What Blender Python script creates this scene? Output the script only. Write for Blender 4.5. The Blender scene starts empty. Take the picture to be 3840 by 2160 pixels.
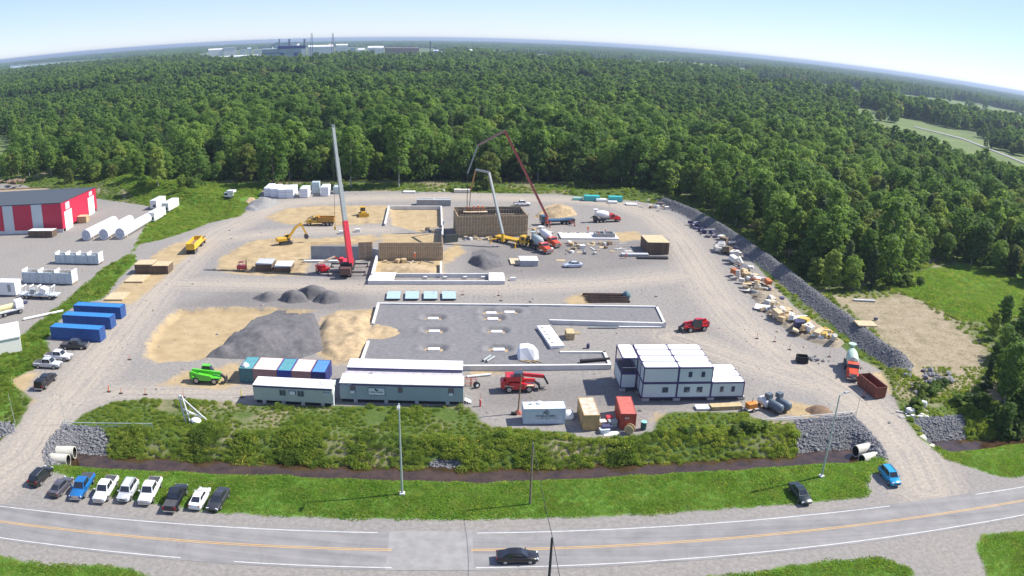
import bpy, math, random
import numpy as np
from mathutils import Vector, Matrix
R = math.radians
random.seed(7)
RNG = np.random.default_rng(7)
SC = bpy.context.scene
COL = SC.collection

# ------------------------------------------------------------------ camera, sky, sun, exposure
FPX, PITCH, ROLL, CAM_H = 2902.3, .32104, .03316, 56.15      # drone lens: equidistant, 3840 px wide frame
cr, sr, cp, sp = math.cos(ROLL), math.sin(ROLL), math.cos(PITCH), math.sin(PITCH)
cam_d = bpy.data.cameras.new('drone_camera')
cam = bpy.data.objects.new('drone_camera', cam_d)
COL.objects.link(cam)
cam.matrix_world = Matrix(((cr, -sr, 0, 0), (sr*sp, cr*sp, -cp, 0), (sr*cp, cr*cp, sp, CAM_H), (0, 0, 0, 1)))
cam_d.type = 'PANO'
cam_d.panorama_type = 'FISHEYE_LENS_POLYNOMIAL'
cam_d.sensor_width = 36
cam_d.sensor_fit = 'HORIZONTAL'
cam_d.fisheye_fov = R(170)
cam_d.fisheye_polynomial_k0 = 0
cam_d.fisheye_polynomial_k1 = -(3840/36)/FPX                   # radians per millimetre on the sensor
cam_d.fisheye_polynomial_k2 = cam_d.fisheye_polynomial_k3 = cam_d.fisheye_polynomial_k4 = 0
cam_d.clip_start, cam_d.clip_end = .5, 60000
SC.camera = cam

SUN_EL, SUN_AZ = 46.0, 16.7                                     # azimuth from +x towards +y
sun_d = bpy.data.lights.new('sun', 'SUN')
sun_d.energy, sun_d.angle, sun_d.color = 3.8, R(.53), (1, .95, .87)
sun = bpy.data.objects.new('sun', sun_d)
COL.objects.link(sun)
sv = Vector((math.cos(R(SUN_EL))*math.cos(R(SUN_AZ)), math.cos(R(SUN_EL))*math.sin(R(SUN_AZ)), math.sin(R(SUN_EL))))
sun.rotation_euler = sv.to_track_quat('Z', 'Y').to_euler()
W = bpy.data.worlds.new('World')
SC.world = W
W.use_nodes = True
nt = W.node_tree
nt.nodes.clear()
sky = nt.nodes.new('ShaderNodeTexSky')
sky.sky_type = 'NISHITA'
sky.sun_disc = False
sky.sun_elevation = R(SUN_EL)
sky.sun_rotation = R(90-SUN_AZ)
sky.altitude = 60
sky.air_density, sky.dust_density, sky.ozone_density = .8, 0, 3.0
bg = nt.nodes.new('ShaderNodeBackground')
bg.inputs[1].default_value = .088
wo = nt.nodes.new('ShaderNodeOutputWorld')
tint = nt.nodes.new('ShaderNodeMix'); tint.data_type = 'RGBA'; tint.blend_type = 'MIX'    # even blue ambient added to the clear-sky model for flatter sky and shadow fill
tint.inputs['Factor'].default_value = .50; tint.inputs['B'].default_value = (2.35, 2.85, 4.9, 1)
nt.links.new(sky.outputs[0], tint.inputs['A'])
nt.links.new(tint.outputs['Result'], bg.inputs[0])
nt.links.new(bg.outputs[0], wo.inputs[0])
SC.view_settings.view_transform = 'Standard'
SC.view_settings.look = 'None'
SC.view_settings.gamma = 1
SC.view_settings.use_curve_mapping = False
SC.view_settings.exposure = 1.1
SC.cycles.max_bounces = 5
SC.cycles.diffuse_bounces = 3
SC.cycles.glossy_bounces = 2
SC.cycles.transmission_bounces = 2
SC.cycles.transparent_max_bounces = 6
SC.cycles.volume_bounces = 0
SC.cycles.caustics_reflective = SC.cycles.caustics_refractive = False
SC.cycles.use_denoising = True

# ------------------------------------------------------------------ survey helper: where a bearing from the drone meets height z
DS = 3840/2576
def at(x, y, z=0.0):
    """ground point (metres) for a bearing read off the survey print, 2576 x 1449 units"""
    x = x*DS-1920; y = 1080-y*DS
    r = math.hypot(x, y)+1e-9; th = r/FPX
    X = math.sin(th)*x/r; Y = math.sin(th)*y/r; Z = math.cos(th)
    X, Y = cr*X-sr*Y, sr*X+cr*Y
    dx, dy, dz = X, Z*cp+Y*sp, -Z*sp+Y*cp
    t = (z-CAM_H)/dz
    return Vector((dx*t, dy*t, z))
def yaw(a, b):
    d = at(*b)-at(*a)
    return math.atan2(d.y, d.x)
SITE = R(5.5)

# ------------------------------------------------------------------ materials
MATS = {}
def nodes_of(m):
    m.use_nodes = True
    t = m.node_tree
    return t, t.nodes['Principled BSDF']
def mat(name, col, rough=.6, metal=0, var=.12, scale=1.5, bump=0, bscale=20, col2=None, spec=None, coat=0):
    """plain painted / mineral surface: base colour broken up by two noises, optional fine relief"""
    if name in MATS: return MATS[name]
    m = bpy.data.materials.new(name)
    t, b = nodes_of(m)
    N, L = t.nodes, t.links
    tc = N.new('ShaderNodeTexCoord')
    n1 = N.new('ShaderNodeTexNoise'); n1.inputs['Scale'].default_value = scale; n1.inputs['Detail'].default_value = 6
    n1.inputs['Roughness'].default_value = .65
    L.new(tc.outputs['Object'], n1.inputs['Vector'])
    r = N.new('ShaderNodeValToRGB')
    c = Vector(col[:3])
    lo = Vector(col2[:3]) if col2 else c*(1-var*1.6)
    r.color_ramp.elements[0].position, r.color_ramp.elements[1].position = .3, .68
    r.color_ramp.elements[0].color = (*lo, 1)
    hi = c if col2 else c*(1+var)
    r.color_ramp.elements[1].color = (min(hi[0], 1), min(hi[1], 1), min(hi[2], 1), 1)
    L.new(n1.outputs['Fac'], r.inputs['Fac'])
    L.new(r.outputs['Color'], b.inputs['Base Color'])
    b.inputs['Roughness'].default_value = rough
    b.inputs['Metallic'].default_value = metal
    if spec is not None: b.inputs['Specular IOR Level'].default_value = spec
    if coat: b.inputs['Coat Weight'].default_value = coat; b.inputs['Coat Roughness'].default_value = .08
    if bump:
        n2 = N.new('ShaderNodeTexNoise'); n2.inputs['Scale'].default_value = bscale; n2.inputs['Detail'].default_value = 4
        L.new(tc.outputs['Object'], n2.inputs['Vector'])
        bp = N.new('ShaderNodeBump'); bp.inputs['Strength'].default_value = bump; bp.inputs['Distance'].default_value = .08
        L.new(n2.outputs['Fac'], bp.inputs['Height'])
        L.new(bp.outputs['Normal'], b.inputs['Normal'])
    MATS[name] = m
    return m
def leaf_mat(name, a, b_, rnd=.35):
    """foliage: per-tree random hue between two greens, clump noise, some light through the leaf"""
    m = bpy.data.materials.new(name)
    t, b = nodes_of(m)
    N, L = t.nodes, t.links
    oi = N.new('ShaderNodeObjectInfo')
    tc = N.new('ShaderNodeTexCoord')
    n1 = N.new('ShaderNodeTexNoise'); n1.inputs['Scale'].default_value = .8; n1.inputs['Detail'].default_value = 3
    L.new(tc.outputs['Object'], n1.inputs['Vector'])
    ad = N.new('ShaderNodeMath'); ad.operation = 'MULTIPLY_ADD'; ad.inputs[1].default_value = 1-rnd; ad.inputs[2].default_value = -(1-rnd)*.5
    L.new(n1.outputs['Fac'], ad.inputs[0])
    a2 = N.new('ShaderNodeMath'); a2.operation = 'ADD'
    L.new(ad.outputs[0], a2.inputs[0]); L.new(oi.outputs['Random'], a2.inputs[1])
    ge = N.new('ShaderNodeNewGeometry'); n3 = N.new('ShaderNodeTexNoise'); n3.inputs['Scale'].default_value = .011; n3.inputs['Detail'].default_value = 4     # stands of lighter and darker growth
    L.new(ge.outputs['Position'], n3.inputs['Vector'])
    a3 = N.new('ShaderNodeMath'); a3.operation = 'MULTIPLY_ADD'; a3.inputs[1].default_value = 1.7; a3.inputs[2].default_value = -.85
    L.new(n3.outputs['Fac'], a3.inputs[0])
    a4 = N.new('ShaderNodeMath'); a4.operation = 'ADD'; L.new(a2.outputs[0], a4.inputs[0]); L.new(a3.outputs[0], a4.inputs[1]); a2 = a4
    r = N.new('ShaderNodeValToRGB')
    r.color_ramp.elements[0].color = (*a, 1); r.color_ramp.elements[1].color = (*b_, 1)
    L.new(a2.outputs[0], r.inputs['Fac'])
    L.new(r.outputs['Color'], b.inputs['Base Color'])
    b.inputs['Roughness'].default_value = .65
    b.inputs['Specular IOR Level'].default_value = .25
    tr = N.new('ShaderNodeBsdfTranslucent')
    br = N.new('ShaderNodeMix'); br.data_type = 'RGBA'; br.blend_type = 'MULTIPLY'; br.inputs['Factor'].default_value = 1; br.inputs['B'].default_value = (1.55, 1.45, .9, 1)     # light through a leaf is yellower
    L.new(r.outputs['Color'], br.inputs['A']); L.new(br.outputs['Result'], tr.inputs['Color'])
    mx = N.new('ShaderNodeMixShader'); mx.inputs[0].default_value = .54
    L.new(b.outputs[0], mx.inputs[1]); L.new(tr.outputs[0], mx.inputs[2])
    L.new(mx.outputs[0], t.nodes['Material Output'].inputs['Surface'])
    MATS[name] = m
    return m

# ------------------------------------------------------------------ mesh helpers
class MB:
    """collects boxes, bars, tubes, prisms; build() links them as one mesh object"""
    def __init__(s): s.v = []; s.f = []
    def add(s, vs, fs):
        o = len(s.v); s.v += [tuple(v) for v in vs]; s.f += [tuple(i+o for i in f) for f in fs]; return s
    def box(s, c, d, rz=0, rx=0, ry=0, taper=1, tapy=None):
        x, y, z = d[0]/2, d[1]/2, d[2]/2
        ty = taper if tapy is None else tapy
        vs = [Vector(p) for p in ((-x, -y, -z), (x, -y, -z), (x, y, -z), (-x, y, -z), (-x*taper, -y*ty, z), (x*taper, -y*ty, z), (x*taper, y*ty, z), (-x*taper, y*ty, z))]
        if rz or rx or ry:
            m = Matrix.Rotation(rz, 3, 'Z') @ Matrix.Rotation(ry, 3, 'Y') @ Matrix.Rotation(rx, 3, 'X')
            vs = [m @ v for v in vs]
        return s.add([v+Vector(c) for v in vs], [(3, 2, 1, 0), (4, 5, 6, 7), (0, 1, 5, 4), (1, 2, 6, 5), (2, 3, 7, 6), (3, 0, 4, 7)])
    def b(s, x0, x1, y0, y1, z0, z1):
        return s.box(((x0+x1)/2, (y0+y1)/2, (z0+z1)/2), (x1-x0, y1-y0, z1-z0))
    def bar(s, a, b, w, h=None):
        a, b = Vector(a), Vector(b); d = b-a; h = h or w
        q = d.to_track_quat('X', 'Z').to_matrix()
        L = d.length/2
        vs = [q @ Vector((i*L, j*w/2, k*h/2))+(a+b)/2 for k in (-1, 1) for j in (-1, 1) for i in (-1, 1)]
        return s.add(vs, [(1, 0, 2, 3), (4, 5, 7, 6), (0, 1, 5, 4), (1, 3, 7, 5), (3, 2, 6, 7), (2, 0, 4, 6)])
    def tube(s, a, b, r, r2=None, n=8, cap=True):
        a, b = Vector(a), Vector(b); r2 = r if r2 is None else r2
        q = (b-a).to_track_quat('Z', 'Y').to_matrix()
        vs = []
        for p, rr in ((a, r), (b, r2)):
            vs += [q @ Vector((rr*math.cos(2*math.pi*i/n), rr*math.sin(2*math.pi*i/n), 0))+p for i in range(n)]
        fs = [(i, (i+1) % n, n+(i+1) % n, n+i) for i in range(n)]
        if cap: fs += [tuple(range(n-1, -1, -1)), tuple(range(n, 2*n))]
        return s.add(vs, fs)
    def lathe(s, a, b, prof, n=14):
        """prof: list of (t along a->b in metres, radius)"""
        a, b = Vector(a), Vector(b); d = (b-a).normalized()
        q = d.to_track_quat('Z', 'Y').to_matrix()
        vs = []; fs = []
        for t, rr in prof:
            vs += [q @ Vector((rr*math.cos(2*math.pi*i/n), rr*math.sin(2*math.pi*i/n), t))+a for i in range(n)]
        for k in range(len(prof)-1):
            fs += [(k*n+i, k*n+(i+1) % n, (k+1)*n+(i+1) % n, (k+1)*n+i) for i in range(n)]
        fs += [tuple(range(n-1, -1, -1)), tuple(range((len(prof)-1)*n, len(prof)*n))]
        return s.add(vs, fs)
    def prism(s, poly, z0, z1):
        n = len(poly)
        vs = [(p[0], p[1], z0) for p in poly]+[(p[0], p[1], z1) for p in poly]
        return s.add(vs, [tuple(range(n-1, -1, -1)), tuple(range(n, 2*n))]+[(i, (i+1) % n, n+(i+1) % n, n+i) for i in range(n)])
    def side(s, poly, y0, y1, taper=None):
        """profile in x-z, extruded across y"""
        n = len(poly)
        vs = [(p[0], y0, p[1]) for p in poly]+[(p[0], y1, p[1]) for p in poly]
        return s.add(vs, [tuple(range(n)), tuple(range(2*n-1, n-1, -1))]+[((i+1) % n, i, n+i, n+(i+1) % n) for i in range(n)])
    def loft(s, secs):
        """list of rings with equal point counts"""
        n = len(secs[0]); vs = [p for q in secs for p in q]; fs = []
        for k in range(len(secs)-1):
            fs += [(k*n+i, k*n+(i+1) % n, (k+1)*n+(i+1) % n, (k+1)*n+i) for i in range(n)]
        fs += [tuple(range(n-1, -1, -1)), tuple(range((len(secs)-1)*n, len(secs)*n))]
        return s.add(vs, fs)
    def mesh(s, name, m=None, smooth=None):
        me = bpy.data.meshes.new(name)
        me.from_pydata(s.v, [], s.f)
        if smooth is not None:
            me.polygons.foreach_set('use_smooth', [True]*len(me.polygons))
            me.set_sharp_from_angle(angle=R(smooth))
        if m: me.materials.append(m)
        return me
    def build(s, name, m, parent=None, smooth=None, bevel=0):
        o = bpy.data.objects.new(name, s.mesh(name, m, smooth))
        COL.objects.link(o)
        if parent: o.parent = parent
        if bevel:
            md = o.modifiers.new('edge', 'BEVEL'); md.width = bevel; md.segments = 2; md.limit_method = 'ANGLE'
        return o
def tag(o, label=None, cat=None, group=None, kind=None):
    if label: o['label'] = label
    if cat: o['category'] = cat
    if group: o['group'] = group
    if kind: o['kind'] = kind
    return o
def thing(name, label, cat, loc=(0, 0, 0), rz=0, group=None, rx=0, ry=0):
    o = bpy.data.objects.new(name, None)
    o.empty_display_size = .2
    COL.objects.link(o)
    o.location = loc; o.rotation_euler = (rx, ry, rz)
    return tag(o, label, cat, group, 'thing')
def copy_tree(o, parent=None):
    c = o.copy(); COL.objects.link(c); c.parent = parent
    for ch in list(o.children): copy_tree(ch, c)
    return c
def inst(name, me, parent, loc=(0, 0, 0), rz=0, scale=None, rx=0, ry=0):
    o = bpy.data.objects.new(name, me); COL.objects.link(o); o.parent = parent
    o.location = loc; o.rotation_euler = (rx, ry, rz)
    if scale: o.scale = scale
    return o
# ------------------------------------------------------------------ terrain: zones read off the survey print
def W2(pts, z=0): return np.array([at(x, y, z)[:2] for x, y in pts])
def sd_poly(P, poly):
    """signed distance of points P (n,2) to a polygon, positive inside"""
    a = poly; b = np.roll(poly, -1, 0)
    d2 = np.full(len(P), 1e12); ins = np.zeros(len(P), bool)
    for p, q in zip(a, b):
        e = q-p; w = P-p
        t = np.clip((w@e)/max(e@e, 1e-9), 0, 1)
        r = w-t[:, None]*e
        d2 = np.minimum(d2, (r*r).sum(1))
        c = (p[1] > P[:, 1]) != (q[1] > P[:, 1])
        ins ^= c & (P[:, 0] < e[0]*(P[:, 1]-p[1])/(e[1] if abs(e[1]) > 1e-9 else 1e-9)+p[0])
    return np.where(ins, 1, -1)*np.sqrt(d2)
def d_line(P, line):
    """distance to a polyline and signed side (positive on the right of its direction)"""
    d2 = np.full(len(P), 1e12); sg = np.zeros(len(P))
    for p, q in zip(line[:-1], line[1:]):
        e = q-p; w = P-p
        t = np.clip((w@e)/max(e@e, 1e-9), 0, 1)
        r = w-t[:, None]*e; k = (r*r).sum(1)
        m = k < d2
        d2 = np.where(m, k, d2); sg = np.where(m, np.sign(w[:, 0]*e[1]-w[:, 1]*e[0]), sg)
    return np.sqrt(d2), sg
def vnoise(P, scale, seed=0):
    """cheap smooth value noise, 0..1"""
    q = P/scale; i = np.floor(q).astype(int); f = q-i; f = f*f*(3-2*f)
    def h(a, b):
        v = np.sin((a*127.1+b*311.7+seed*74.7))*43758.5453
        return v-np.floor(v)
    a = h(i[:, 0], i[:, 1]); b = h(i[:, 0]+1, i[:, 1]); c = h(i[:, 0], i[:, 1]+1); d = h(i[:, 0]+1, i[:, 1]+1)
    return (a*(1-f[:, 0])+b*f[:, 0])*(1-f[:, 1])+(c*(1-f[:, 0])+d*f[:, 0])*f[:, 1]
ROAD_AZ, ROAD_D, LANE = .0850, 72.17, 3.34
rn = np.array([-math.sin(ROAD_AZ), math.cos(ROAD_AZ)]); rt = np.array([math.cos(ROAD_AZ), math.sin(ROAD_AZ)])
Z_SITE = W2([(-150, 1290), (-150, 1150), (0, 1112), (48, 1066), (82, 1005), (45, 975), (25, 955), (95, 925), (130, 890), (115, 860), (150, 800), (185, 768), (255, 752), (300, 700), (345, 655), (330, 640), (352, 612), (400, 605),
              (480, 580), (520, 562), (600, 545), (625, 520), (650, 500), (655, 482), (700, 474), (850, 480), (1150, 484), (1400, 491), (1600, 506), (1650, 514), (1700, 527), (1740, 550), (1800, 587), (1850, 622), (1900, 664),
              (1950, 722), (2000, 772), (2050, 815), (2100, 855), (2130, 885), (2215, 932), (2232, 962), (2250, 1003), (2275, 1052), (2310, 1097), (2340, 1122), (2380, 1152), (2420, 1168), (2500, 1195), (2590, 1210), (2800, 1215),
              (2800, 1262), (2400, 1285), (2195, 1275), (2120, 1268), (2190, 1240), (2172, 1214), (2192, 1196), (2228, 1180), (2232, 1162), (2212, 1130), (2182, 1092), (2140, 1050), (2060, 1057), (1990, 1060), (1900, 1052), (1870, 1037), (1690, 1035),
              (1655, 1052), (1642, 1086), (1560, 1099), (1460, 1100), (1428, 1087), (1320, 1080), (1250, 1074), (1208, 1060), (1200, 1040), (1165, 1020), (640, 1018), (520, 1006), (380, 1003), (285, 1008), (205, 1045),
              (165, 1080), (130, 1112), (112, 1150), (125, 1182), (190, 1205), (250, 1238), (400, 1268), (560, 1292), (640, 1302), (560, 1330), (300, 1310), (100, 1290)])
Z_LYARD = W2([(-420, 470), (60, 470), (255, 505), (300, 510), (385, 520), (372, 560), (345, 612), (325, 642), (270, 668), (215, 716), (150, 772), (60, 842), (0, 884), (-150, 985), (-420, 1150)])
Z_DRIVE1 = W2([(430, 1385), (1080, 1400), (1060, 1450), (1100, 1520), (420, 1520), (360, 1440), (250, 1400)])
Z_DRIVE2 = W2([(2040, 1390), (2480, 1330), (2455, 1375), (2470, 1400), (2500, 1520), (2330, 1520), (2290, 1430), (2200, 1400), (2090, 1402)])
Z_CLEAR = W2([(2085, 742), (2200, 748), (2262, 735), (2330, 765), (2410, 820), (2485, 880), (2475, 945), (2420, 985), (2330, 1010), (2260, 1000), (2235, 950), (2270, 928), (2215, 855), (2130, 780), (2060, 738)])
SANDS = [W2(p) for p in (
    [(445, 778), (560, 773), (700, 775), (795, 782), (735, 797), (660, 812), (600, 850), (555, 880), (510, 905), (400, 912), (362, 897), (375, 850), (405, 812)],
    [(812, 795), (860, 782), (945, 778), (942, 802), (935, 814), (1000, 827), (1068, 832), (1000, 850), (935, 862), (925, 885), (912, 915), (830, 915), (800, 890), (800, 840)],
    [(545, 682), (552, 650), (600, 622), (640, 604), (720, 597), (790, 600), (930, 590), (960, 600), (945, 612), (795, 616), (778, 652), (772, 694), (640, 692)],
    [(665, 547), (720, 525), (800, 517), (978, 517), (962, 562), (880, 566), (760, 568), (700, 560)],
    [(978, 518), (1112, 518), (1112, 566), (1060, 584), (985, 566)],
    [(940, 652), (1114, 650), (1114, 692), (940, 694)],
    [(960, 588), (1112, 588), (1112, 612), (960, 612)],
    [(1108, 640), (1150, 610), (1172, 635), (1122, 664)],
    [(255, 760), (330, 692), (385, 642), (440, 612), (520, 598), (515, 610), (450, 660), (400, 712), (330, 768)],
    [(1425, 748), (1480, 734), (1484, 765), (1425, 768)],
    [(1325, 785), (1370, 781), (1376, 800), (1320, 806)],
    [(1175, 926), (1300, 920), (1330, 932), (1200, 945)],
    [(470, 935), (600, 915), (640, 950), (560, 978), (400, 968)],
    [(20, 955), (85, 930), (92, 950), (55, 990), (90, 1010), (60, 1030), (30, 990)],
    [(1545, 586), (1600, 582), (1622, 600), (1560, 610)],
    [(2200, 940), (2290, 930), (2330, 960), (2240, 990)],
    [(1880, 1010), (2000, 1012), (2080, 1030), (2050, 1052), (1960, 1045)],
    [(1640, 1040), (1700, 1045), (1690, 1062), (1640, 1060)],
    [(600, 500), (650, 496), (640, 512), (605, 512)])]
TRACKS = [(W2([(-60, 1230), (60, 1150), (140, 1030), (230, 930), (320, 820), (400, 720), (480, 640), (560, 580), (640, 545), (720, 512), (900, 498), (1200, 496), (1450, 503), (1560, 516), (1650, 546), (1700, 590), (1740, 650), (1790, 730), (1870, 820), (1990, 910), (2130, 990), (2220, 1060), (2290, 1140), (2330, 1225)]), 5.0),
          (W2([(430, 712), (620, 716), (900, 723), (1250, 724), (1500, 714), (1720, 694)]), 3.4),
          (W2([(500, 606), (640, 592), (800, 578), (960, 578)]), 4.0),
          (W2([(140, 1030), (300, 985), (450, 985), (640, 985)]), 2.0),
          (W2([(1700, 850), (1850, 900), (2050, 960)]), 4.5)]
DARKS = [W2(p) for p in ([(1165, 615), (1690, 600), (1720, 660), (1500, 690), (1280, 700), (1165, 690)],
                         [(600, 722), (900, 722), (960, 770), (830, 790), (450, 778), (440, 765)],
                         [(820, 705), (930, 650), (945, 700), (900, 712)],
                         [(1660, 800), (1840, 900), (1900, 1000), (1700, 1030), (1180, 1040), (1180, 960), (1540, 950)])]
WATER_Z = -1.95
Z_STRIP = W2([(-80, 980), (60, 842), (150, 772), (215, 716), (270, 668), (325, 642), (345, 612), (372, 560), (385, 520), (258, 470), (400, 455), (560, 462), (700, 466), (660, 490), (600, 545), (480, 585), (400, 610), (352, 625), (345, 660), (300, 705), (255, 755), (185, 772), (150, 805), (115, 865), (45, 985), (0, 1070), (-80, 1070)])
Z_MEADOW = W2([(2250, 720), (2310, 685), (2430, 660), (2600, 690), (2760, 740), (2760, 800), (2580, 775), (2500, 810), (2420, 800), (2330, 755)])
CREEK = W2([(-260, 1128), (-60, 1146), (180, 1163), (430, 1176), (700, 1187), (1000, 1199), (1200, 1203), (1500, 1192), (1800, 1178), (2050, 1160), (2170, 1150), (2370, 1131), (2480, 1118), (2700, 1096), (3000, 1065)], WATER_Z)
BERM = W2([(1672, 515), (1730, 536), (1800, 575), (1870, 620), (1950, 680), (2020, 735), (2090, 790), (2160, 845), (2215, 890), (2255, 915)])
RIPRAP = [W2(p, -.8) for p in ([(165, 1080), (250, 1085), (275, 1100), (262, 1155), (200, 1150), (120, 1190), (110, 1150), (130, 1112)],
                               [(1085, 1148), (1155, 1148), (1165, 1190), (1060, 1190)], [(1075, 1207), (1150, 1207), (1150, 1222), (1075, 1222)],
                               [(1995, 1068), (2140, 1052), (2182, 1092), (2212, 1130), (2230, 1165), (2150, 1150), (2010, 1138)],
                               [(2290, 1062), (2420, 1052), (2440, 1105), (2340, 1118), (2310, 1090)], [(-40, 1070), (36, 1072), (40, 1100), (0, 1112), (-60, 1120)])]
NAVE_GRASS = None
GX0, GX1, GY0, GY1, GS = -235.0, 215.0, 50.0, 335.0, .8
nx, ny = int((GX1-GX0)/GS)+1, int((GY1-GY0)/GS)+1
gx, gy = np.meshgrid(GX0+np.arange(nx)*GS, GY0+np.arange(ny)*GS)
GP = np.stack([gx.ravel(), gy.ravel()], 1)
def ss(x): x = np.clip(x, 0, 1); return x*x*(3-2*x)
def terrain(P):
    """heights and surface masks at points P"""
    z = np.zeros(len(P))
    s_site = sd_poly(P, Z_SITE); s_yard = sd_poly(P, Z_LYARD)
    rd = P@rn-ROAD_D
    bare = np.maximum.reduce([s_site, s_yard, sd_poly(P, Z_DRIVE1), sd_poly(P, Z_DRIVE2), np.where(rd > 0, LANE+3.0-rd, LANE+2.6+rd+vnoise(P, 9, 3)*1.6)])
    # creek cut
    dc, side = d_line(P, CREEK)
    reach = np.where(side > 0, 4.6, 6.5)                       # near bank, far bank
    cut = -2.5*(1-ss((dc-.7)/reach))
    keep = ss((-np.maximum(s_site, -30)-0.2)/3.2)              # access roads cross on fill
    z += np.where(rd > LANE+2, cut*keep, 0)
    # roadside falls a little towards the creek, gentle humps in the grass
    z += np.where(bare < 0, (vnoise(P, 7, 1)-.5)*.35*np.clip(-bare/3, 0, 1), (vnoise(P, 11, 5)-.5)*.16)*ss((np.abs(rd)-LANE-1)/5)
    # sunken sand pads
    s1 = sd_poly(P, SANDS[0]); z -= .85*ss(s1/1.3)
    s5 = sd_poly(P, SANDS[4]); z -= .5*ss(s5/1.2)
    for k in (2, 3): z += (vnoise(P, 2.6, 9+k)-.4)*.55*ss(sd_poly(P, SANDS[k])/2)
    z += (vnoise(P, 1.9, 21)-.2)*.9*ss(sd_poly(P, SANDS[1])/2.5)
    # grassed spoil heaps behind the red hall, rail bank, stone berm on the right
    for cx, cy, hh, rx, ry, an in ((300, 480, 4.2, 17, 8, .2), (405, 488, 4.8, 22, 9, .05), (500, 503, 3.0, 11, 7, -.4), (90, 458, 4.0, 26, 8, .1), (1460, 488, 1.3, 20, 3.5, .05), (1610, 492, 1.9, 13, 4, -.3)):
        c = np.array(at(cx, cy)[:2]); w = P-c
        u = (w[:, 0]*math.cos(an)+w[:, 1]*math.sin(an))/rx; v = (-w[:, 0]*math.sin(an)+w[:, 1]*math.cos(an))/ry
        z += hh*np.exp(-(u*u+v*v)*.9)*(.8+.4*vnoise(P, 5, 33))
    db, _ = d_line(P, BERM)
    berm = np.clip(1-(db-.5)/3.4, 0, 1)
    z += berm*(2.2+.5*vnoise(P, 6, 44))
    rr = P@np.array([-math.sin(R(4.9)), math.cos(R(4.9))])
    rail = np.array(at(1300, 467)[:2])@np.array([-math.sin(R(4.9)), math.cos(R(4.9))])
    z += .9*(1-ss((np.abs(rr-rail)-2.0)/2.5))
    sand = np.maximum.reduce([sd_poly(P, s) for s in SANDS]+[-(np.abs(rr-rail)-1.9)])
    clear = sd_poly(P, Z_CLEAR)
    dark = np.maximum.reduce([sd_poly(P, s) for s in DARKS])
    track = np.maximum.reduce([w-d_line(P, l)[0] for l, w in TRACKS])
    rock = np.maximum.reduce([sd_poly(P, s) for s in RIPRAP])
    bermk = np.where(berm > 0, (berm-.02)*4, -4.0)
    lawn = np.maximum(np.where(rd > 0, np.where(side > 0, 4.0, -4.0), 2.0), np.maximum(sd_poly(P, Z_MEADOW), sd_poly(P, Z_STRIP)))
    return z, dict(grass=-bare, sand=sand, track=track, dark=dark, rock=np.maximum(rock, bermk), lawn=lawn, clear=clear, creek=1.9-dc), bare
HZ, MK, BARE = terrain(GP)
def ground_z(x, y):
    i = min(max((x-GX0)/GS, 0), nx-1.001); j = min(max((y-GY0)/GS, 0), ny-1.001)
    a, b = int(i), int(j); fx, fy = i-a, j-b
    g = lambda m, n: HZ[n*nx+m]
    return (g(a, b)*(1-fx)+g(a+1, b)*fx)*(1-fy)+(g(a, b+1)*(1-fx)+g(a+1, b+1)*fx)*fy
def on(x, y, dz=0):
    """survey point dropped on the modelled ground"""
    p = at(x, y)
    for _ in range(3): p = at(x, y, ground_z(p.x, p.y))
    return Vector((p.x, p.y, p.z+dz))

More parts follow.
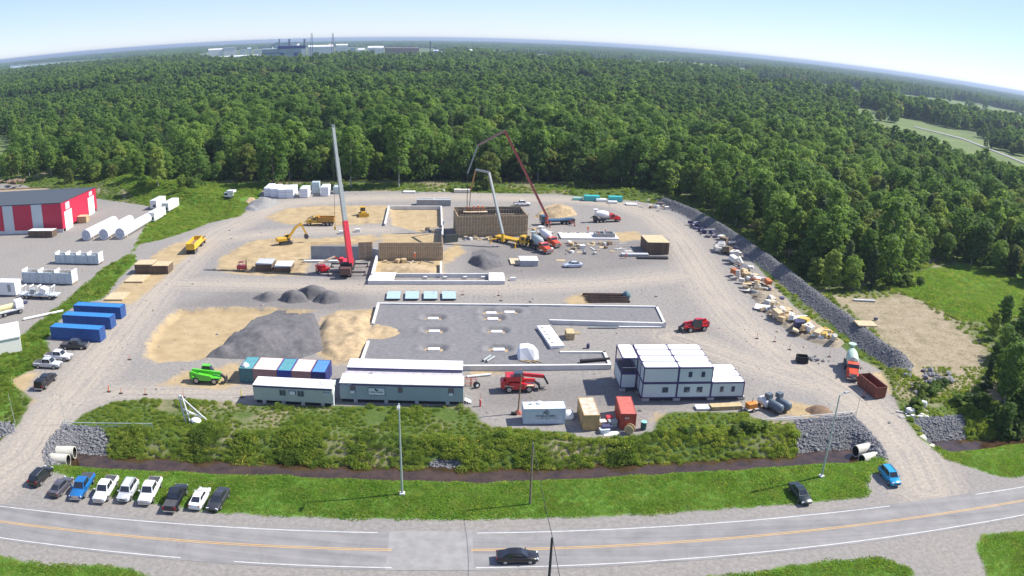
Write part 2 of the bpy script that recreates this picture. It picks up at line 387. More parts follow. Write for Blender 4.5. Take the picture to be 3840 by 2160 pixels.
def ground_material(far=False):
    m = bpy.data.materials.new('ground_cover')
    t, b = nodes_of(m)
    N, L = t.nodes, t.links
    geo = N.new('ShaderNodeNewGeometry')
    def noise(s, d=5, ro=.6):
        n = N.new('ShaderNodeTexNoise'); n.inputs['Scale'].default_value = s; n.inputs['Detail'].default_value = d; n.inputs['Roughness'].default_value = ro
        L.new(geo.outputs['Position'], n.inputs['Vector']); return n.outputs['Fac']
    def ramp(f, *st):
        r = N.new('ShaderNodeValToRGB')
        e = r.color_ramp.elements
        while len(e) < len(st): e.new(.5)
        for k, (p, c) in enumerate(st): e[k].position = p; e[k].color = (*c, 1)
        L.new(f, r.inputs['Fac']); return r.outputs['Color']
    def mix(f, a, c):
        x = N.new('ShaderNodeMix'); x.data_type = 'RGBA'
        L.new(f, x.inputs['Factor']); L.new(a, x.inputs['A']); L.new(c, x.inputs['B']); return x.outputs['Result']
    def m2(op, a, bb, c=None, clamp=False):
        x = N.new('ShaderNodeMath'); x.operation = op; x.use_clamp = clamp
        for k, v in enumerate((a, bb, c)):
            if v is None: continue
            if isinstance(v, (int, float)): x.inputs[k].default_value = v
            else: L.new(v, x.inputs[k])
        return x.outputs[0]
    n_big, n_mid, n_fine, n_grit = noise(.06, 4), noise(.35, 6), noise(1.6, 6, .7), noise(7, 4, .7)
    grass = ramp(n_fine, (.28, (.026, .045, .010)), (.5, (.052, .088, .020)), (.75, (.095, .125, .034)))
    if far:
        soil = ramp(n_big, (.3, (.040, .075, .018)), (.55, (.085, .125, .030)), (.75, (.16, .185, .05)))
        L.new(soil, b.inputs['Base Color']); b.inputs['Roughness'].default_value = .95
        return m
    def attr(nm):
        a = N.new('ShaderNodeAttribute'); a.attribute_name = nm; return a.outputs['Fac']
    wob = m2('ADD', m2('MULTIPLY', m2('SUBTRACT', n_mid, .5), 4.2), m2('MULTIPLY', m2('SUBTRACT', n_fine, .5), 2.6))
    def edge(nm, w=.5, off=0, k=1.0):
        return m2('ADD', m2('MULTIPLY', m2('ADD', attr(nm), m2('MULTIPLY', wob, k)), 1/(2*w)), .5+off, clamp=True)
    stone = ramp(n_fine, (.25, (.150, .143, .138)), (.5, (.215, .206, .198)), (.8, (.30, .286, .272)))
    dust = ramp(n_fine, (.25, (.29, .248, .198)), (.55, (.39, .34, .278)), (.8, (.48, .428, .36)))
    darkst = ramp(n_fine, (.25, (.105, .102, .104)), (.7, (.175, .170, .172)))
    sand = ramp(n_mid, (.25, (.29, .215, .118)), (.5, (.38, .288, .162)), (.8, (.46, .36, .215)))
    rubble = ramp(n_grit, (.35, (.04, .042, .046)), (.5, (.12, .12, .125)), (.7, (.24, .24, .245)))
    pale = ramp(m2('ADD', m2('MULTIPLY', n_mid, .5), m2('MULTIPLY', n_fine, .5)), (.32, (.12, .115, .055)), (.46, (.26, .212, .138)), (.62, (.36, .30, .212)))
    weeds = ramp(n_fine, (.3, (.045, .080, .016)), (.55, (.080, .125, .024)), (.8, (.125, .165, .040)))
    lawn = ramp(m2('ADD', m2('MULTIPLY', n_fine, .6), m2('MULTIPLY', n_mid, .4)), (.3, (.060, .125, .016)), (.5, (.100, .195, .026)), (.72, (.145, .240, .040)))
    c = mix(edge('dark', 2.5, -.2), stone, darkst)
    cv = N.new('ShaderNodeCombineXYZ'); L.new(m2('MULTIPLY', m2('ADD', attr('track'), m2('MULTIPLY', n_mid, .8)), 1.1), cv.inputs['X']); L.new(m2('MULTIPLY', n_big, 2.0), cv.inputs['Y'])
    rn_ = N.new('ShaderNodeTexNoise'); rn_.inputs['Scale'].default_value = 1.0; rn_.inputs['Detail'].default_value = 5; L.new(cv.outputs[0], rn_.inputs['Vector'])
    ruts = m2('ADD', m2('MULTIPLY', m2('SUBTRACT', rn_.outputs['Fac'], .42), 4.5), m2('MULTIPLY', n_fine, .5), clamp=True)
    c = mix(m2('MULTIPLY', n_big, .45), c, dust)
    tr = m2('MULTIPLY', edge('track', 2.6, .12), m2('ADD', m2('MULTIPLY', ruts, .80), .20, clamp=True))
    c = mix(tr, c, dust)
    c = mix(edge('sand', .7), c, sand)
    g = mix(edge('lawn', .6), weeds, lawn)
    worn = m2('MULTIPLY', m2('SUBTRACT', n_big, .50), 6.0, clamp=True)
    g = mix(m2('MULTIPLY', worn, m2('SUBTRACT', 1, edge('lawn', .6)), clamp=True), g, pale)
    cl = m2('MULTIPLY', edge('clear', 3.0, .1, 1.4), m2('ADD', m2('MULTIPLY', n_fine, 2.4), -.2, clamp=True), clamp=True)
    g = mix(cl, g, pale)
    c = mix(edge('grass', .3, 0, .45), c, g)
    c = mix(edge('rock', .25, 0, .35), c, rubble)
    L.new(c, b.inputs['Base Color'])
    b.inputs['Roughness'].default_value = .93
    b.inputs['Specular IOR Level'].default_value = .2
    bp = N.new('ShaderNodeBump'); bp.inputs['Strength'].default_value = .55; bp.inputs['Distance'].default_value = .25
    L.new(m2('ADD', m2('MULTIPLY', n_fine, .7), m2('MULTIPLY', n_grit, .5)), bp.inputs['Height'])
    L.new(bp.outputs['Normal'], b.inputs['Normal'])
    return m
vv = np.column_stack([GP, HZ])
ii = (np.arange(ny-1)[:, None]*nx+np.arange(nx-1)[None, :]).ravel()
ff = np.column_stack([ii, ii+1, ii+1+nx, ii+nx])
def grid_mesh(name, v, f, m, smooth=True):
    me = bpy.data.meshes.new(name)
    me.vertices.add(len(v)); me.vertices.foreach_set('co', v.astype(np.float32).ravel())
    me.loops.add(f.size); me.loops.foreach_set('vertex_index', f.astype(np.int32).ravel())
    me.polygons.add(len(f)); me.polygons.foreach_set('loop_start', np.arange(0, f.size, f.shape[1], dtype=np.int32))
    me.polygons.foreach_set('use_smooth', np.full(len(f), smooth))
    me.update(calc_edges=True)
    if m: me.materials.append(m)
    o = bpy.data.objects.new(name, me); COL.objects.link(o)
    return o
ground = grid_mesh('ground', vv, ff, ground_material())
for k, a in MK.items():
    at_ = ground.data.attributes.new(k, 'FLOAT', 'POINT')
    at_.data.foreach_set('value', np.clip(a, -5, 5).astype(np.float32))
tag(ground, 'bare gravel and sand of the building site with grassed banks', kind='structure')
# land beyond, a ring of sheets out to the horizon
GX1e, GY1e = GX0+(nx-1)*GS, GY0+(ny-1)*GS
FARR = 22000
mb = MB()
xs = [-FARR, -6000, -1500, GX0, GX1e, 1500, 6000, FARR]; ys = [-3000, -800, GY0, GY1e, 1500, 6000, FARR]
for i in range(len(xs)-1):
    for j in range(len(ys)-1):
        if xs[i] >= GX0-1 and xs[i+1] <= GX1e+1 and ys[j] >= GY0-1 and ys[j+1] <= GY1e+1: continue
        o = len(mb.v)
        mb.add([(xs[i], ys[j], 0), (xs[i+1], ys[j], 0), (xs[i+1], ys[j+1], 0), (xs[i], ys[j+1], 0)], [(0, 1, 2, 3)])
tag(mb.build('terrain', ground_material(True)), 'wooded plain reaching to the horizon', kind='structure')
# creek water
wl = []
cc = CREEK
tq = np.concatenate([np.linspace(cc[k], cc[k+1], 8, endpoint=False) for k in range(len(cc)-1)]+[cc[-1:]])
mb = MB(); vs = []
for k, p in enumerate(tq):
    d = tq[min(k+1, len(tq)-1)]-tq[max(k-1, 0)]; n = np.array([-d[1], d[0]])/np.hypot(*d)
    wv = 4.2
    vs += [(p[0]+n[0]*wv, p[1]+n[1]*wv, WATER_Z), (p[0]-n[0]*wv, p[1]-n[1]*wv, WATER_Z)]
mb.add(vs, [(2*k, 2*k+1, 2*k+3, 2*k+2) for k in range(len(tq)-1)])
wm = mat('brown_water', (.055, .032, .018), .12, var=.35, scale=.5, bump=.12, bscale=2.5)
tag(mb.build('water', wm), 'brown water of the drainage creek', kind='structure')
# road, one sheet over the ground, markings painted on it
def road_sheet(name, s0, s1, d0, d1, z, m, parent=None, n=1):
    mb = MB(); vs = []
    for k in range(n+1):
        s = s0+(s1-s0)*k/n
        for d in (d0, d1):
            p = rt*s+rn*(ROAD_D+d); vs.append((p[0], p[1], z))
    mb.add(vs, [(2*k, 2*k+2, 2*k+3, 2*k+1) for k in range(n)])
    return mb.build(name, m, parent)
asphalt = mat('worn_asphalt', (.255, .25, .245), .85, var=.10, scale=.35, bump=.2, bscale=12, spec=.3)
def lane_wear(m):
    """long streaks of wear along the driving direction, fine cracks across"""
    t = m.node_tree; N, L = t.nodes, t.links; b = N['Principled BSDF']
    base = b.inputs['Base Color'].links[0].from_socket
    g = N.new('ShaderNodeNewGeometry'); mp = N.new('ShaderNodeMapping'); mp.inputs['Rotation'].default_value = (0, 0, -ROAD_AZ); mp.inputs['Scale'].default_value = (.015, .9, 1)
    L.new(g.outputs['Position'], mp.inputs['Vector'])
    n = N.new('ShaderNodeTexNoise'); n.inputs['Scale'].default_value = 1; n.inputs['Detail'].default_value = 6; n.inputs['Roughness'].default_value = .7; L.new(mp.outputs[0], n.inputs['Vector'])
    r = N.new('ShaderNodeValToRGB'); r.color_ramp.elements[0].position, r.color_ramp.elements[1].position = .3, .72; r.color_ramp.elements[0].color = (.72, .72, .74, 1); r.color_ramp.elements[1].color = (1.08, 1.06, 1.03, 1)
    L.new(n.outputs['Fac'], r.inputs['Fac'])
    v = N.new('ShaderNodeTexVoronoi'); v.feature = 'DISTANCE_TO_EDGE'; v.inputs['Scale'].default_value = .09; v.inputs['Randomness'].default_value = 1
    wv = N.new('ShaderNodeTexNoise'); wv.inputs['Scale'].default_value = .6; L.new(g.outputs['Position'], wv.inputs['Vector'])
    ad = N.new('ShaderNodeMix'); ad.data_type = 'RGBA'; ad.blend_type = 'ADD'; ad.inputs['Factor'].default_value = 1
    L.new(g.outputs['Position'], ad.inputs['A']); L.new(wv.outputs['Color'], ad.inputs['B']); L.new(ad.outputs['Result'], v.inputs['Vector'])
    cr_ = N.new('ShaderNodeValToRGB'); cr_.color_ramp.elements[0].position, cr_.color_ramp.elements[1].position = .0, .006; cr_.color_ramp.elements[0].color = (.88, .88, .88, 1); cr_.color_ramp.elements[1].color = (1, 1, 1, 1); L.new(v.outputs['Distance'], cr_.inputs['Fac'])
    x = N.new('ShaderNodeMix'); x.data_type = 'RGBA'; x.blend_type = 'MULTIPLY'; x.inputs['Factor'].default_value = 1; L.new(base, x.inputs['A']); L.new(r.outputs['Color'], x.inputs['B'])
    y = N.new('ShaderNodeMix'); y.data_type = 'RGBA'; y.blend_type = 'MULTIPLY'; y.inputs['Factor'].default_value = 1; L.new(x.outputs['Result'], y.inputs['A']); L.new(cr_.outputs['Color'], y.inputs['B'])
    L.new(y.outputs['Result'], b.inputs['Base Color'])
lane_wear(asphalt)
road = tag(road_sheet('road', -420, 420, -LANE-.45, LANE+.45, .025, asphalt, n=40), 'grey two lane country road', kind='structure')
paint_w = mat('white_road_paint', (.66, .66, .64), .7, scale=1.2, col2=(.42, .42, .41))
paint_y = mat('yellow_road_paint', (.62, .36, .11), .7, scale=1.2, col2=(.44, .29, .13))
def s_of(x, y): return float(np.array(at(x, y)[:2])@rt)
patch = road_sheet('patch', s_of(975, 1385), s_of(1190, 1385), -LANE-.42, LANE+.42, .030, mat('old_road_patch', (.262, .254, .244), .9, var=.12, scale=.7), road)
for d, segs in ((LANE-.06, ((-400, s_of(950, 1343)), (s_of(1200, 1344), s_of(2240, 1276)), (s_of(2440, 1230), 400))),
                (-LANE-.06, ((-400, s_of(455, 1403)), (s_of(590, 1411), s_of(985, 1425)), (s_of(1198, 1428), 400)))):
    for a, b_ in segs: road_sheet('edge_line', a, b_, d, d+.14, .036, paint_w, road, 8)
for d in (-.20, .08):
    for a, b_ in ((-400, s_of(985, 1385)), (s_of(1185, 1385), 400)): road_sheet('centre_line', a, b_, d, d+.12, .036, paint_y, road, 8)
# ------------------------------------------------------------------ trees
bark = mat('bark', (.16, .125, .095), .9, var=.3, scale=3)
bark_pale = mat('pale_bark', (.42, .40, .36), .85, var=.3, scale=3)
LEAF = [leaf_mat('leaves_dark', (.058, .120, .026), (.130, .225, .048)),
        leaf_mat('leaves_mid', (.088, .172, .030), (.185, .290, .058)),
        leaf_mat('leaves_olive', (.105, .150, .032), (.200, .240, .058)), leaf_mat('leaves_grey', (.060, .110, .040), (.120, .180, .065)),
        leaf_mat('leaves_bright', (.120, .210, .032), (.245, .325, .068))]
def crown_mesh(name, rng, h, r, n_cl, n_leaf, leaf, m, shape='broad', base=.22):
    """crown of many small leaf faces gathered on clumps; gaps between the clumps"""
    V = []; cl = []
    for k in range(n_cl):
        t = (k+.5)/n_cl
        zz = base+(1-base)*t
        if shape == 'broad': pr = math.sqrt(max(.06, 1-(((zz-base)/(1-base)-.42)/.60)**2))
        elif shape == 'tall': pr = math.sqrt(max(.05, 1-(((zz-base)/(1-base)-.45)/.58)**2))*.85
        else: pr = max(.06, (1-(zz-base)/(1-base))**.85)
        a = k*2.39996+rng.uniform(-.5, .5)
        q = math.sqrt(rng.uniform(.25, 1))*r*pr*.80
        rc = r*rng.uniform(.16, .42)*(1 if shape != 'cone' else .8)
        cl.append((np.array([q*math.cos(a), q*math.sin(a), h*zz-rc*.55]), rc))
    per = n_leaf//n_cl
    for c, rc in cl:
        d = rng.normal(size=(per, 3)); d /= np.linalg.norm(d, axis=1)[:, None]
        d[:, 2] = np.where(d[:, 2] < -.35, -d[:, 2], d[:, 2])
        rad = rc*(.55+.5*rng.random(per)**.6)
        p = c+d*rad[:, None]*np.array([1.1, 1.1, .8])
        nrm = d+rng.normal(size=(per, 3))*.40+np.array([0, 0, .45]); nrm /= np.linalg.norm(nrm, axis=1)[:, None]
        t1 = np.cross(nrm, rng.normal(size=(per, 3))); t1 /= np.linalg.norm(t1, axis=1)[:, None]
        t2 = np.cross(nrm, t1)
        s = leaf*(.6+.8*rng.random(per))[:, None]
        V.append(np.stack([p-t1*s*.5, p+t2*s*.36+t1*s*.05, p+t1*s*.55, p-t2*s*.36+t1*s*.05], 1))
    V = np.concatenate(V).reshape(-1, 3)
    f = np.arange(len(V)).reshape(-1, 4)
    me = bpy.data.meshes.new(name)
    me.vertices.add(len(V)); me.vertices.foreach_set('co', V.astype(np.float32).ravel())
    me.loops.add(f.size); me.loops.foreach_set('vertex_index', f.astype(np.int32).ravel())
    me.polygons.add(len(f)); me.polygons.foreach_set('loop_start', np.arange(0, f.size, 4, dtype=np.int32))
    me.update(calc_edges=True); me.materials.append(m)
    return me, cl
def trunk_mesh(name, cl, h, r0, m, rng, base=.2):
    mb = MB()
    lean = rng.normal(size=2)*.02*h
    pts = [np.array([lean[0]*t, lean[1]*t, h*.86*t-.3*(1-t)]) for t in (0, .18, .4, .65, 1)]
    for k in range(4): mb.tube(pts[k], pts[k+1], r0*(1-.22*k), r0*(1-.22*(k+1)), n=6, cap=False)
    for c, rc in cl[::2]:
        z = max(h*base*.8, c[2]-np.hypot(c[0], c[1])*.7)
        a = np.array([lean[0]*z/h, lean[1]*z/h, z])
        mb.tube(a, c, r0*.34, r0*.10, n=5, cap=False)
    return mb.mesh(name, m)
TREES = []   # (trunk mesh, crown mesh, height, radius, kind)
rng = np.random.default_rng(11)
for k, (h, r, sh, mi, ncl, base, pale) in enumerate(((16.5, 5.6, 'broad', 0, 34, .12, 0), (18, 6.0, 'broad', 1, 38, .16, 0), (14, 5.4, 'broad', 2, 30, .10, 0), (20, 5.0, 'tall', 1, 36, .24, 1),
                                                       (16, 4.4, 'tall', 4, 30, .20, 1), (12.5, 5.2, 'broad', 4, 30, .08, 0), (17, 6.8, 'broad', 0, 40, .14, 0), (16, 3.8, 'cone', 3, 34, .08, 0))):
    cm, cl = crown_mesh('crown', rng, h, r, ncl, 3000, .80, LEAF[mi], sh, base)
    TREES.append((trunk_mesh('trunk', cl, h, .24 if sh != 'broad' else .30, bark_pale if pale else bark, rng, base), cm, h, r))
DIST = bpy.data.collections.new('tree_kinds')     # sources for the instanced wood, not linked to the scene
def src(name, me):
    o = bpy.data.objects.new(name, me); DIST.objects.link(o); return o
for k in range(8):                                  # mid-distance copies carry fewer, larger leaf faces
    h, r = TREES[k][2], TREES[k][3]
    cm, cl = crown_mesh('wood_crown', rng, h, r, 24, 700, 1.7, LEAF[(0, 1, 2, 1, 4, 4, 0, 3)[k]], ('broad', 'broad', 'broad', 'tall', 'tall', 'broad', 'broad', 'cone')[k], .2)
    src(f'wood_{k:02d}', cm)
for k in range(4):                                  # far stands: a patch of wood 60 m across
    V = []; F = []
    for j in range(46):
        x, y = rng.uniform(-32, 32, 2); h = rng.uniform(10, 19); r = rng.uniform(3.5, 6)
        o = len(V)
        n = 6
        V += [(x+r*math.cos(i), y+r*math.sin(i), h*.45+rng.uniform(-1, 1)) for i in np.arange(n)*2*math.pi/n]
        V += [(x+r*.6*math.cos(i+.5), y+r*.6*math.sin(i+.5), h*.85+rng.uniform(-1, 1)) for i in np.arange(n)*2*math.pi/n]
        V += [(x, y, h)]
        F += [(o+i, o+(i+1) % n, o+n+(i+1) % n, o+n+i) for i in range(n)]+[(o+n+i, o+n+(i+1) % n, o+2*n) for i in range(n)]
        V += [(x+r*math.cos(i), y+r*math.sin(i), 0) for i in np.arange(n)*2*math.pi/n]
        F += [(o+2*n+1+i, o+2*n+1+(i+1) % n, o+(i+1) % n, o+i) for i in range(n)]
    me = bpy.data.meshes.new('far_stand'); me.from_pydata(V, [], F); me.materials.append(LEAF[(0, 1, 1, 0)[k]])
    src(f'zfar_{k:02d}', me)
OPEN_POLY = W2([(-600, 452), (-200, 452), (0, 452), (60, 462), (270, 470), (400, 467), (560, 462), (800, 458), (1000, 458), (1400, 462), (1550, 474), (1650, 492), (1720, 507), (1790, 536), (1850, 578), (1925, 632), (2000, 690), (2080, 738), (2200, 748), (2232, 735), (2300, 692), (2420, 668), (2576, 705), (2750, 760), (2740, 800),
                (2576, 778), (2520, 800), (2490, 850), (2478, 930), (2445, 975), (2470, 1050), (2576, 1102), (2900, 1150), (2900, 1700), (-600, 1700)])
def fieldp(far_edge, near_edge, h=15): return np.array([at(x, y, 0)[:2] for x, y in far_edge]+[at(x, y, h)[:2] for x, y in near_edge[::-1]])
FIELDS = [fieldp([(2255, 236), (2400, 252), (2576, 284), (2700, 308)], [(2255, 250), (2400, 272), (2576, 300), (2700, 326)]),
          fieldp([(2190, 285), (2300, 300), (2420, 332), (2576, 388), (2700, 440)], [(2190, 300), (2300, 326), (2420, 366), (2576, 428), (2700, 480)]),
          fieldp([(1900, 198), (2080, 212), (2170, 228)], [(1900, 210), (2060, 226), (2170, 242)]),
          fieldp([(1480, 146), (1600, 152), (1760, 158), (1900, 176)], [(1480, 153), (1600, 161), (1760, 170), (1900, 184)]),
          fieldp([(2150, 268), (2220, 282)], [(2150, 278), (2220, 294)]), fieldp([(1240, 132), (1400, 138)], [(1240, 142), (1400, 148)]),
          W2([(-60, 345), (25, 340), (32, 400), (0, 440), (-60, 440)])]
def to_px(P, z=9.0):
    wx, wy, wz = P[:, 0], P[:, 1], np.full(len(P), z-CAM_H)
    l = np.sqrt(wx*wx+wy*wy+wz*wz); wx, wy, wz = wx/l, wy/l, wz/l
    Z = wy*cp-wz*sp; Yp = wy*sp+wz*cp; X = cr*wx+sr*Yp; Y = -sr*wx+cr*Yp
    th = np.arccos(Z); q = np.hypot(X, Y)+1e-9
    return (1920+FPX*th*X/q)/DS, (1080-FPX*th*Y/q)/DS
def scatter(r0, r1, step, jit=.42):
    out = []
    for y in np.arange(0, r1, step):
        for x in np.arange(-r1, r1, step):
            px, py = x+RNG.uniform(-jit, jit)*step, y+RNG.uniform(-jit, jit)*step
            d = math.hypot(px, py)
            if d < r0 or d > r1 or py < abs(px)*1.02-70: continue
            out.append((px, py))
    return np.array(out)
near = scatter(60, 950, 6.7); mid = scatter(950, 2600, 10.5)
def woods(P, marg=0):
    m = sd_poly(P, OPEN_POLY) < -marg
    a_, b_ = to_px(P, 0)
    m &= ~((a_ > 1850) & (b_ < 430) & (b_ > 190) & (vnoise(P, 95, 41)*.7+vnoise(P, 38, 42)*.3 > .60+.08*np.clip((2350-a_)/400, 0, 1)))
    for f in FIELDS[:-1]: m &= (sd_poly(P, f) < 0) | (vnoise(P, 34, 77) > .90)
    m &= sd_poly(P, FIELDS[-1]) < 0
    return P[m]
PLANT_BOX = np.array([at(x, y, 12)[:2] for x, y in ((500, 150), (655, 153), (790, 153), (870, 140), (960, 146), (1080, 148), (1120, 140))]+[at(x, y, 0)[:2] for x, y in ((1120, 122), (1000, 120), (860, 118), (700, 121), (500, 132))])
near = woods(near); mid = woods(mid)
mid = mid[sd_poly(mid, PLANT_BOX) < 0]
farp = scatter(2600, 9000, 62)
farp = farp[sd_poly(farp, PLANT_BOX) < 0]
RIVER = W2([(10, 165), (120, 156), (240, 149), (390, 140), (390, 150), (240, 161), (120, 172), (10, 184)])
farp = farp[sd_poly(farp, RIVER) < 0]
for f in FIELDS: farp = farp[sd_poly(farp, f) < -10]
# the trees that show largest stand as single trees
ux, uy = to_px(near)
d_edge = -sd_poly(near, OPEN_POLY)
inframe = (ux > -25) & (ux < 2600) & (uy > 0) & (uy < 1480)
score = np.where(inframe, np.hypot(near[:, 0], near[:, 1])+d_edge*5.0, 1e9)
order = np.argsort(score)[:290]
single = np.zeros(len(near), bool); single[order] = True
KIND_WORDS = ('dark green broad tree', 'tall green broad tree', 'round green broad tree', 'tall slender pale barked tree', 'slim light green tree', 'bushy light green tree', 'wide dark green tree', 'narrow pointed dark tree')
def region(p):
    x, y = p
    u, v = to_px(np.array([p]))
    if u[0] > 2420 and v[0] > 720: return 'in the shady grove beside the sandy clearing', 'trees of the grove by the sandy clearing'
    if u[0] > 1690: return 'at the edge of the wood behind the stone berm', 'trees of the wood behind the berm'
    if u[0] < 560: return 'at the edge of the wood behind the grassy spoil heaps', 'trees of the wood behind the spoil heaps'
    return 'at the edge of the wood behind the railway track', 'trees of the wood behind the railway'
for k in order:
    p = near[k]
    where, grp = region(p)
    u, v = to_px(near[k:k+1]); u = u[0]
    kind = int(RNG.choice([0, 1, 2, 3, 5, 6] if u < 1690 else [0, 1, 1, 3, 4, 5, 7, 2]))
    tm, cm, h, r = TREES[kind]
    s = RNG.uniform(.70, 1.16)*(1.02 if 560 < u < 1690 else .88 if u > 1690 else .62)
    if u > 1690 and d_edge[k] < 5: s *= .75
    if u > 2400 and v[0] > 700: s *= .62
    t = thing('tree', KIND_WORDS[kind]+' '+where, 'tree', (p[0], p[1], ground_z(p[0], p[1]) if p[1] < GY1e else 0), RNG.uniform(0, 6.28), grp)
    t.scale = (s, s, s*RNG.uniform(.92, 1.1))
    inst('trunk', tm, t); inst('crown', cm, t)
rest = near[~single]
for (x, y, kind, s, lb) in ((690, 470, 1, 1.28, 'big spreading tree standing alone behind the white wrapped bales'), (882, 468, 3, 1.12, 'slender tree leaning over the railway beside the crane boom'), (1003, 470, 3, 1.38, 'tallest pale barked tree standing forward at the railway'), (1228, 476, 2, 1.0, 'rounded olive tree under the red boom tip at the railway'), (1645, 468, 1, 1.15, 'broad light tree at the railway near the teal packs'), (350, 466, 4, .85, 'slim birch like tree on the spoil heap, western one'), (398, 466, 4, .9, 'slim birch like tree on the spoil heap, eastern one')):
    p = on(x, y); tm, cm, h, r = TREES[kind]
    t = thing('tree', lb, 'tree', p, x*.37); t.scale = (s*.95, s*.95, s); inst('trunk', tm, t); inst('crown', cm, t)
def gn_scatter(name, P, idx, scl, zs, coll_objs, label, m=None, rot=None):
    """point mesh + instance-on-points of the given source meshes"""
    me = bpy.data.meshes.new(name)
    me.vertices.add(len(P)); me.vertices.foreach_set('co', np.column_stack([P, zs]).astype(np.float32).ravel())
    for nm, ty, a in (('pick', 'INT', idx.astype(np.int32)), ('size', 'FLOAT', scl.astype(np.float32)), ('turn', 'FLOAT', (np.random.default_rng(3).random(len(P))*6.283).astype(np.float32))):
        x = me.attributes.new(nm, ty, 'POINT'); x.data.foreach_set('value', a)
    o = bpy.data.objects.new(name, me); COL.objects.link(o)
    c = bpy.data.collections.new(name+'_kinds')
    for s in coll_objs: c.objects.link(s)
    g = bpy.data.node_groups.new(name+'_scatter', 'GeometryNodeTree')
    g.interface.new_socket('Geometry', in_out='INPUT', socket_type='NodeSocketGeometry')
    g.interface.new_socket('Geometry', in_out='OUTPUT', socket_type='NodeSocketGeometry')
    N, L = g.nodes, g.links
    gi, go = N.new('NodeGroupInput'), N.new('NodeGroupOutput')
    ci = N.new('GeometryNodeCollectionInfo'); ci.inputs['Collection'].default_value = c
    ci.inputs['Separate Children'].default_value = True; ci.inputs['Reset Children'].default_value = True
    ip = N.new('GeometryNodeInstanceOnPoints'); ip.inputs['Pick Instance'].default_value = True
    def na(nm, ty):
        x = N.new('GeometryNodeInputNamedAttribute'); x.data_type = ty; x.inputs['Name'].default_value = nm; return x.outputs['Attribute']
    L.new(gi.outputs[0], ip.inputs['Points']); L.new(ci.outputs[0], ip.inputs['Instance'])
    L.new(na('pick', 'INT'), ip.inputs['Instance Index']); L.new(na('size', 'FLOAT'), ip.inputs['Scale'])
    cx = N.new('ShaderNodeCombineXYZ'); L.new(na('turn', 'FLOAT'), cx.inputs['Z']); L.new(cx.outputs[0], ip.inputs['Rotation'])
    L.new(ip.outputs[0], go.inputs[0])
    md = o.modifiers.new('scatter', 'NODES'); md.node_group = g
    return tag(o, label, kind='stuff')
near_src = [src(f'near_{k:02d}', TREES[k][1]) for k in range(8)]
rd_ = np.hypot(rest[:, 0], rest[:, 1])
rux, ruy = to_px(rest)
close = rd_ < 520
def zz(P): return np.array([ground_z(x, y) if (GX0 < x < GX1e and GY0 < y < GY1e) else 0 for x, y in P])
szs = RNG.uniform(.58, 1.14, len(rest))*np.where((rux > 2400) & (ruy > 650), .55, np.where(rux > 1690, .90, np.where(rux < 450, .8, 1.0)))*(.85+.3*vnoise(rest, 70, 8))
kd = RNG.choice([0, 1, 2, 3, 5, 6, 1, 4, 7], len(rest))
gn_scatter('woodland', rest[close], kd[close], szs[close], zz(rest[close]), near_src, 'dense green wood beyond the edge trees')
P2 = np.concatenate([rest[~close], mid]); k2 = RNG.choice([0, 1, 2, 3, 5, 6, 7], len(P2)); s2 = np.concatenate([szs[~close], RNG.uniform(.8, 1.2, len(mid))*(.85+.3*vnoise(mid, 90, 8))*1.2])
gn_scatter('distant_woodland', P2, k2, s2, np.zeros(len(P2)), [o for o in DIST.objects if o.name.startswith('wood_')], 'green wood stretching away towards the factory')
gn_scatter('far_woodland', farp, RNG.integers(0, 4, len(farp)), RNG.uniform(.9, 1.2, len(farp)), np.zeros(len(farp)), [o for o in DIST.objects if o.name.startswith('zfar_')], 'far hazy wood along the horizon')
# ------------------------------------------------------------------ low vegetation (nobody could count it)
def tuft_mesh(name, rng, n, r, h, leaf, m, up=.7, flowers=None):
    V = []
    for k in range(n):
        a = rng.uniform(0, 6.283); q = r*math.sqrt(rng.random())
        z = h*rng.uniform(.05, 1)*(1-.45*(q/r)**2)
        p = np.array([q*math.cos(a), q*math.sin(a), z])
        d = rng.normal(size=3); d[2] = abs(d[2])*up*2+.2; d /= np.linalg.norm(d)
        t = np.cross(d, rng.normal(size=3)); t /= np.linalg.norm(t)
        s = leaf*rng.uniform(.6, 1.4)
        V += [p-d*s*.5, p+t*s*.28, p+d*s*.6, p-t*s*.28]
    me = bpy.data.meshes.new(name)
    me.from_pydata([tuple(v) for v in V], [], [(4*i, 4*i+1, 4*i+2, 4*i+3) for i in range(n)])
    me.materials.append(m)
    if flowers:
        me.materials.append(flowers)
        for i, p in enumerate(me.polygons):
            if V[4*i][2] > h*.62 and rng.random() < .6: p.material_index = 1
    return me
G_DARK = leaf_mat('weeds_dark', (.075, .130, .024), (.145, .215, .040))
G_MID = leaf_mat('weeds_mid', (.130, .210, .030), (.235, .320, .055))
G_LITE = leaf_mat('weeds_light', (.185, .260, .040), (.320, .380, .085))
G_LAWN = leaf_mat('lawn_blades', (.120, .240, .026), (.215, .360, .052))
YEL = mat('goldenrod', (.50, .40, .03), .8)
rng = np.random.default_rng(23)
WSRC = []
for k in range(9):
    m = (G_DARK, G_MID, G_MID, G_LITE, G_DARK, G_MID, G_LITE, G_MID, G_DARK)[k]
    WSRC.append(src(f'weed_{k}', tuft_mesh('weed_clump', rng, 230, rng.uniform(.7, 1.15), rng.uniform(.7, 1.5), .27, m, .42, YEL if k == 3 else None)))
GSRC = [src(f'lawn_{k}', tuft_mesh('grass_clump', rng, 70, .7, .13, .19, (G_LAWN, G_LAWN, G_MID, G_LITE)[k], .18)) for k in range(4)]
BSRC = []
for k in range(5):
    cm, cl = crown_mesh('bush_leaves', rng, 3.2, 1.9, 14, 900, .42, (G_DARK, G_MID, LEAF[0], LEAF[1], G_DARK)[k], 'broad', .02)
    BSRC.append(src(f'bush_{k}', cm))
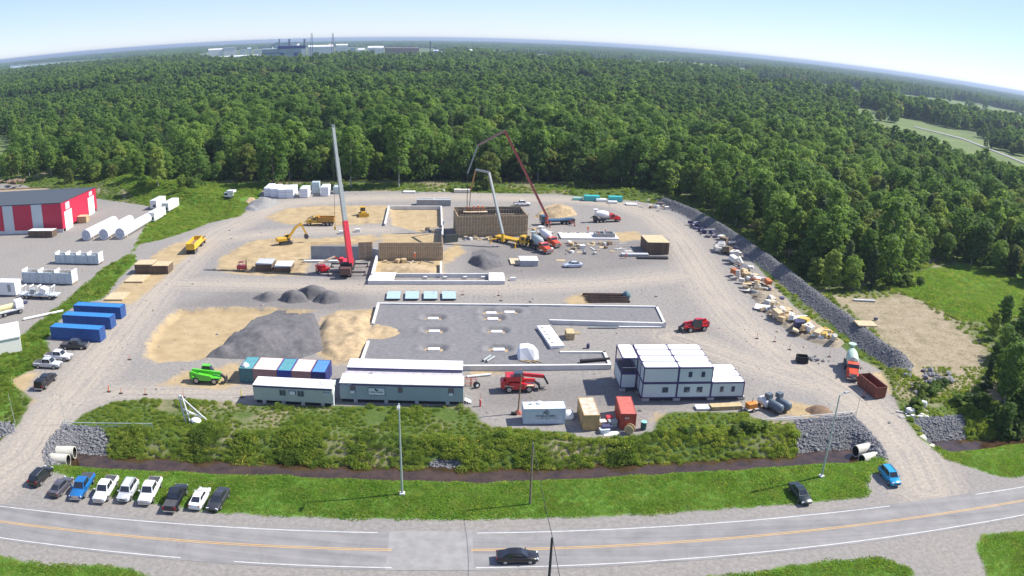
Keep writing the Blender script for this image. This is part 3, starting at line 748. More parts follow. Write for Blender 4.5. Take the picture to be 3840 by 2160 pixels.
def jgrid(x0, x1, y0, y1, st):
    gx_, gy_ = np.meshgrid(np.arange(x0, x1, st), np.arange(y0, y1, st))
    P = np.stack([gx_.ravel(), gy_.ravel()], 1)
    return P+RNG.uniform(-.5, .5, P.shape)*st
def vis(P, z=0):
    u, v = to_px(P, z); return P[(u > -60) & (u < 2640) & (v > 0) & (v < 1500)]
P = vis(jgrid(-130, 150, 56, 128, .80))
zt, mk, ba = terrain(P)
rdv = P@rn-ROAD_D
dcr, sdc = d_line(P, CREEK)
bank = (ba < -.5) & (rdv > 6) & (sdc < 0) & (dcr > 1.9) & (mk['rock'] < 0) & (vnoise(P, 5, 61)+.6*np.clip(1-(dcr-7)/6, 0, 1) > .33)
bank |= (ba < -.4) & (rdv > 6) & (sdc > 0) & (dcr > 1.75) & (dcr < 2.7) & (mk['rock'] < 0) & (vnoise(P, 3, 64) > .45)
Pb = P[bank]; zb = zt[bank]
hgt = (.35+.75*vnoise(Pb, 3.5, 71)**1.5)*np.where(sdc[bank] < 0, 1, .6)*np.where(dcr[bank] < 8, 1.05, .62)
pk = np.where((vnoise(Pb, 4, 81) > .74) & (dcr[bank] < 8), RNG.choice([0, 4, 8, 1], len(Pb)), RNG.choice([1, 2, 6, 6, 6, 7], len(Pb)))
pk = np.where((vnoise(Pb, 2.5, 85) > .80) & (RNG.random(len(Pb)) < .5) & (dcr[bank] < 9), 3, pk)
gn_scatter('weeds', Pb, pk, hgt, zb, WSRC, 'tall weeds and goldenrod covering the creek bank')
P = vis(jgrid(-120, 140, 52, 100, .62))
zt, mk, ba = terrain(P)
rdv = P@rn-ROAD_D; dcr, sdc = d_line(P, CREEK)
lw = (ba < -.15) & (((rdv > 4) & (sdc > 0) & (dcr > 2.2)) | (rdv < -4)) & (mk['rock'] < 0)
Pl = P[lw]
gn_scatter('grass', Pl, RNG.choice([0, 1, 0, 1, 2, 3], len(Pl)), .6+.9*vnoise(Pl, 3, 91), zt[lw]-.02, GSRC, 'bright mown grass between road and creek')
P = vis(jgrid(60, 214, 110, 230, 1.0)); P = P[sd_poly(P, Z_MEADOW) > -2]; P = P[sd_poly(P, OPEN_POLY) > -1]
zt, mk, ba = terrain(P)
Pg = vis(jgrid(-235, -20, 96, 320, 1.0)); Pg = Pg[(sd_poly(Pg, Z_STRIP) > -.5)]; zg, mg, bg_ = terrain(Pg); kp = (bg_ < -.2) & (mg['sand'] < .2)
P, zt = np.concatenate([P, Pg[kp]]), np.concatenate([zt, zg[kp]])
gn_scatter('meadow_grass', P, RNG.choice([0, 1, 2, 3], len(P)), .9+1.3*vnoise(P, 6, 95), zt-.02, GSRC, 'bright green rough grass of the meadow and the western strip')
# hedge-like strips, spoil heaps, meadow at the right, rail verge
P = vis(jgrid(-235, 214, 96, 330, 1.55))
zt, mk, ba = terrain(P)
sop = sd_poly(P, OPEN_POLY)
dB, _ = d_line(P, BERM)
up = (ba < -.3) & (mk['clear'] < 1) & (mk['rock'] < 0) & (sop > -6) & (mk['sand'] < .3) & (P@rn-ROAD_D > 35) & (sd_poly(P, Z_MEADOW) < -1.5) & (RNG.random(len(P)) < .75)
Pu = P[up]
gn_scatter('verge_growth', Pu, RNG.choice([1, 2, 5, 6, 7, 6], len(Pu)), RNG.uniform(.35, .85, len(Pu)), zt[up], WSRC, 'rough grass and weeds on the spoil heaps and verges')
# bushes: right bottom thicket, spoil heaps, wood edge
bp_ = []
for (x, y, n, sx, sy, s0, s1) in ((2530, 1075, 24, 50, 24, .8, 1.3), (2450, 1020, 18, 50, 22, .5, 1.0), (2560, 1000, 12, 30, 30, .9, 1.4), (2350, 985, 10, 40, 15, .5, .8), (2310, 1030, 6, 25, 15, .4, .8), (60, 440, 12, 50, 10, .8, 1.3), (330, 455, 20, 90, 10, .8, 1.4), (480, 470, 12, 50, 10, .7, 1.2), (2280, 715, 12, 40, 15, .7, 1.3),
                                   (2060, 1065, 3, 30, 6, .4, .7), (1850, 1085, 8, 90, 14, .35, .6), (1750, 1090, 5, 60, 12, .35, .6), (1640, 478, 10, 40, 6, .6, 1.0), (1500, 470, 10, 80, 4, .5, .9), (250, 1092, 3, 20, 4, .4, .6)):
    for k in range(n):
        q = on(x+RNG.normal()*sx*.5, y+RNG.normal()*sy*.5)
        if MK['rock'][int((q.y-GY0)/GS)*nx+int((q.x-GX0)/GS)] > -.5: continue
        t = thing('bush', 'x', 'bush', q, RNG.uniform(0, 6.28)); s = RNG.uniform(s0, s1); t.scale = (s, s, s*RNG.uniform(.75, 1.0))
        inst('foliage', BSRC[k % 5].data, t)
        w, g = (('thicket at the picture edge beside the eastern culvert', 'bushes by the eastern culvert') if x > 2300 and y > 900 else
                ('below the white modular offices on the creek bank', 'bushes below the modular offices') if y > 1000 and x > 1000 else
                ('beside the culvert of the western access road', 'bushes by the western culvert') if y > 1000 else
                ('on the spoil heaps behind the red hall', 'bushes on the spoil heaps') if x < 600 else
                ('at the corner of the meadow by the wood', 'bushes at the meadow corner') if x > 2200 else ('along the railway verge at the foot of the wood', 'bushes along the railway'))
        tag(t, ('leafy green bush in the ' if 'thicket' in w else 'leafy green bush ')+w, 'bush', g)
# ------------------------------------------------------------------ vehicles (x forward, y left, z up, origin on the ground under the middle)
rubber = mat('tyre_rubber', (.022, .022, .024), .85, var=.3)
alloy = mat('wheel_metal', (.42, .42, .44), .35, .7)
glass_d = mat('dark_glass', (.018, .022, .030), .06, var=.1, spec=.9)
glass_b = mat('window_glass', (.05, .07, .10), .08, var=.1, spec=.8)
black_pl = mat('black_plastic', (.025, .025, .028), .6)
steel_d = mat('dark_steel', (.07, .07, .075), .5, .4)
lamp_w = mat('headlamp_lens', (.75, .76, .78), .15)
lamp_r = mat('tail_lamp_red', (.35, .012, .012), .25)
chrome = mat('bright_trim', (.6, .6, .62), .2, .9)
grey_bed = mat('bed_liner', (.06, .06, .065), .8)
def paintm(name, col, rough=.28): return mat('paint_'+name, col, rough, var=.04, scale=.6, coat=.5)
WM = {}
def wheel(par, x, y, r, w, rimr=.62, name='wheel'):
    k = (round(r, 3), round(w, 3), rimr)
    if k not in WM:
        t = MB().lathe((0, -w/2, 0), (0, w/2, 0), [(0, r*.72), (0, r*.94), (w*.12, r), (w*.88, r), (w, r*.94), (w, r*.72)], 16).mesh('wheel', rubber, 40)
        q = MB()
        q.lathe((0, -w*.53, 0), (0, w*.53, 0), [(0, r*.2), (w*.03, r*rimr), (w*1.03, r*rimr), (w*1.06, r*.2)], 12)
        WM[k] = (t, q.mesh('rim', alloy, 40))
    o = inst(name, WM[k][0], par, (x, y, r)); inst('rim', WM[k][1], o)
    return o
def quad(m, pts): m.add(pts, [(0, 1, 2, 3)]); return m
def place2(a, b):
    """position and heading from two survey points on the ground: rear, front"""
    p, q = on(*a), on(*b)
    return (p+q)/2, math.atan2(q.y-p.y, q.x-p.x)
def body_loft(st, m, par, name='body'):
    secs = []
    for x, zb, zt, w in st:
        zm = zb+(zt-zb)*.5
        secs.append([(x, -w*.90, zb), (x, w*.90, zb), (x, w*.99, zb+(zt-zb)*.3), (x, w, zm), (x, w*.96, zt-(zt-zb)*.12), (x, w*.84, zt), (x, -w*.84, zt), (x, -w*.96, zt-(zt-zb)*.12), (x, -w, zm), (x, -w*.99, zb+(zt-zb)*.3)])
    return MB().loft(secs).build(name, m, par, smooth=38)
def cabin(par, m, xa, xb, xc, xd, zb, zr, wl, wt, name='cabin', posts=1):
    """glasshouse: windscreen foot, roof front, roof rear, rear window foot"""
    MB().loft([[(xa, -wl, zb), (xa, wl, zb), (xa+.02, wl, zb+.02), (xa+.02, -wl, zb+.02)],
               [(xb, -wt*1.0, zb), (xb, wt*1.0, zb), (xb, wt*.92, zr-.03), (xb, -wt*.92, zr-.03)],
               [((xb+xc)/2, -wt*1.06, zb), ((xb+xc)/2, wt*1.06, zb), ((xb+xc)/2, wt*.96, zr), ((xb+xc)/2, -wt*.96, zr)],
               [(xc, -wt*1.0, zb), (xc, wt*1.0, zb), (xc, wt*.90, zr-.04), (xc, -wt*.90, zr-.04)],
               [(xd, -wl, zb), (xd, wl, zb), (xd-.02, wl, zb+.02), (xd-.02, -wl, zb+.02)]]).build(name, m, par, smooth=30)
    def lerp(a, b, t): return tuple(a[i]+(b[i]-a[i])*t for i in range(3))
    def win(nm, p, up, f0, f1, off):
        a, b, c, d = p
        q = [lerp(lerp(a, b, f0), lerp(d, c, f0), up[0]), lerp(lerp(a, b, f1), lerp(d, c, f1), up[0]), lerp(lerp(a, b, f1), lerp(d, c, f1), up[1]), lerp(lerp(a, b, f0), lerp(d, c, f0), up[1])]
        o = Vector(off); mbw = MB()
        fr = [tuple(Vector(v)+o) for v in q]; bk = [tuple(Vector(v)-o*.5) for v in q]
        mbw.add(fr+bk, [(0, 1, 2, 3), (0, 4, 5, 1), (1, 5, 6, 2), (2, 6, 7, 3), (3, 7, 4, 0)])
        mbw.build(nm, glass_d, par)
    win('windscreen', ((xa, -wl, zb), (xa, wl, zb), (xb, wt*.92, zr-.03), (xb, -wt*.92, zr-.03)), (.10, .94), .06, .94, (.025, 0, .025))
    win('rear_window', ((xd, wl, zb), (xd, -wl, zb), (xc, -wt*.90, zr-.04), (xc, wt*.90, zr-.04)), (.12, .92), .08, .92, (-.025, 0, .025))
    xm = (xb+xc)/2
    for s in (-1, 1):
        nm = 'side_window'
        win(nm, ((xa-.3, s*wl, zb), (xm, s*wt*1.06, zb), (xm, s*wt*.96, zr), (xb, s*wt*.92, zr-.03)), (.14, .88), .05, .95, (0, s*.03, .01))
        win(nm, ((xm, s*wt*1.06, zb), (xd+.3, s*wl, zb), (xc, s*wt*.90, zr-.04), (xm, s*wt*.96, zr)), (.14, .88), .05, .95, (0, s*.03, .01))
def lights(par, xf, xr, w, zf, zr, tall=.0):
    for s in (-1, 1):
        MB().box((xf, s*w*.74, zf), (.12, .36, .17), rz=s*-.2).build('headlight', lamp_w, par)
        MB().box((xr, s*w*.80, zr), (.10, .22, .20+tall)).build('tail_light', lamp_r, par)
def car(name, label, cat, a, b, kind, m, group=None):
    loc, rz = place2(a, b)
    t = thing(name, label, cat, loc, rz, group)
    if kind == 'sedan':
        body_loft([(-2.42, .42, .78, .70), (-2.34, .28, .95, .84), (-1.7, .20, 1.02, .91), (-.9, .19, .98, .93), (.6, .19, .95, .93), (1.2, .20, .92, .92), (1.9, .24, .80, .88), (2.3, .30, .66, .80), (2.42, .38, .58, .66)], m, t)
        cabin(t, m, 1.15, .35, -.95, -1.85, .94, 1.44, .74, .62)
        MB().box((2.41, 0, .50), (.06, .8, .14)).build('grille', black_pl, t)
        lights(t, 2.28, -2.36, .86, .62, .82)
        wx, wr, ww, wy = 1.42, .33, .22, .80
        for s in (-1, 1): MB().box((.95, s*.99, 1.0), (.12, .18, .13)).build('mirror', m, t)
    elif kind == 'suv':
        body_loft([(-2.36, .45, .95, .76), (-2.28, .30, 1.08, .88), (-1.5, .24, 1.08, .94), (.6, .24, 1.06, .95), (1.1, .25, 1.03, .94), (1.9, .28, .96, .90), (2.25, .36, .84, .82), (2.36, .42, .74, .68)], m, t)
        cabin(t, m, 1.2, .55, -1.75, -2.2, 1.04, 1.70, .80, .70)
        for s in (-1, 1): MB().bar((.35, s*.60, 1.75), (-1.7, s*.60, 1.75), .05).build('roof_rail', chrome, t); MB().box((1.0, s*1.03, 1.12), (.12, .2, .16)).build('mirror', m, t)
        MB().box((2.34, 0, .66), (.06, .9, .22)).build('grille', black_pl, t)
        lights(t, 2.22, -2.32, .88, .84, 1.0, .15)
        wx, wr, ww, wy = 1.38, .37, .24, .82
    else:
        body_loft([(-2.9, .55, 1.02, .92), (-2.84, .50, 1.12, .97), (-1.2, .40, 1.14, .99), (-1.0, .38, 1.14, .99), (1.1, .36, 1.14, .99), (1.7, .38, 1.12, .97), (2.6, .44, 1.05, .93), (2.86, .52, .96, .84), (2.92, .56, .86, .74)], m, t)
        cabin(t, m, 1.45, .75, -.75, -1.08, 1.12, 1.88, .86, .76)
        MB().b(-2.74, -1.22, -.80, .80, .9, 1.155).build('bed_cover' if kind == 'pickup' else 'bed', grey_bed, t)
        if kind == 'topper':
            MB().loft([[(x, -w, 1.13), (x, w, 1.13), (x, w*.88, z), (x, -w*.88, z)] for x, w, z in ((-2.86, .92, 1.75), (-2.7, .93, 1.84), (-1.2, .93, 1.86), (-1.12, .9, 1.80))]).build('cargo_topper', m, t, smooth=30)
            for s in (-1, 1): MB().box((-2.0, s*.90, 1.5), (1.0, .06, .36)).build('topper_window', glass_d, t)
        MB().box((2.90, 0, .78), (.07, 1.1, .34)).build('grille', chrome if kind != 'topper' else black_pl, t)
        MB().box((2.95, 0, .50), (.12, 1.7, .2)).build('bumper', chrome, t); MB().box((-2.95, 0, .52), (.12, 1.7, .18)).build('rear_bumper', chrome, t)
        lights(t, 2.80, -2.90, .98, .86, .92, .22)
        for s in (-1, 1): MB().box((1.15, s*1.12, 1.3), (.13, .24, .2)).build('mirror', m if kind != 'topper' else black_pl, t)
        wx, wr, ww, wy = 1.80, .41, .27, .86
    for sx in (-1, 1):
        for sy in (-1, 1): wheel(t, sx*wx, sy*wy, wr, ww)
    return t
RS = 'cars parked in a row beside the road'; LS = 'pickups parked by the blue containers'
pw = paintm('white', (.78, .78, .77)); pk_ = paintm('black', (.012, .012, .014)); pdg = paintm('charcoal', (.035, .037, .042)); pbl = paintm('blue', (.01, .13, .36)); psv = paintm('silver', (.50, .52, .53), .3)
pgr = paintm('grey', (.075, .072, .085)); pcy = paintm('bright_blue', (.01, .27, .50)); pgn = paintm('dark_green', (.015, .025, .024)); plb = paintm('pale_blue', (.50, .56, .66))
car('parked_suv', 'black estate car at the western end of the roadside row', 'car', (88, 1224), (122, 1190), 'suv', pk_, RS)
car('parked_sedan', 'dark grey sedan parked beside the blue pickup', 'car', (141, 1248), (170, 1216), 'sedan', pgr, RS)
car('parked_pickup', 'bright blue pickup with dark bed cover facing the road', 'pickup truck', (228, 1206), (192, 1262), 'pickup', pbl, RS)
car('parked_pickup', 'white pickup between the blue pickup and the silver SUV', 'pickup truck', (287, 1212), (250, 1270), 'pickup', pw, RS)
car('parked_suv', 'silver SUV with roof rails between two white pickups', 'car', (338, 1220), (310, 1268), 'suv', psv, RS)
car('parked_pickup', 'white pickup between the silver SUV and the black pickup', 'pickup truck', (396, 1214), (364, 1276), 'pickup', pw, RS)
car('parked_pickup', 'black pickup with its tailgate towards the road', 'pickup truck', (430, 1290), (458, 1236), 'open', pk_, RS)
car('parked_sedan', 'white sedan next to the black pickup beside the road', 'car', (492, 1283), (516, 1240), 'sedan', pw, RS)
car('parked_sedan', 'dark sedan at the eastern end of the roadside row', 'car', (565, 1243), (536, 1288), 'sedan', pdg, RS)
car('parked_sedan', 'dark green sedan standing on the verge near the tall lamp post', 'car', (1996, 1230), (2026, 1270), 'sedan', pgn)
car('parked_car', 'bright blue car parked on the access road corner', 'car', (2220, 1188), (2252, 1226), 'suv', pcy)
car('driving_sedan', 'black sedan driving along the near lane of the road', 'car', (1247, 1410), (1355, 1408), 'sedan', pk_)
car('parked_pickup', 'black pickup parked beside the nearest blue container', 'pickup truck', (157, 876), (222, 876), 'open', pdg, LS)
car('parked_pickup', 'white pickup parked between the black and the silver pickups', 'pickup truck', (118, 902), (180, 906), 'open', pw, LS)
car('parked_pickup', 'silver crew cab pickup with dark bed cover by the haul road', 'pickup truck', (90, 922), (154, 925), 'pickup', psv, LS)
car('parked_pickup', 'black pickup with cargo topper beside the sandy patch', 'pickup truck', (98, 985), (136, 950), 'topper', pk_)
car('parked_sedan', 'pale blue hatchback parked in the middle of the site', 'car', (1462, 671), (1420, 672), 'sedan', plb)
car('parked_pickup', 'white pickup parked behind the big formwork box', 'pickup truck', (1288, 518), (1338, 517), 'open', pw)

# ---- trucks and machines
or_p = paintm('orange_red', (.62, .07, .012)); yel_p = mat('machine_yellow', (.62, .36, .025), .45, var=.12); red_p = paintm('signal_red', (.50, .012, .018), .35); grn_p = paintm('lime_green', (.10, .52, .03), .35)
crane_red = mat('crane_red', (.60, .03, .05), .4, var=.08); boom_grey = mat('boom_grey', (.30, .33, .32), .45, var=.08); dirty_w = mat('dirty_white', (.62, .62, .60), .6, var=.15)
mix_grey = mat('drum_grey', (.36, .42, .42), .45, var=.1); mix_white = mat('drum_white', (.70, .70, .72), .4, var=.06)
def axles(t, xs, y, r, w, dual=True):
    for x in xs:
        for s in (-1, 1):
            wheel(t, x, s*y, r, w)
def conv_cab(t, m, x0, w=2.3, L=1.7, hood=1.9, zb=1.0, h=1.55):
    """bonneted truck cab, x0 = rear of cab; bonnet ahead"""
    MB().loft([[(x, -ww/2, zb), (x, ww/2, zb), (x, ww/2*.94, z), (x, -ww/2*.94, z)] for x, ww, z in ((x0, w, zb+h), (x0+L*.8, w, zb+h+.02), (x0+L, w*.98, zb+h*.62), (x0+L+.05, w*.9, zb+h*.55))]).build('cab', m, t, smooth=30)
    MB().loft([[(x, -ww/2, zb-.15), (x, ww/2, zb-.15), (x, ww/2*.86, z), (x, -ww/2*.86, z)] for x, ww, z in ((x0+L, w*.88, zb+h*.60), (x0+L+hood*.7, w*.80, zb+h*.46), (x0+L+hood, w*.72, zb+h*.34))]).build('bonnet', m, t, smooth=30)
    quad(MB(), [(x0+L*.83, -w*.42, zb+h*.97), (x0+L*1.02, -w*.42, zb+h*.60), (x0+L*1.02, w*.42, zb+h*.60), (x0+L*.83, w*.42, zb+h*.97)]).build('windscreen', glass_d, t)
    for s in (-1, 1):
        MB().b(x0+.3, x0+L*.82, s*w/2-.03, s*w/2+.03, zb+h*.5, zb+h*.9).build('side_window', glass_d, t)
        MB().box((x0+L+.1, s*(w/2+.25), zb+h*.75), (.12, .22, .45)).build('mirror', black_pl, t)
        MB().box((x0+L+hood+.0, s*w*.28, zb+.25), (.08, .32, .22)).build('headlight', lamp_w, t)
        MB().b(x0+L+hood*.25, x0+L+hood*.95, s*w*.36 if s > 0 else -w*.52, s*w*.52 if s > 0 else -w*.36, zb-.25, zb+.22).build('mudguard', m, t)
    MB().b(x0+L+hood-.03, x0+L+hood+.07, -w*.26, w*.26, zb-.1, zb+h*.30).build('grille', chrome, t)
    MB().b(x0+L+hood, x0+L+hood+.22, -w*.5, w*.5, zb-.5, zb-.22).build('bumper', chrome, t)
def mixer(label, a, b, cabm, drumm, group='concrete mixer trucks'):
    loc, rz = place2(a, b)
    t = thing('mixer_truck', label, 'mixer truck', loc, rz, group)
    MB().b(-4.6, 4.3, -.45, .45, .75, 1.05).build('chassis', steel_d, t)
    conv_cab(t, cabm, 1.0)
    MB().lathe((.55, 0, 2.15), (-4.1, 0, 3.05), [(0, .55), (.35, 1.0), (1.2, 1.22), (2.4, 1.20), (3.6, .95), (4.5, .62), (4.7, .55)], 18).build('drum', drumm, t, smooth=35)
    MB().b(-4.6, -3.6, -.8, .8, 1.0, 2.0).build('rear_frame', steel_d, t)
    MB().lathe((-4.0, 0, 3.7), (-4.0, 0, 4.3), [(0, .45), (.6, .85)], 10).build('hopper', drumm, t)
    MB().bar((-4.3, 0, 2.3), (-5.6, .5, 1.3), .5, .12).build('chute', steel_d, t)
    MB().tube((.8, -.5, 1.5), (.8, .5, 1.5), .42, n=12).build('water_tank', dirty_w, t)
    for s in (-1, 1): MB().b(-3.9, -.3, s*1.12-.14, s*1.12+.14, 1.08, 1.18).build('mudguard', steel_d, t)
    axles(t, (3.7,), 1.0, .52, .32); axles(t, (-1.2, -2.5, -3.7), .98, .52, .5)
    return t
mixer('orange cabbed mixer truck with grey drum, nearer of the two at the yellow boom pump', (1322, 612), (1398, 648), or_p, mix_grey)
mixer('orange cabbed mixer truck with white drum, farther of the two at the yellow boom pump', (1345, 600), (1416, 630), or_p, mix_white)
mixer('red cabbed mixer truck with white drum behind the red boom pump', (1478, 560), (1572, 556), red_p, mix_white)
mixer('orange mixer truck with pale green drum at the eastern site gate', (2133, 900), (2146, 975), or_p, mat('drum_mint', (.42, .55, .45), .45, var=.06), None)
def dump_truck(label, a, b, m, bedm, group=None, L=8.4):
    loc, rz = place2(a, b)
    t = thing('dump_truck', label, 'dump truck', loc, rz, group)
    MB().b(-L/2, L/2-.6, -.45, .45, .75, 1.05).build('chassis', steel_d, t)
    conv_cab(t, m, L/2-3.6, hood=1.7)
    x0, x1 = -L/2-.3, L/2-3.9
    bed = MB()
    bed.b(x0, x1, -1.25, 1.25, 1.15, 1.30)
    for s in (-1, 1): bed.b(x0, x1, s*1.2-.06, s*1.2+.06, 1.3, 2.6)
    bed.b(x1-.1, x1, -1.14, 1.14, 1.3, 2.9); bed.b(x1, x1+.9, -1.2, 1.2, 2.80, 2.90)
    bd = bed.build('dump_bed', bedm, t)
    MB().b(x0-.08, x0, -1.25, 1.25, 1.25, 2.55).build('tailgate', bedm, t)
    for k in range(6):
        for s in (-1, 1): MB().b(x0+.3+k*(x1-x0-.6)/5-.06, x0+.3+k*(x1-x0-.6)/5+.06, s*1.30-.05, s*1.30+.05, 1.3, 2.6).build('rib', bedm, bd)
    axles(t, (L/2-1.0,), 1.0, .52, .32); axles(t, (-1.3, -2.6, -3.7), .98, .52, .5)
    return t
dump_truck('yellow dump truck standing side-on before the sand heap', (838, 566), (772, 566), yel_p, mat('bed_ochre', (.46, .24, .035), .55, var=.2))
# semi-trailer tipper on the haul road
loc, rz = place2((480, 640), (512, 606))
t = thing('tipper_lorry', 'yellow articulated tipper lorry parked beside the western haul road', 'truck', loc, rz)
MB().b(-6.6, 5.2, -.4, .4, .8, 1.05).build('chassis', steel_d, t)
conv_cab(t, yel_p, 1.9, hood=1.8)
bed = MB(); bed.b(-6.9, 1.4, -1.25, 1.25, 1.2, 1.35); bed.b(-6.95, -6.85, -1.25, 1.25, 1.35, 2.9); bed.b(1.3, 1.4, -1.25, 1.25, 1.35, 3.0)
for s in (-1, 1): bed.b(-6.9, 1.4, s*1.2-.06, s*1.2+.06, 1.35, 2.9)
bed.build('trailer_body', mat('tipper_yellow', (.72, .44, .03), .45, var=.1), t)
MB().box((-2.6, 0, 1.75), (7.6, 2.2, .7), taper=.8).build('load', mat('soil_load', (.26, .17, .10), .95, var=.3), t)
axles(t, (4.6, 2.3, 1.1), .98, .52, .45); axles(t, (-4.2, -5.4, -6.4), .98, .52, .5)
# excavator
def tracks(t, L, gauge, w, h, name='track'):
    for s in (-1, 1):
        r = h/2
        pr = [(-L/2+r*math.sin(a)*-1, r-r*math.cos(a)) for a in np.linspace(0, math.pi, 7)]
        pr = [(-L/2+r-r*math.sin(a), r-r*math.cos(a)) for a in np.linspace(0, math.pi, 7)]+[(L/2-r+r*math.sin(a), r+r*math.cos(a)) for a in np.linspace(0, math.pi, 7)]
        MB().side(pr, s*gauge-w/2, s*gauge+w/2).build(name, steel_d, t)
def excavator(label, a, b, m):
    loc, rz = place2(a, b)
    t = thing('excavator', label, 'excavator', loc, rz)
    tracks(t, 4.2, 1.15, .6, .95)
    MB().b(-2.5, 1.5, -1.4, 1.4, 1.15, 1.35).build('turntable', steel_d, t)
    MB().b(-2.9, .2, -1.45, 1.45, 1.35, 2.35).build('body', m, t, bevel=.12)
    MB().b(-3.1, -2.6, -1.45, 1.45, 1.2, 2.3).build('counterweight', m, t, bevel=.15)
    c = MB().loft([[(x, .35, z0), (x, 1.4, z0), (x, 1.35, z1), (x, .4, z1)] for x, z0, z1 in ((.1, 1.35, 2.95), (1.3, 1.35, 2.95), (1.75, 1.35, 2.2))]).build('cab', glass_d, t)
    MB().b(.05, 1.4, .38, 1.38, 2.95, 3.03).build('cab_roof', m, c)
    pts = [Vector((.9, -.2, 1.9)), Vector((3.6, -.2, 5.4)), Vector((5.8, -.2, 6.2)), Vector((7.2, -.2, 2.6))]
    MB().bar(pts[0], pts[1], .5, .75).bar(pts[1], pts[2], .5, .65).build('boom', m, t)
    MB().bar(pts[2]+Vector((-.5, 0, .5)), pts[3], .4, .55).build('stick', m, t)
    MB().tube((1.4, .2, 1.9), (3.3, .1, 4.6), .12).tube((3.4, -.2, 5.9), (5.2, -.2, 6.7), .11).build('ram', chrome, t)
    MB().side([(6.6, 2.5), (7.5, 2.7), (7.9, 1.7), (7.3, 1.0), (6.5, 1.3)], -.8, .45).build('bucket', steel_d, t)
    return t
excavator('yellow excavator with raised arm standing on the churned sand', (703, 616), (735, 612), yel_p).scale = (.84, .84, .84)
# bulldozer on the levelled sand
loc, rz = place2((910, 536), (916, 548))
t = thing('bulldozer', 'small yellow bulldozer on the levelled sand near the pile', 'bulldozer', loc, rz)
tracks(t, 3.2, .95, .55, .9)
MB().b(-1.5, 1.7, -.7, .7, .6, 1.4).build('body', yel_p, t, bevel=.08)
c = MB().b(-1.2, .3, -.75, .75, 1.4, 2.6).build('cab', glass_d, t); MB().b(-1.4, .4, -.85, .85, 2.6, 2.72).build('cab_roof', yel_p, c)
MB().box((2.3, 0, .6), (.25, 3.2, 1.1), ry=.1).build('blade', yel_p, t)
for s in (-1, 1): MB().bar((.5, s*1.35, .5), (2.2, s*1.3, .5), .16).build('push_arm', steel_d, t)
# telehandlers
def telehandler(label, a, b, m, boomm=None, roto=False):
    loc, rz = place2(a, b)
    t = thing('telehandler', label, 'telehandler', loc, rz, 'telehandlers')
    MB().loft([[(x, -.75, z0), (x, .75, z0), (x, .75, z1), (x, -.75, z1)] for x, z0, z1 in ((-3.0, .9, 1.9), (-2.6, .6, 2.1), (-1.0, .55, 1.6), (2.0, .55, 1.3), (2.6, .7, 1.1))]).build('chassis', m, t, smooth=30)
    MB().loft([[(x, -1.2, z0), (x, -.5, z0), (x, -.5, z1), (x, -1.2, z1)] for x, z0, z1 in ((-1.6, .8, 1.7), (-1.2, .7, 1.9), (.9, .7, 1.6), (1.3, .8, 1.4))]).build('engine_cover', m, t, smooth=30)
    c = MB().loft([[(x, .2, 1.0), (x, 1.2, 1.0), (x, 1.1, z1), (x, .3, z1)] for x, z1 in ((-1.0, 2.3), (-.8, 2.75), (.5, 2.75), (1.1, 1.8))]).build('cab', glass_d, t)
    MB().box((-.15, .7, 2.8), (1.5, .9, .1)).build('cab_roof', m, c)
    MB().bar((-2.5, -.1, 2.15), (2.7, -.1, 1.75), .42, .5).build('boom', boomm or m, t)
    MB().bar((2.4, -.1, 1.75), (3.5, -.1, .9), .34, .4).build('boom_head', steel_d, t)
    MB().b(3.4, 3.55, -.75, .75, .25, 1.05).build('carriage', black_pl, t)
    for s in (-1, 1): MB().b(3.5, 4.6, s*.45-.07, s*.45+.07, .18, .26).build('fork', steel_d, t)
    for sx in (-1, 1):
        for sy in (-1, 1):
            wheel(t, sx*1.65, sy*.98, .62, .45, .6)
            MB().b(sx*1.65-.75, sx*1.65+.75, sy*1.0-.25, sy*1.0+.25, 1.22, 1.30).build('mudguard', m if not roto else mat('cream_paint', (.60, .52, .34), .5), t)
    return t
telehandler('bright green telehandler parked west of the storage containers', (487, 958), (558, 962), grn_p)
telehandler('red telehandler with forks lowered east of the foundation slab', (1778, 828), (1716, 834), red_p)
t = telehandler('red rotating telehandler behind the wooden mast and white container', (1262, 982), (1345, 980), red_p, None, True)
MB().b(-2.2, .6, -1.1, 1.1, 2.0, 2.9).build('upper_body', red_p, t, bevel=.1); MB().b(-.9, .6, -1.0, 0, 2.9, 3.5).build('upper_cab', glass_b, t); MB().bar((.2, .5, 2.7), (4.2, .5, 2.2), .5, .55).build('turret_boom', red_p, t); MB().bar((4.2, .5, 2.3), (5.0, .5, .8), .5, .3).build('quick_hitch', black_pl, t)
# red fork-lift and red boom lift by the crane
loc, rz = place2((608, 688), (610, 672))
t = thing('forklift', 'small red forklift beside the long shadow of the crane boom near the bundled panels', 'forklift', loc, SITE)  # the long dark line next to it is cast by the crane boom
MB().b(-1.2, 1.0, -.7, .7, .4, 1.3).build('body', red_p, t, bevel=.06)
MB().b(-.7, .5, -.65, .65, 2.1, 2.2).build('overhead_guard', red_p, t)
for sx in (-.65, .45):
    for sy in (-.6, .6): MB().bar((sx, sy, 1.3), (sx, sy, 2.15), .08).build('guard_post', red_p, t)
for s in (-1, 1): MB().bar((1.15, s*.4, .1), (1.15, s*.4, 2.6), .12).build('mast_rail', steel_d, t); MB().b(1.2, 2.3, s*.35-.06, s*.35+.06, .1, .18).build('fork', steel_d, t)
for sx in (-.8, .7):
    for sy in (-1, 1): wheel(t, sx, sy*.65, .36, .3)
loc, rz = place2((790, 688), (835, 682))
t = thing('boom_lift', 'red boom lift with folded cream arm beside the red crane', 'boom lift', loc, rz)
MB().b(-1.6, 1.6, -.9, .9, .5, 1.2).build('base', red_p, t, bevel=.06); MB().b(-1.8, .6, -.8, .8, 1.25, 2.0).build('turret', red_p, t, bevel=.08)
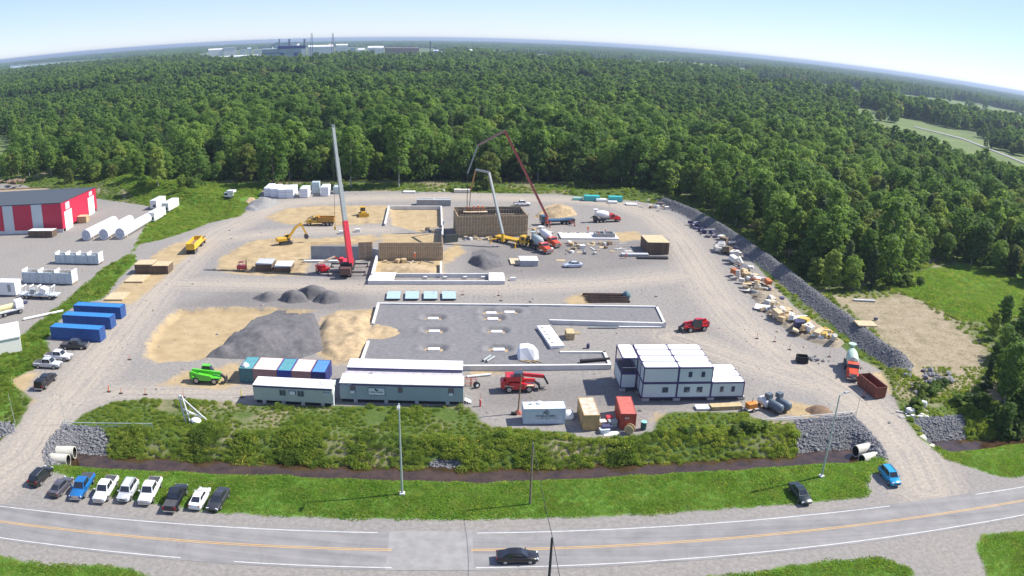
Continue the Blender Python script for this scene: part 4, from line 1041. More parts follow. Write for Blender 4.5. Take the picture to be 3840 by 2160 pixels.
MB().bar((-1.5, 0, 2.2), (3.2, 0, 3.6), .35, .4).build('lower_arm', mat('arm_cream', (.66, .52, .36), .5), t); MB().bar((3.2, 0, 3.6), (4.6, 0, 2.2), .32, .35).build('upper_arm', or_p, t)
bk = MB().b(4.3, 5.3, -.9, .9, 1.5, 1.6).build('basket', red_p, t)
for sx in (4.3, 5.3): MB().bar((sx, -.9, 2.6), (sx, .9, 2.6), .06).bar((sx, -.9, 1.6), (sx, -.9, 2.6), .06).bar((sx, .9, 1.6), (sx, .9, 2.6), .06).build('guard_rail', red_p, bk)
for sx in (-1.2, 1.2):
    for sy in (-1, 1): wheel(t, sx, sy*.95, .45, .35)
# ---- booms whose joints are surveyed in the vertical plane through machine and working point
def in_plane(P0, P1, px):
    """point of the vertical plane through P0, P1 seen at survey bearing px"""
    n = Vector((-(P1.y-P0.y), P1.x-P0.x, 0)); a = at(px[0], px[1], 0); b = at(px[0], px[1], 10.0)
    o = Vector((0, 0, CAM_H)); d = (at(px[0], px[1], -30)-o)
    if d.z >= 0: d = -d
    x = px[0]*DS-1920; y = 1080-px[1]*DS; r = math.hypot(x, y)+1e-9; th = r/FPX
    X = math.sin(th)*x/r; Y = math.sin(th)*y/r; Z = math.cos(th); X, Y = cr*X-sr*Y, sr*X+cr*Y
    d = Vector((X, Z*cp+Y*sp, -Z*sp+Y*cp))
    t_ = (P0-o).dot(n)/d.dot(n)
    return o+d*t_
FORM_TIP = at(1175, 520, 7.2)
def pump(label, a, b, truckm, boomm, joints, base_px, tip, colours, group='concrete boom pumps'):
    loc, rz = place2(a, b)
    t = thing('concrete_pump', label, 'concrete pump', loc, rz, group)
    MB().b(-5.2, 3.4, -.5, .5, .8, 1.15).build('chassis', steel_d, t)
    MB().b(3.2, 5.3, -1.2, 1.2, 1.0, 3.0).build('cab', truckm, t, bevel=.12); MB().b(5.28, 5.34, -1.0, 1.0, 1.9, 2.8).build('windscreen', glass_d, t)
    for s in (-1, 1): MB().b(3.9, 4.9, s*1.2-.03, s*1.2+.03, 1.9, 2.75).build('side_window', glass_d, t)
    MB().b(-5.0, 2.8, -1.2, 1.2, 1.2, 1.6).build('deck', truckm, t)
    MB().box((-5.4, 0, 1.1), (.9, 1.6, .9), taper=1.25).build('hopper', steel_d, t)
    for sx, sy in ((2.2, 1), (2.2, -1), (-3.6, 1), (-3.6, -1)):
        MB().bar((sx, sy*.8, 1.1), (sx+(1.2 if sx > 0 else -1.2), sy*3.2, 1.0), .28, .34).bar((sx+(1.2 if sx > 0 else -1.2), sy*3.2, 1.1), (sx+(1.2 if sx > 0 else -1.2), sy*3.2, .05), .22).box((sx+(1.2 if sx > 0 else -1.2), sy*3.2, .06), (.7, .7, .1)).build('outrigger', boomm, t)
    axles(t, (4.2, 2.9), 1.0, .5, .32); axles(t, (-2.2, -3.4, -4.5), .98, .5, .5)
    base = at(base_px[0], base_px[1], 3.6)
    P = [base]+[in_plane(base, tip, j) for j in joints]
    M = t.matrix_basis.inverted()
    L = [M @ p for p in P]
    MB().tube((L[0].x, L[0].y, 1.4), L[0], .55, .4, n=10).build('turret', boomm, t)
    for k in range(len(L)-1):
        w = .55-.11*k
        MB().bar(L[k], L[k+1], w, w*1.15).build('boom_section', mat(*colours[k]), t)
        d = (L[k+1]-L[k]).normalized(); off = Vector((0, 0, .5-.08*k))
        MB().tube(L[k]+off, L[k+1]+off, .09, n=5).build('delivery_pipe', steel_d, t)
    e = M @ Vector((tip.x, tip.y, 5.6))
    MB().tube(L[-1], (L[-1]+e)/2+Vector((0, 0, -.6)), .10, n=6).tube((L[-1]+e)/2+Vector((0, 0, -.6)), e, .10, n=6).build('end_hose', rubber, t)
    return t
pump('concrete pump with red brown boom arched high over the formwork', (1440, 562), (1358, 566), paintm('pump_blue', (.02, .08, .16)), mat('pump_red', (.36, .07, .06), .45, var=.1), [(1270, 329), (1202, 366), (1176, 437)], (1376, 545), FORM_TIP, [('pump_red', (.36, .07, .06), .45), ('boom_rust', (.34, .20, .16), .5), ('boom_grey', (.30, .33, .32), .45)])
pump('concrete pump with grey boom standing in front of the formwork box', (1245, 604), (1330, 622), mat('pump_yellow', (.55, .33, .03), .5, var=.15), yel_p, [(1230, 434), (1197, 427), (1184, 480)], (1265, 588), FORM_TIP+Vector((.6, -1.0, 0)), [('boom_grey', (.30, .33, .32), .45), ('boom_grey', (.30, .33, .32), .45), ('boom_ochre', (.40, .22, .08), .5)])
# mobile crane
loc, rz = place2((880, 697), (872, 668))
rz = R(96)
t = thing('mobile_crane', 'red telescopic mobile crane with raised boom and outriggers set', 'crane', loc, rz)
MB().b(-5.5, 5.5, -1.3, 1.3, .9, 1.5).build('carrier', black_pl, t, bevel=.08); MB().b(-6.4, -4.6, -1.3, 1.3, 1.0, 2.6).build('carrier_cab', mat('crane_cab', (.12, .06, .05), .4), t, bevel=.1)
for sx in (-3.6, 3.4):
    for s in (-1, 1):
        MB().bar((sx, s*1.1, .9), (sx, s*4.6, .9), .3, .34).bar((sx, s*4.5, 1.2), (sx, s*4.5, .1), .22).box((sx, s*4.5, .07), (.9, .9, .12)).build('outrigger', steel_d, t)
axles(t, (-4.4, -2.6, 1.4, 3.0, 4.6), 1.12, .6, .42)
MB().b(-2.8, 2.2, -1.25, 1.25, 1.6, 2.7).build('superstructure', crane_red, t, bevel=.1); MB().b(-3.9, -2.7, -1.35, 1.35, 1.6, 3.2).build('counterweight', black_pl, t); MB().b(.3, 2.0, 1.25, 2.2, 1.6, 3.1).build('operator_cab', crane_red, t, bevel=.08)
MB().b(1.2, 2.05, 1.3, 2.22, 2.2, 2.9).build('cab_window', glass_d, t)
M = t.matrix_basis.inverted()
base = at(882, 662, 3.0); tip = Vector((-44.8, 184.75, 34.5))
mid = in_plane(base, tip, (868, 556))
lb, lm_, lt = M @ base, M @ mid, M @ tip
MB().bar(lb, lm_, 1.15, 1.35).build('boom_base', crane_red, t)
d = (lt-lm_)
for k in range(3):
    MB().bar(lm_+d*(k/3)-(d.normalized()*.5 if k == 0 else Vector()), lm_+d*((k+1)/3), .95-.14*k, 1.1-.16*k).build('boom_section', boom_grey, t)
MB().bar(M @ (base+Vector((0, 0, -.6))+(mid-base)*.02), lb+(lm_-lb)*.45+Vector((-.2, 0, -.7)), .4).build('luffing_ram', crane_red, t)
MB().box(lt, (.8, .7, .9)).build('boom_head', boom_grey, t)
hk = Vector((tip.x, tip.y, 9.0))
MB().tube(lt, M @ hk, .05, n=5).build('hoist_rope', steel_d, t)
MB().box(M @ hk, (.5, .4, .9)).build('hook_block', yel_p, t)
# ------------------------------------------------------------------ containers, offices, foundations
def rot(px, rz): return on(*px), rz
def corrugated(mb, x0, x1, y, z0, z1, n, dep, s):
    """wall in x-z with trapezoid ribs, bulging by dep along s*y"""
    xs_ = np.linspace(x0, x1, 4*n+1); vs = []
    for k, x in enumerate(xs_):
        o = dep if (k % 4) in (1, 2) else 0
        vs += [(x, y+s*o, z0), (x, y+s*o, z1)]
    m = len(xs_)
    f = [(2*k, 2*k+2, 2*k+3, 2*k+1) if s < 0 else (2*k+1, 2*k+3, 2*k+2, 2*k) for k in range(m-1)]
    return mb.add(vs, f)
def container(name, label, corner, rz, L, m, roofm=None, endm=None, W_=2.44, H_=2.6, group=None, cat='container', doors=1, z=.05):
    """corner = near left corner on the ground; long side along x, depth along +y"""
    t = thing(name, label, cat, Vector(corner)+Vector((0, 0, z)), rz, group)
    b = MB()
    n = max(4, int(L/.55))
    corrugated(b, .1, L-.1, .04, .12, H_-.1, n, .05, -1); corrugated(b, .1, L-.1, W_-.04, .12, H_-.1, n, .05, 1)
    b.b(.02, .08, .1, W_-.1, .12, H_-.1)
    b.build('side_walls', m, t)
    f = MB()
    for y in (0, W_-.12):
        f.b(0, L, y, y+.12, 0, .14); f.b(0, L, y, y+.12, H_-.12, H_)
    for x in (0, L-.14):
        for y in (0, W_-.14): f.b(x-.004, x+.144, y-.004, y+.144, 0, H_+.003)
        f.b(x, x+.14, .12, W_-.12, 0, .12); f.b(x, x+.14, .12, W_-.12, H_-.12, H_)
    f.build('frame', m, t)
    r = MB()
    k = max(4, int(L/1.1))
    for i in range(k):
        x0 = .14+(L-.28)*i/k; w = (L-.28)/k
        r.b(x0+.012, x0+w-.012, .1, W_-.1, H_-.08, H_-.02)
    r.b(.1, L-.1, .1, W_-.1, H_-.1, H_-.05)
    r.build('roof', roofm or m, t)
    for s in (0, 1):
        d = MB().b(L-.05, L+.005, .14+s*(W_/2-.13), W_/2-.01+s*(W_/2-.13), .14, H_-.14).build('door', endm or m, t)
        for q in (.3, .8): MB().tube((L+.04, .14+s*(W_/2-.13)+q, .2), (L+.04, .14+s*(W_/2-.13)+q, H_-.2), .025, n=5).build('locking_bar', alloy, d)
    return t
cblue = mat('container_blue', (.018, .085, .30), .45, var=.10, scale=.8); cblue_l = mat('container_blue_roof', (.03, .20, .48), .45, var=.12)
for px, w in (((130, 853), 'nearest'), ((160, 822), 'middle'), ((188, 797), 'farthest')):
    p = on(*px)
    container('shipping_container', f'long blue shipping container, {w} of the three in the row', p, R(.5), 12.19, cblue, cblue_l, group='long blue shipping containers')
# ---- text
def lettering(txt, par, loc, size, m, rx=R(90), rz=0, name='lettering', align='CENTER', ext=.01):
    cu = bpy.data.curves.new(name, 'FONT'); cu.body = txt; cu.size = size; cu.align_x = align; cu.align_y = 'CENTER'; cu.extrude = ext; cu.resolution_u = 2
    tmp = bpy.data.objects.new(name, cu); COL.objects.link(tmp)
    bpy.context.view_layer.update()
    me = bpy.data.meshes.new_from_object(tmp.evaluated_get(bpy.context.evaluated_depsgraph_get()))
    bpy.data.objects.remove(tmp)
    me.materials.clear(); me.materials.append(m)
    o = bpy.data.objects.new(name, me); COL.objects.link(o); o.parent = par; o.location = loc; o.rotation_euler = (rx, 0, rz)
    return o
ink = mat('dark_lettering', (.02, .022, .035), .6)
def worn_line(par, x, y, z, widths, h, m, gap=.08):
    """a line of faded print, each blurred word one flat dash"""
    for w in widths:
        MB().b(x, x+w, y-.006, y+.006, z-h/2, z+h/2).build('faded_print', m, par); x += w+gap
white_p = mat('white_sheet_metal', (.78, .79, .78), .5, var=.06, scale=.8)
cwhite = mat('container_pale_blue', (.52, .58, .64), .5, var=.08); 
p = on(1316, 1068)
t = container('site_container', 'white corrugated container with dark logo and name beside the wooden mast', p, SITE, 6.4, cwhite, white_p, group=None)
lettering('PP·DESLAURIERS', t, (3.4, -.06, 1.35), .42, ink); worn_line(t, 2.1, -.06, .95, (.35, .55, .8, .3, .45, .4), .07, mat('faded_ink', (.16, .18, .24), .7))
lg = MB()
for a0 in range(9):
    a = R(-80+a0*20); b_ = R(-80+(a0+1)*20)
    lg.bar((3.42+.36*math.cos(a), -.06, 1.98+.33*math.sin(a)), (3.42+.36*math.cos(b_), -.06, 1.98+.33*math.sin(b_)), .05, .075)
for q in ((3.05, 1.68, 3.05, 2.1), (3.05, 2.1, 3.3, 2.1), (3.3, 2.1, 3.3, 1.9), (3.3, 1.9, 3.05, 1.9), (3.42, 1.66, 3.62, 1.66), (3.4, 1.75, 3.4, 2.05), (3.4, 2.05, 3.6, 2.05)): lg.bar((q[0], -.06, q[1]), (q[2], -.06, q[3]), .05, .065)
lg.build('logo', ink, t)
MB().lathe((1.4, 1.6, 2.58), (1.4, 1.6, 2.95), [(0, .32), (.28, .32), (.36, .2)], 12).build('roof_vent', white_p, t, smooth=40); MB().lathe((2.6, 1.8, 2.58), (2.6, 1.8, 2.95), [(0, .42), (.28, .42), (.36, .25)], 12).build('roof_vent', white_p, t, smooth=40)
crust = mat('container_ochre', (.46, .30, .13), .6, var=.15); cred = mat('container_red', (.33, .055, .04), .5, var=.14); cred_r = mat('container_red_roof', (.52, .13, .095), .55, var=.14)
def end_on(name, label, pl, back, L, m, roofm):
    """short end towards the viewer: pl = near left ground corner, back = far left ground corner"""
    a, b_ = on(*pl), on(*back)
    an = math.atan2(b_.y-a.y, b_.x-a.x)
    t = container(name, label, a, an, L, m, roofm)
    # container local x runs away from the viewer; shift so the near short end is at x=0 and width runs to the right
    t.location = a+Vector((math.sin(an)*2.44, -math.cos(an)*2.44, .05))
    return t
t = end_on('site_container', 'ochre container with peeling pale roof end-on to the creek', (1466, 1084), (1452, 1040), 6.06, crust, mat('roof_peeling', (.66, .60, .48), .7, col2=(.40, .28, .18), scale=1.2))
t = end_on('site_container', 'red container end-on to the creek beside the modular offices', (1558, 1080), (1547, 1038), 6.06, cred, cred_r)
[MB().b(-.03, -.01, y0, y1, 1.75, 2.05).build('faded_print', mat('white_stencil', (.5, .46, .48), .7), t) for y0, y1 in ((1.40, 1.75), (1.14, 1.30))]
# ---- row of storage units behind the small trailer
p = on(604, 962); ux_ = Vector((math.cos(R(1)), math.sin(R(1)), 0))
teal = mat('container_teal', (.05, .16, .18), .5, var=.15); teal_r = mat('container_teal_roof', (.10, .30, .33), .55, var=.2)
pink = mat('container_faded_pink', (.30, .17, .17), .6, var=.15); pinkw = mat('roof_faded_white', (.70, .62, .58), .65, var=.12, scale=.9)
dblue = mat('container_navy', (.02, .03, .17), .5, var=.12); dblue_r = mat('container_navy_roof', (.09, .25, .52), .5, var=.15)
x = 0
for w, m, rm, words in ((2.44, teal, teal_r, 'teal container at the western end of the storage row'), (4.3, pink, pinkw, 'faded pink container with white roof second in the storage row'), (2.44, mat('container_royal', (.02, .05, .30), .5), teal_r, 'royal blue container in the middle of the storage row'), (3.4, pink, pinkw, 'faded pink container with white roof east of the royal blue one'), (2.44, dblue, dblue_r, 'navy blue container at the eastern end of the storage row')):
    container('storage_container', words, p+ux_*x, R(1), w, m, rm, W_=5.0, group='storage containers in a row'); x += w+.06
MB_tarp = thing('tarp_bundle', 'white tarp bundle lying on the teal container roof', 'tarp', p+ux_*.9+Vector((0, 1.0, 2.68)), 0)
MB().lathe((0, 0, 0), (0, 0, .7), [(0, .7), (.25, .62), (.5, .35), (.7, .05)], 7).build('folds', white_p, MB_tarp)
# ---- office trailers
sage = mat('siding_sage', (.42, .47, .42), .7, var=.05, scale=.5); slate = mat('siding_slate', (.31, .38, .395), .7, var=.05, scale=.5); purple = mat('fascia_purple', (.08, .035, .16), .6); black_shade = mat('black_and_shade', (.02, .02, .022), .9); roofw = mat('roof_white', (.80, .80, .79), .6, var=.06, scale=.4, col2=(.62, .62, .60)); roofo = mat('roof_weathered', (.66, .66, .62), .7, col2=(.44, .45, .42), scale=.7)  # the near-black serves the shade under trailers and plain black things
def window(par, x, y, z, w, h, name='window', s=-1, frame=None):
    o = MB().b(x-w/2, x+w/2, y-.05 if s < 0 else y-.02, y+.02 if s < 0 else y+.05, z-h/2, z+h/2).build(name, frame or mat('window_frame', (.25, .32, .36), .5), par)
    yy = y+s*.06
    for k in (0, 1):
        MB().b(x-w/2+.07+k*(w/2-.03), x-.04+k*(w/2-.03), yy-.01, yy+.01, z-h/2+.08, z+h/2-.08).build('pane', glass_b, o)
    return o
def trailer(name, label, corner, rz, L, D, Hh, wall, roof, fascia, lift=.65):
    t = thing(name, label, 'site office', corner, rz, 'site office trailers')
    nb = max(6, int(L/1.2)); w = MB().b(0, L, 0, D, lift, lift+Hh).build('wall', wall, t)
    for k in range(nb+1): MB().b(L*k/nb-.02, L*k/nb+.02, -.02, .0, lift+.02, lift+Hh-.3).build('batten', wall, w)
    MB().b(.3, L-.3, .25, D-.25, .1, lift).build('under_shade', black_shade, t)  # near-black box stands in for the shade beneath the raised trailer
    MB().b(-.06, L+.06, -.07, D+.07, lift+Hh, lift+Hh+.10).build('roof', roof, t); MB().b(-.03, L+.03, -.05, .0, lift+Hh-.28, lift+Hh-.002).build('fascia', fascia, t)
    for k in range(4): MB().b(L*(k+.5)/4-.3, L*(k+.5)/4+.3, .1, .5, 0, lift-.004).build('block', mat('concrete_block', (.42, .41, .40), .9), t)
    return t
p = on(641, 1014)
t = trailer('office_trailer', 'small sage green site office with two windows and white roof', p, R(1.2), 13.0, 3.1, 2.55, sage, roofw, mat('fascia_navy', (.05, .04, .13), .6))
for x in (4.9, 7.9): window(t, x, 0, 2.15, 1.1, 1.05)
MB().b(6.1, 7.0, -.25, .05, 2.0, 2.5).build('air_conditioner', white_p, t); MB().b(5.95, 7.12, -.03, .0, 1.9, 2.6).build('ac_surround', mat('fascia_navy', (.05, .04, .13), .6), t)
MB().b(11.6, 12.7, -.03, .0, 2.1, 2.75).build('company_sign', mat('sign_pale', (.45, .52, .55), .6), t); worn_line(t, 12.0, -.04, 2.5, (.22, .35), .10, ink, .05); worn_line(t, 11.68, -.04, 2.58, (.22,), .2, mat('faded_blue', (.06, .09, .2), .6))
for x, y in ((10.6, 1.7), (11.0, 1.0)): MB().b(x, x+.5, y, y+.14, 3.3, 3.36).build('roof_vent', steel_d, t)
dr = MB(); dr.tube((13.1, 1.3, 2.9), (13.15, .3, 2.2), .12).tube((13.15, .3, 2.2), (13.2, -.1, .4), .14); dr.build('hanging_duct', white_p, t)
p = on(857, 1012)
rzb = R(2.6)
t = trailer('office_trailer', 'long slate grey site office with purple fascia and sign board', p, rzb, 19.6, 3.6, 2.75, slate, roofo, purple)
sg = MB().b(4.6, 7.2, -.08, .0, 1.55, 2.75).build('sign_board', mat('sign_white', (.66, .72, .74), .6), t)
fr = MB()
for q in ((4.55, 7.25, 1.5, 1.56), (4.55, 7.25, 2.74, 2.80)): fr.b(q[0], q[1], -.10, -.01, q[2], q[3])
for q in (4.55, 7.19): fr.b(q, q+.06, -.10, -.01, 1.56, 2.74)
fr.build('sign_frame', purple, t)
worn_line(t, 4.85, -.09, 2.05, (.85, .2, .42, .35), .13, ink, .07)
MB().lathe((5.75, -.11, 2.50), (5.75, -.09, 2.50), [(0, .16), (.02, .16)], 10).lathe((6.0, -.11, 2.36), (6.0, -.09, 2.36), [(0, .16), (.02, .16)], 10).build('logo', ink, t)
worn_line(t, .2, -.06, 3.26, (.75, .8), .14, mat('lilac_print', (.45, .40, .58), .6), .16)
for x in (2.1, 17.7):
    MB().b(x-.45, x+.45, -.03, .0, 1.9, 3.0).build('window', mat('window_brown', (.16, .13, .15), .4), t); MB().b(x-.35, x+.3, -.32, .0, 1.85, 2.15).build('air_conditioner', white_p, t)
MB().b(9.3, 10.05, -.03, .0, 2.0, 3.0).build('window', mat('window_brown', (.16, .13, .15), .4), t)
st = MB()
for k in range(4): st.b(19.75+k*.3, 20.05+k*.3, .5, 1.7, .55-.14*k, .62-.14*k)
st.bar((19.8, .5, 1.7), (20.9, .5, 1.0), .06).bar((19.8, .5, .6), (19.8, .5, 1.7), .06).bar((20.9, .5, .1), (20.9, .5, 1.0), .06)
st.build('steps', dirty_w, t)
back = p+Vector((-math.sin(rzb), math.cos(rzb), 0))*6.1
t2 = trailer('office_trailer', 'long office trailer behind the slate grey one with a bright white roof', back+Vector((math.cos(rzb)*.3, math.sin(rzb)*.3, 0)), rzb, 19.0, 3.4, 2.75, slate, mat('roof_bright', (.83, .83, .82), .5, var=.03), purple)
t3 = thing('link_roof', 'grey flat link roof between the two long office trailers', 'roof', p+Vector((-math.sin(rzb), math.cos(rzb), 0))*3.72, rzb)
MB().b(0, 19.4, 0, 2.3, 2.75, 2.9).build('deck', mat('roof_grey', (.42, .38, .42), .8, var=.12), t3)
for k in range(12): MB().b(.3+k*1.58, 1.72+k*1.58, .15, 2.1, 2.9, 2.93).build('panel', mat('roof_grey_panel', (.46, .42, .46), .8, var=.12), t3)
for k in (3.2, 9.0, 11.2, 17.8): MB().bar((k, .5, 2.96), (k+1.4, 1.2, 3.02), .5, .04).build('loose_sheet', white_p if k > 8 else steel_d, t3)
# ---- two storey modular offices
camp_f = mat('module_frame', (.045, .035, .13), .5, var=.1); camp_w = mat('module_panel', (.52, .60, .60), .55, var=.04, scale=.4); camp_r = mat('module_roof', (.80, .80, .79), .5, var=.03)
p = on(1612, 1010)
rzc = yaw((1612, 1010), (1862, 1006))
t = thing('modular_offices', 'two storey white modular offices with dark blue frames and stair tower', 'site office', p, rzc)
ML, MD, MH = 5.9, 2.44, 2.75
def module(x, y, z, front=False, wins=(), left=False, right=False, roof=True, L_=ML, D_=MD):
    f = MB()
    for xx in (x, x+L_-.16):
        for yy in (y, y+D_-.16): f.b(xx, xx+.16, yy, yy+.16, z, z+MH)
    for zz_ in (z, z+MH-.2):
        for yy in (y, y+D_-.16): f.b(x+.16, x+L_-.16, yy, yy+.16, zz_, zz_+.2)
        for xx in (x, x+L_-.16): f.b(xx, xx+.16, y+.16, y+D_-.16, zz_, zz_+.2)
    f.build('frame', camp_f, t)
    if front: 
        pn = MB().b(x+.16, x+L_-.16, y+.04, y+.10, z+.2, z+MH-.2).build('front_panel', camp_w, t)
        for wx, ww in wins: window(pn, x+wx, y+.04, z+1.5, ww, .95, frame=camp_f)
    if left: MB().b(x+.04, x+.10, y+.16, y+D_-.16, z+.2, z+MH-.2).build('side_panel', camp_w, t)
    if right: MB().b(x+L_-.10, x+L_-.04, y+.16, y+D_-.16, z+.2, z+MH-.2).build('side_panel', camp_w, t)
    if roof:
        c, i_ = .40, .13; r_ = [(x+c, y+i_), (x+L_-c, y+i_), (x+L_-i_, y+c), (x+L_-i_, y+D_-c), (x+L_-c, y+D_-i_), (x+c, y+D_-i_), (x+i_, y+D_-c), (x+i_, y+c)]
        MB().prism(r_, z+MH-.02, z+MH+.06).build('roof_panel', camp_r, t)
Z0 = .55
for rr in range(4):
    for c in range(2):
        module(c*ML, rr*MD, Z0, rr == 0, ((3.9, 1.0),) if c == 0 else ((1.7, 1.0), (3.9, 1.0)), c == 0, False, False)
        module(c*ML, rr*MD, Z0+MH, rr == 0, () if c == 0 else ((2.0, .62), (4.2, .62)), c == 0, c == 1, True)
for rr in range(3): module(2*ML, rr*MD, Z0, rr == 0, ((1.9, .62), (3.9, .62)), False, True, True)
module(-2.9, MD*1.55, Z0, True, (), True, False, False, 2.7, 5.9); module(-2.9, MD*1.55, Z0+MH, False, (), False, False, True, 2.7, 5.9)
MB().b(-2.7, -.4, MD*1.55+.2, MD*1.55+5.7, Z0+MH-.05, Z0+MH+.05).build('stair_landing', mat('landing_dark', (.06, .06, .07), .8), t)
for yy in (MD*1.55+.2,): MB().bar((-2.7, yy, Z0+MH+1.0), (-.4, yy, Z0+MH+1.0), .06).build('hand_rail', white_p, t)
for x in (.2, ML-.4, 2*ML-.4, 3*ML-.8): 
    for y in (.1, 2.6): MB().b(x, x+1.2, y, y+.6, 0, Z0-.003).build('concrete_block', mat('concrete_block', (.42, .41, .40), .9), t)
MB().b(-2.9, -1.9, MD*1.55, MD*1.55+.6, 0, Z0-.003).build('concrete_block', mat('concrete_block', (.42, .41, .40), .9), t)
# ---- concrete
conc = mat('new_concrete', (.62, .61, .59), .85, var=.08, scale=.6); conc_d = mat('form_face_concrete', (.30, .31, .31), .85, var=.12, scale=.5); insul = mat('white_insulation', (.82, .82, .82), .7, var=.04)
fill = mat('gravel_fill', (.175, .17, .172), .95, var=.14, scale=1.2, bump=.35, bscale=6)
def wall_run(par, pts, w, z0, z1, m, name='wall', closed=False, seg=6.0):
    pts = [Vector((p_[0], p_[1], 0)) for p_ in pts]
    ps = pts+[pts[0]] if closed else pts
    for a, b_ in zip(ps[:-1], ps[1:]):
        d = b_-a; L_ = d.length; n = max(1, round(L_/seg)); u = d/L_
        for k in range(n):
            s0 = a+u*(L_*k/n+(.0 if k else -w/2)); s1 = a+u*(L_*(k+1)/n-(.012 if k < n-1 else -w/2+.03))
            c_ = (s0+s1)/2
            MB().box((c_.x, c_.y, (z0+z1)/2), ((s1-s0).length, w, z1-z0), rz=math.atan2(d.y, d.x)).build(name, m, par)
# big slab in the middle: corners surveyed at wall-top height
ZT = 1.0
C0 = [at(x, y, ZT) for x, y in ((952, 762), (1378, 766), (1652, 770), (1672, 812), (1385, 804), (1412, 884), (1520, 884), (1534, 916), (905, 918), (935, 852))]
fo = C0[8].copy(); fo.z = 0
fnd = thing('foundation', 'large concrete foundation filled with grey gravel in the site centre', 'foundation', fo, 0)
Lc = [(c_.x-fo.x, c_.y-fo.y) for c_ in C0]
gap = [((at(x, y, ZT)-fo).x, (at(x, y, ZT)-fo).y) for x, y in ((938, 812), (926, 858))]
wall_run(fnd, [Lc[0], Lc[1]], .5, -.2, ZT, conc); wall_run(fnd, [Lc[1], Lc[2], Lc[3], Lc[4]], .5, -.2, ZT-.01, conc); wall_run(fnd, [Lc[0], gap[0]], .5, -.2, ZT-.006, conc); wall_run(fnd, [gap[1], Lc[8]], .5, -.2, ZT-.006, conc); wall_run(fnd, [Lc[8], Lc[7]], .5, -.2, ZT, conc); wall_run(fnd, [Lc[7], Lc[6], Lc[5]], .5, -.2, ZT-.01, conc)
PITS = [at(x, y, .7) for x, y in ((1090, 800), (1093, 832), (1092, 877), (1236, 786), (1282, 784), (1240, 801), (1250, 833), (1255, 878))]
gp_ = jg = None
xs_ = np.arange(min(q[0] for q in Lc), max(q[0] for q in Lc)+.4, .45); ys_ = np.arange(min(q[1] for q in Lc), max(q[1] for q in Lc)+.4, .45)
X_, Y_ = np.meshgrid(xs_, ys_); Q = np.stack([X_.ravel(), Y_.ravel()], 1)
poly_in = np.array([Lc[0], Lc[2], Lc[3], Lc[4], Lc[5], Lc[6], Lc[7], Lc[8]])
sdq = sd_poly(Q, poly_in)
hz = .72+(vnoise(Q, 4, 7)-.5)*.10+(vnoise(Q, 1.3, 9)-.5)*.05
for c_ in PITS:
    dx = (Q[:, 0]-(c_.x-fo.x)+.1)/2.5; dy = (Q[:, 1]-(c_.y-fo.y)-.3)/1.6
    r_ = np.sqrt(dx**4+dy**4)**.5
    hz += np.where(r_ < 1, -.62*ss((1-r_)/.35), 0)+.16*np.exp(-((r_-1.25)/.2)**2)
hz -= .65*ss((3.2-np.abs(Q[:, 1]-(gap[0][1]+gap[1][1])/2))/2)*ss((12-(Q[:, 0]-gap[0][0]))/10)
nxq = len(xs_); iq = (np.arange(len(ys_)-1)[:, None]*nxq+np.arange(nxq-1)[None, :]).ravel(); fq = np.column_stack([iq, iq+1, iq+1+nxq, iq+nxq])
fq = fq[(sdq[fq] > -.12).all(1)]
go_ = grid_mesh('gravel_fill', np.column_stack([Q, hz]), fq, fill); go_.parent = fnd
for c_ in PITS:
    MB().prism([(c_.x-fo.x+2.0*math.cos(a_)*(1+.12*math.sin(3*a_)), c_.y-fo.y+.3+1.2*math.sin(a_)) for a_ in np.linspace(0, 6.283, 14, endpoint=False)], .05, .19).build('pit_floor', mat('pit_sand', (.36, .27, .16), .95, var=.2), fnd)
    MB().box((c_.x-fo.x, c_.y-fo.y, .42), (2.1, 1.15, .55), rz=SITE).build('footing_pad', mat('pad_white', (.80, .80, .79), .7, var=.03), fnd)
sp_ = Vector((at(985, 835)-fo).xy)
# trench foundation in front of the crane
ZT2 = .9
D0 = [at(x, y, ZT2) for x, y in ((928, 706), (1268, 706), (1266, 688), (936, 688))]
o2 = D0[0].copy(); o2.z = 0
tf = thing('trench_foundation', 'long narrow concrete trench foundation with white covers at both ends', 'foundation', o2, 0)
D1 = [(q.x-o2.x, q.y-o2.y) for q in D0]
wall_run(tf, [D1[0], D1[1]], .45, -.2, ZT2, conc); wall_run(tf, [D1[3], D1[2]], .45, -.2, ZT2, conc); wall_run(tf, [D1[0], D1[3]], .4, -.2, ZT2-.01, conc); wall_run(tf, [D1[1], D1[2]], .4, -.2, ZT2-.01, conc)
for x0, x1, nm in (((at(928, 706, ZT2)-o2), (at(990, 706, ZT2)-o2), 'cover'), ((at(1232, 706, ZT2)-o2), (at(1268, 706, ZT2)-o2), 'cover')):
    dpt = Vector((D1[3][0]-D1[0][0], D1[3][1]-D1[0][1]))
    MB().prism([(x0.x-.2, x0.y-.3), (x1.x, x1.y-.3), (x1.x+dpt.x, x1.y+dpt.y+.3), (x0.x+dpt.x-.2, x0.y+dpt.y+.3)], ZT2+.01, ZT2+.14).build(nm, insul, tf)
for x in (1070, 1120, 1170, 1215): 
    q = at(x, 696, .5)-o2; MB().box((q.x, q.y, .3), (.9, .6, .5), rz=SITE).build('concrete_block', conc, tf)
q0, q1 = at(936, 690, 1.2)-o2, at(948, 645, 1.2)-o2
wall_run(tf, [q0.xy, q1.xy], .45, -.2, 1.5, conc, 'side_wall')
q0, q1 = at(1109, 688, 1.0)-o2, at(1109, 658, 1.0)-o2
wall_run(tf, [q0.xy, q1.xy], .45, -.2, 1.0, conc, 'side_wall')
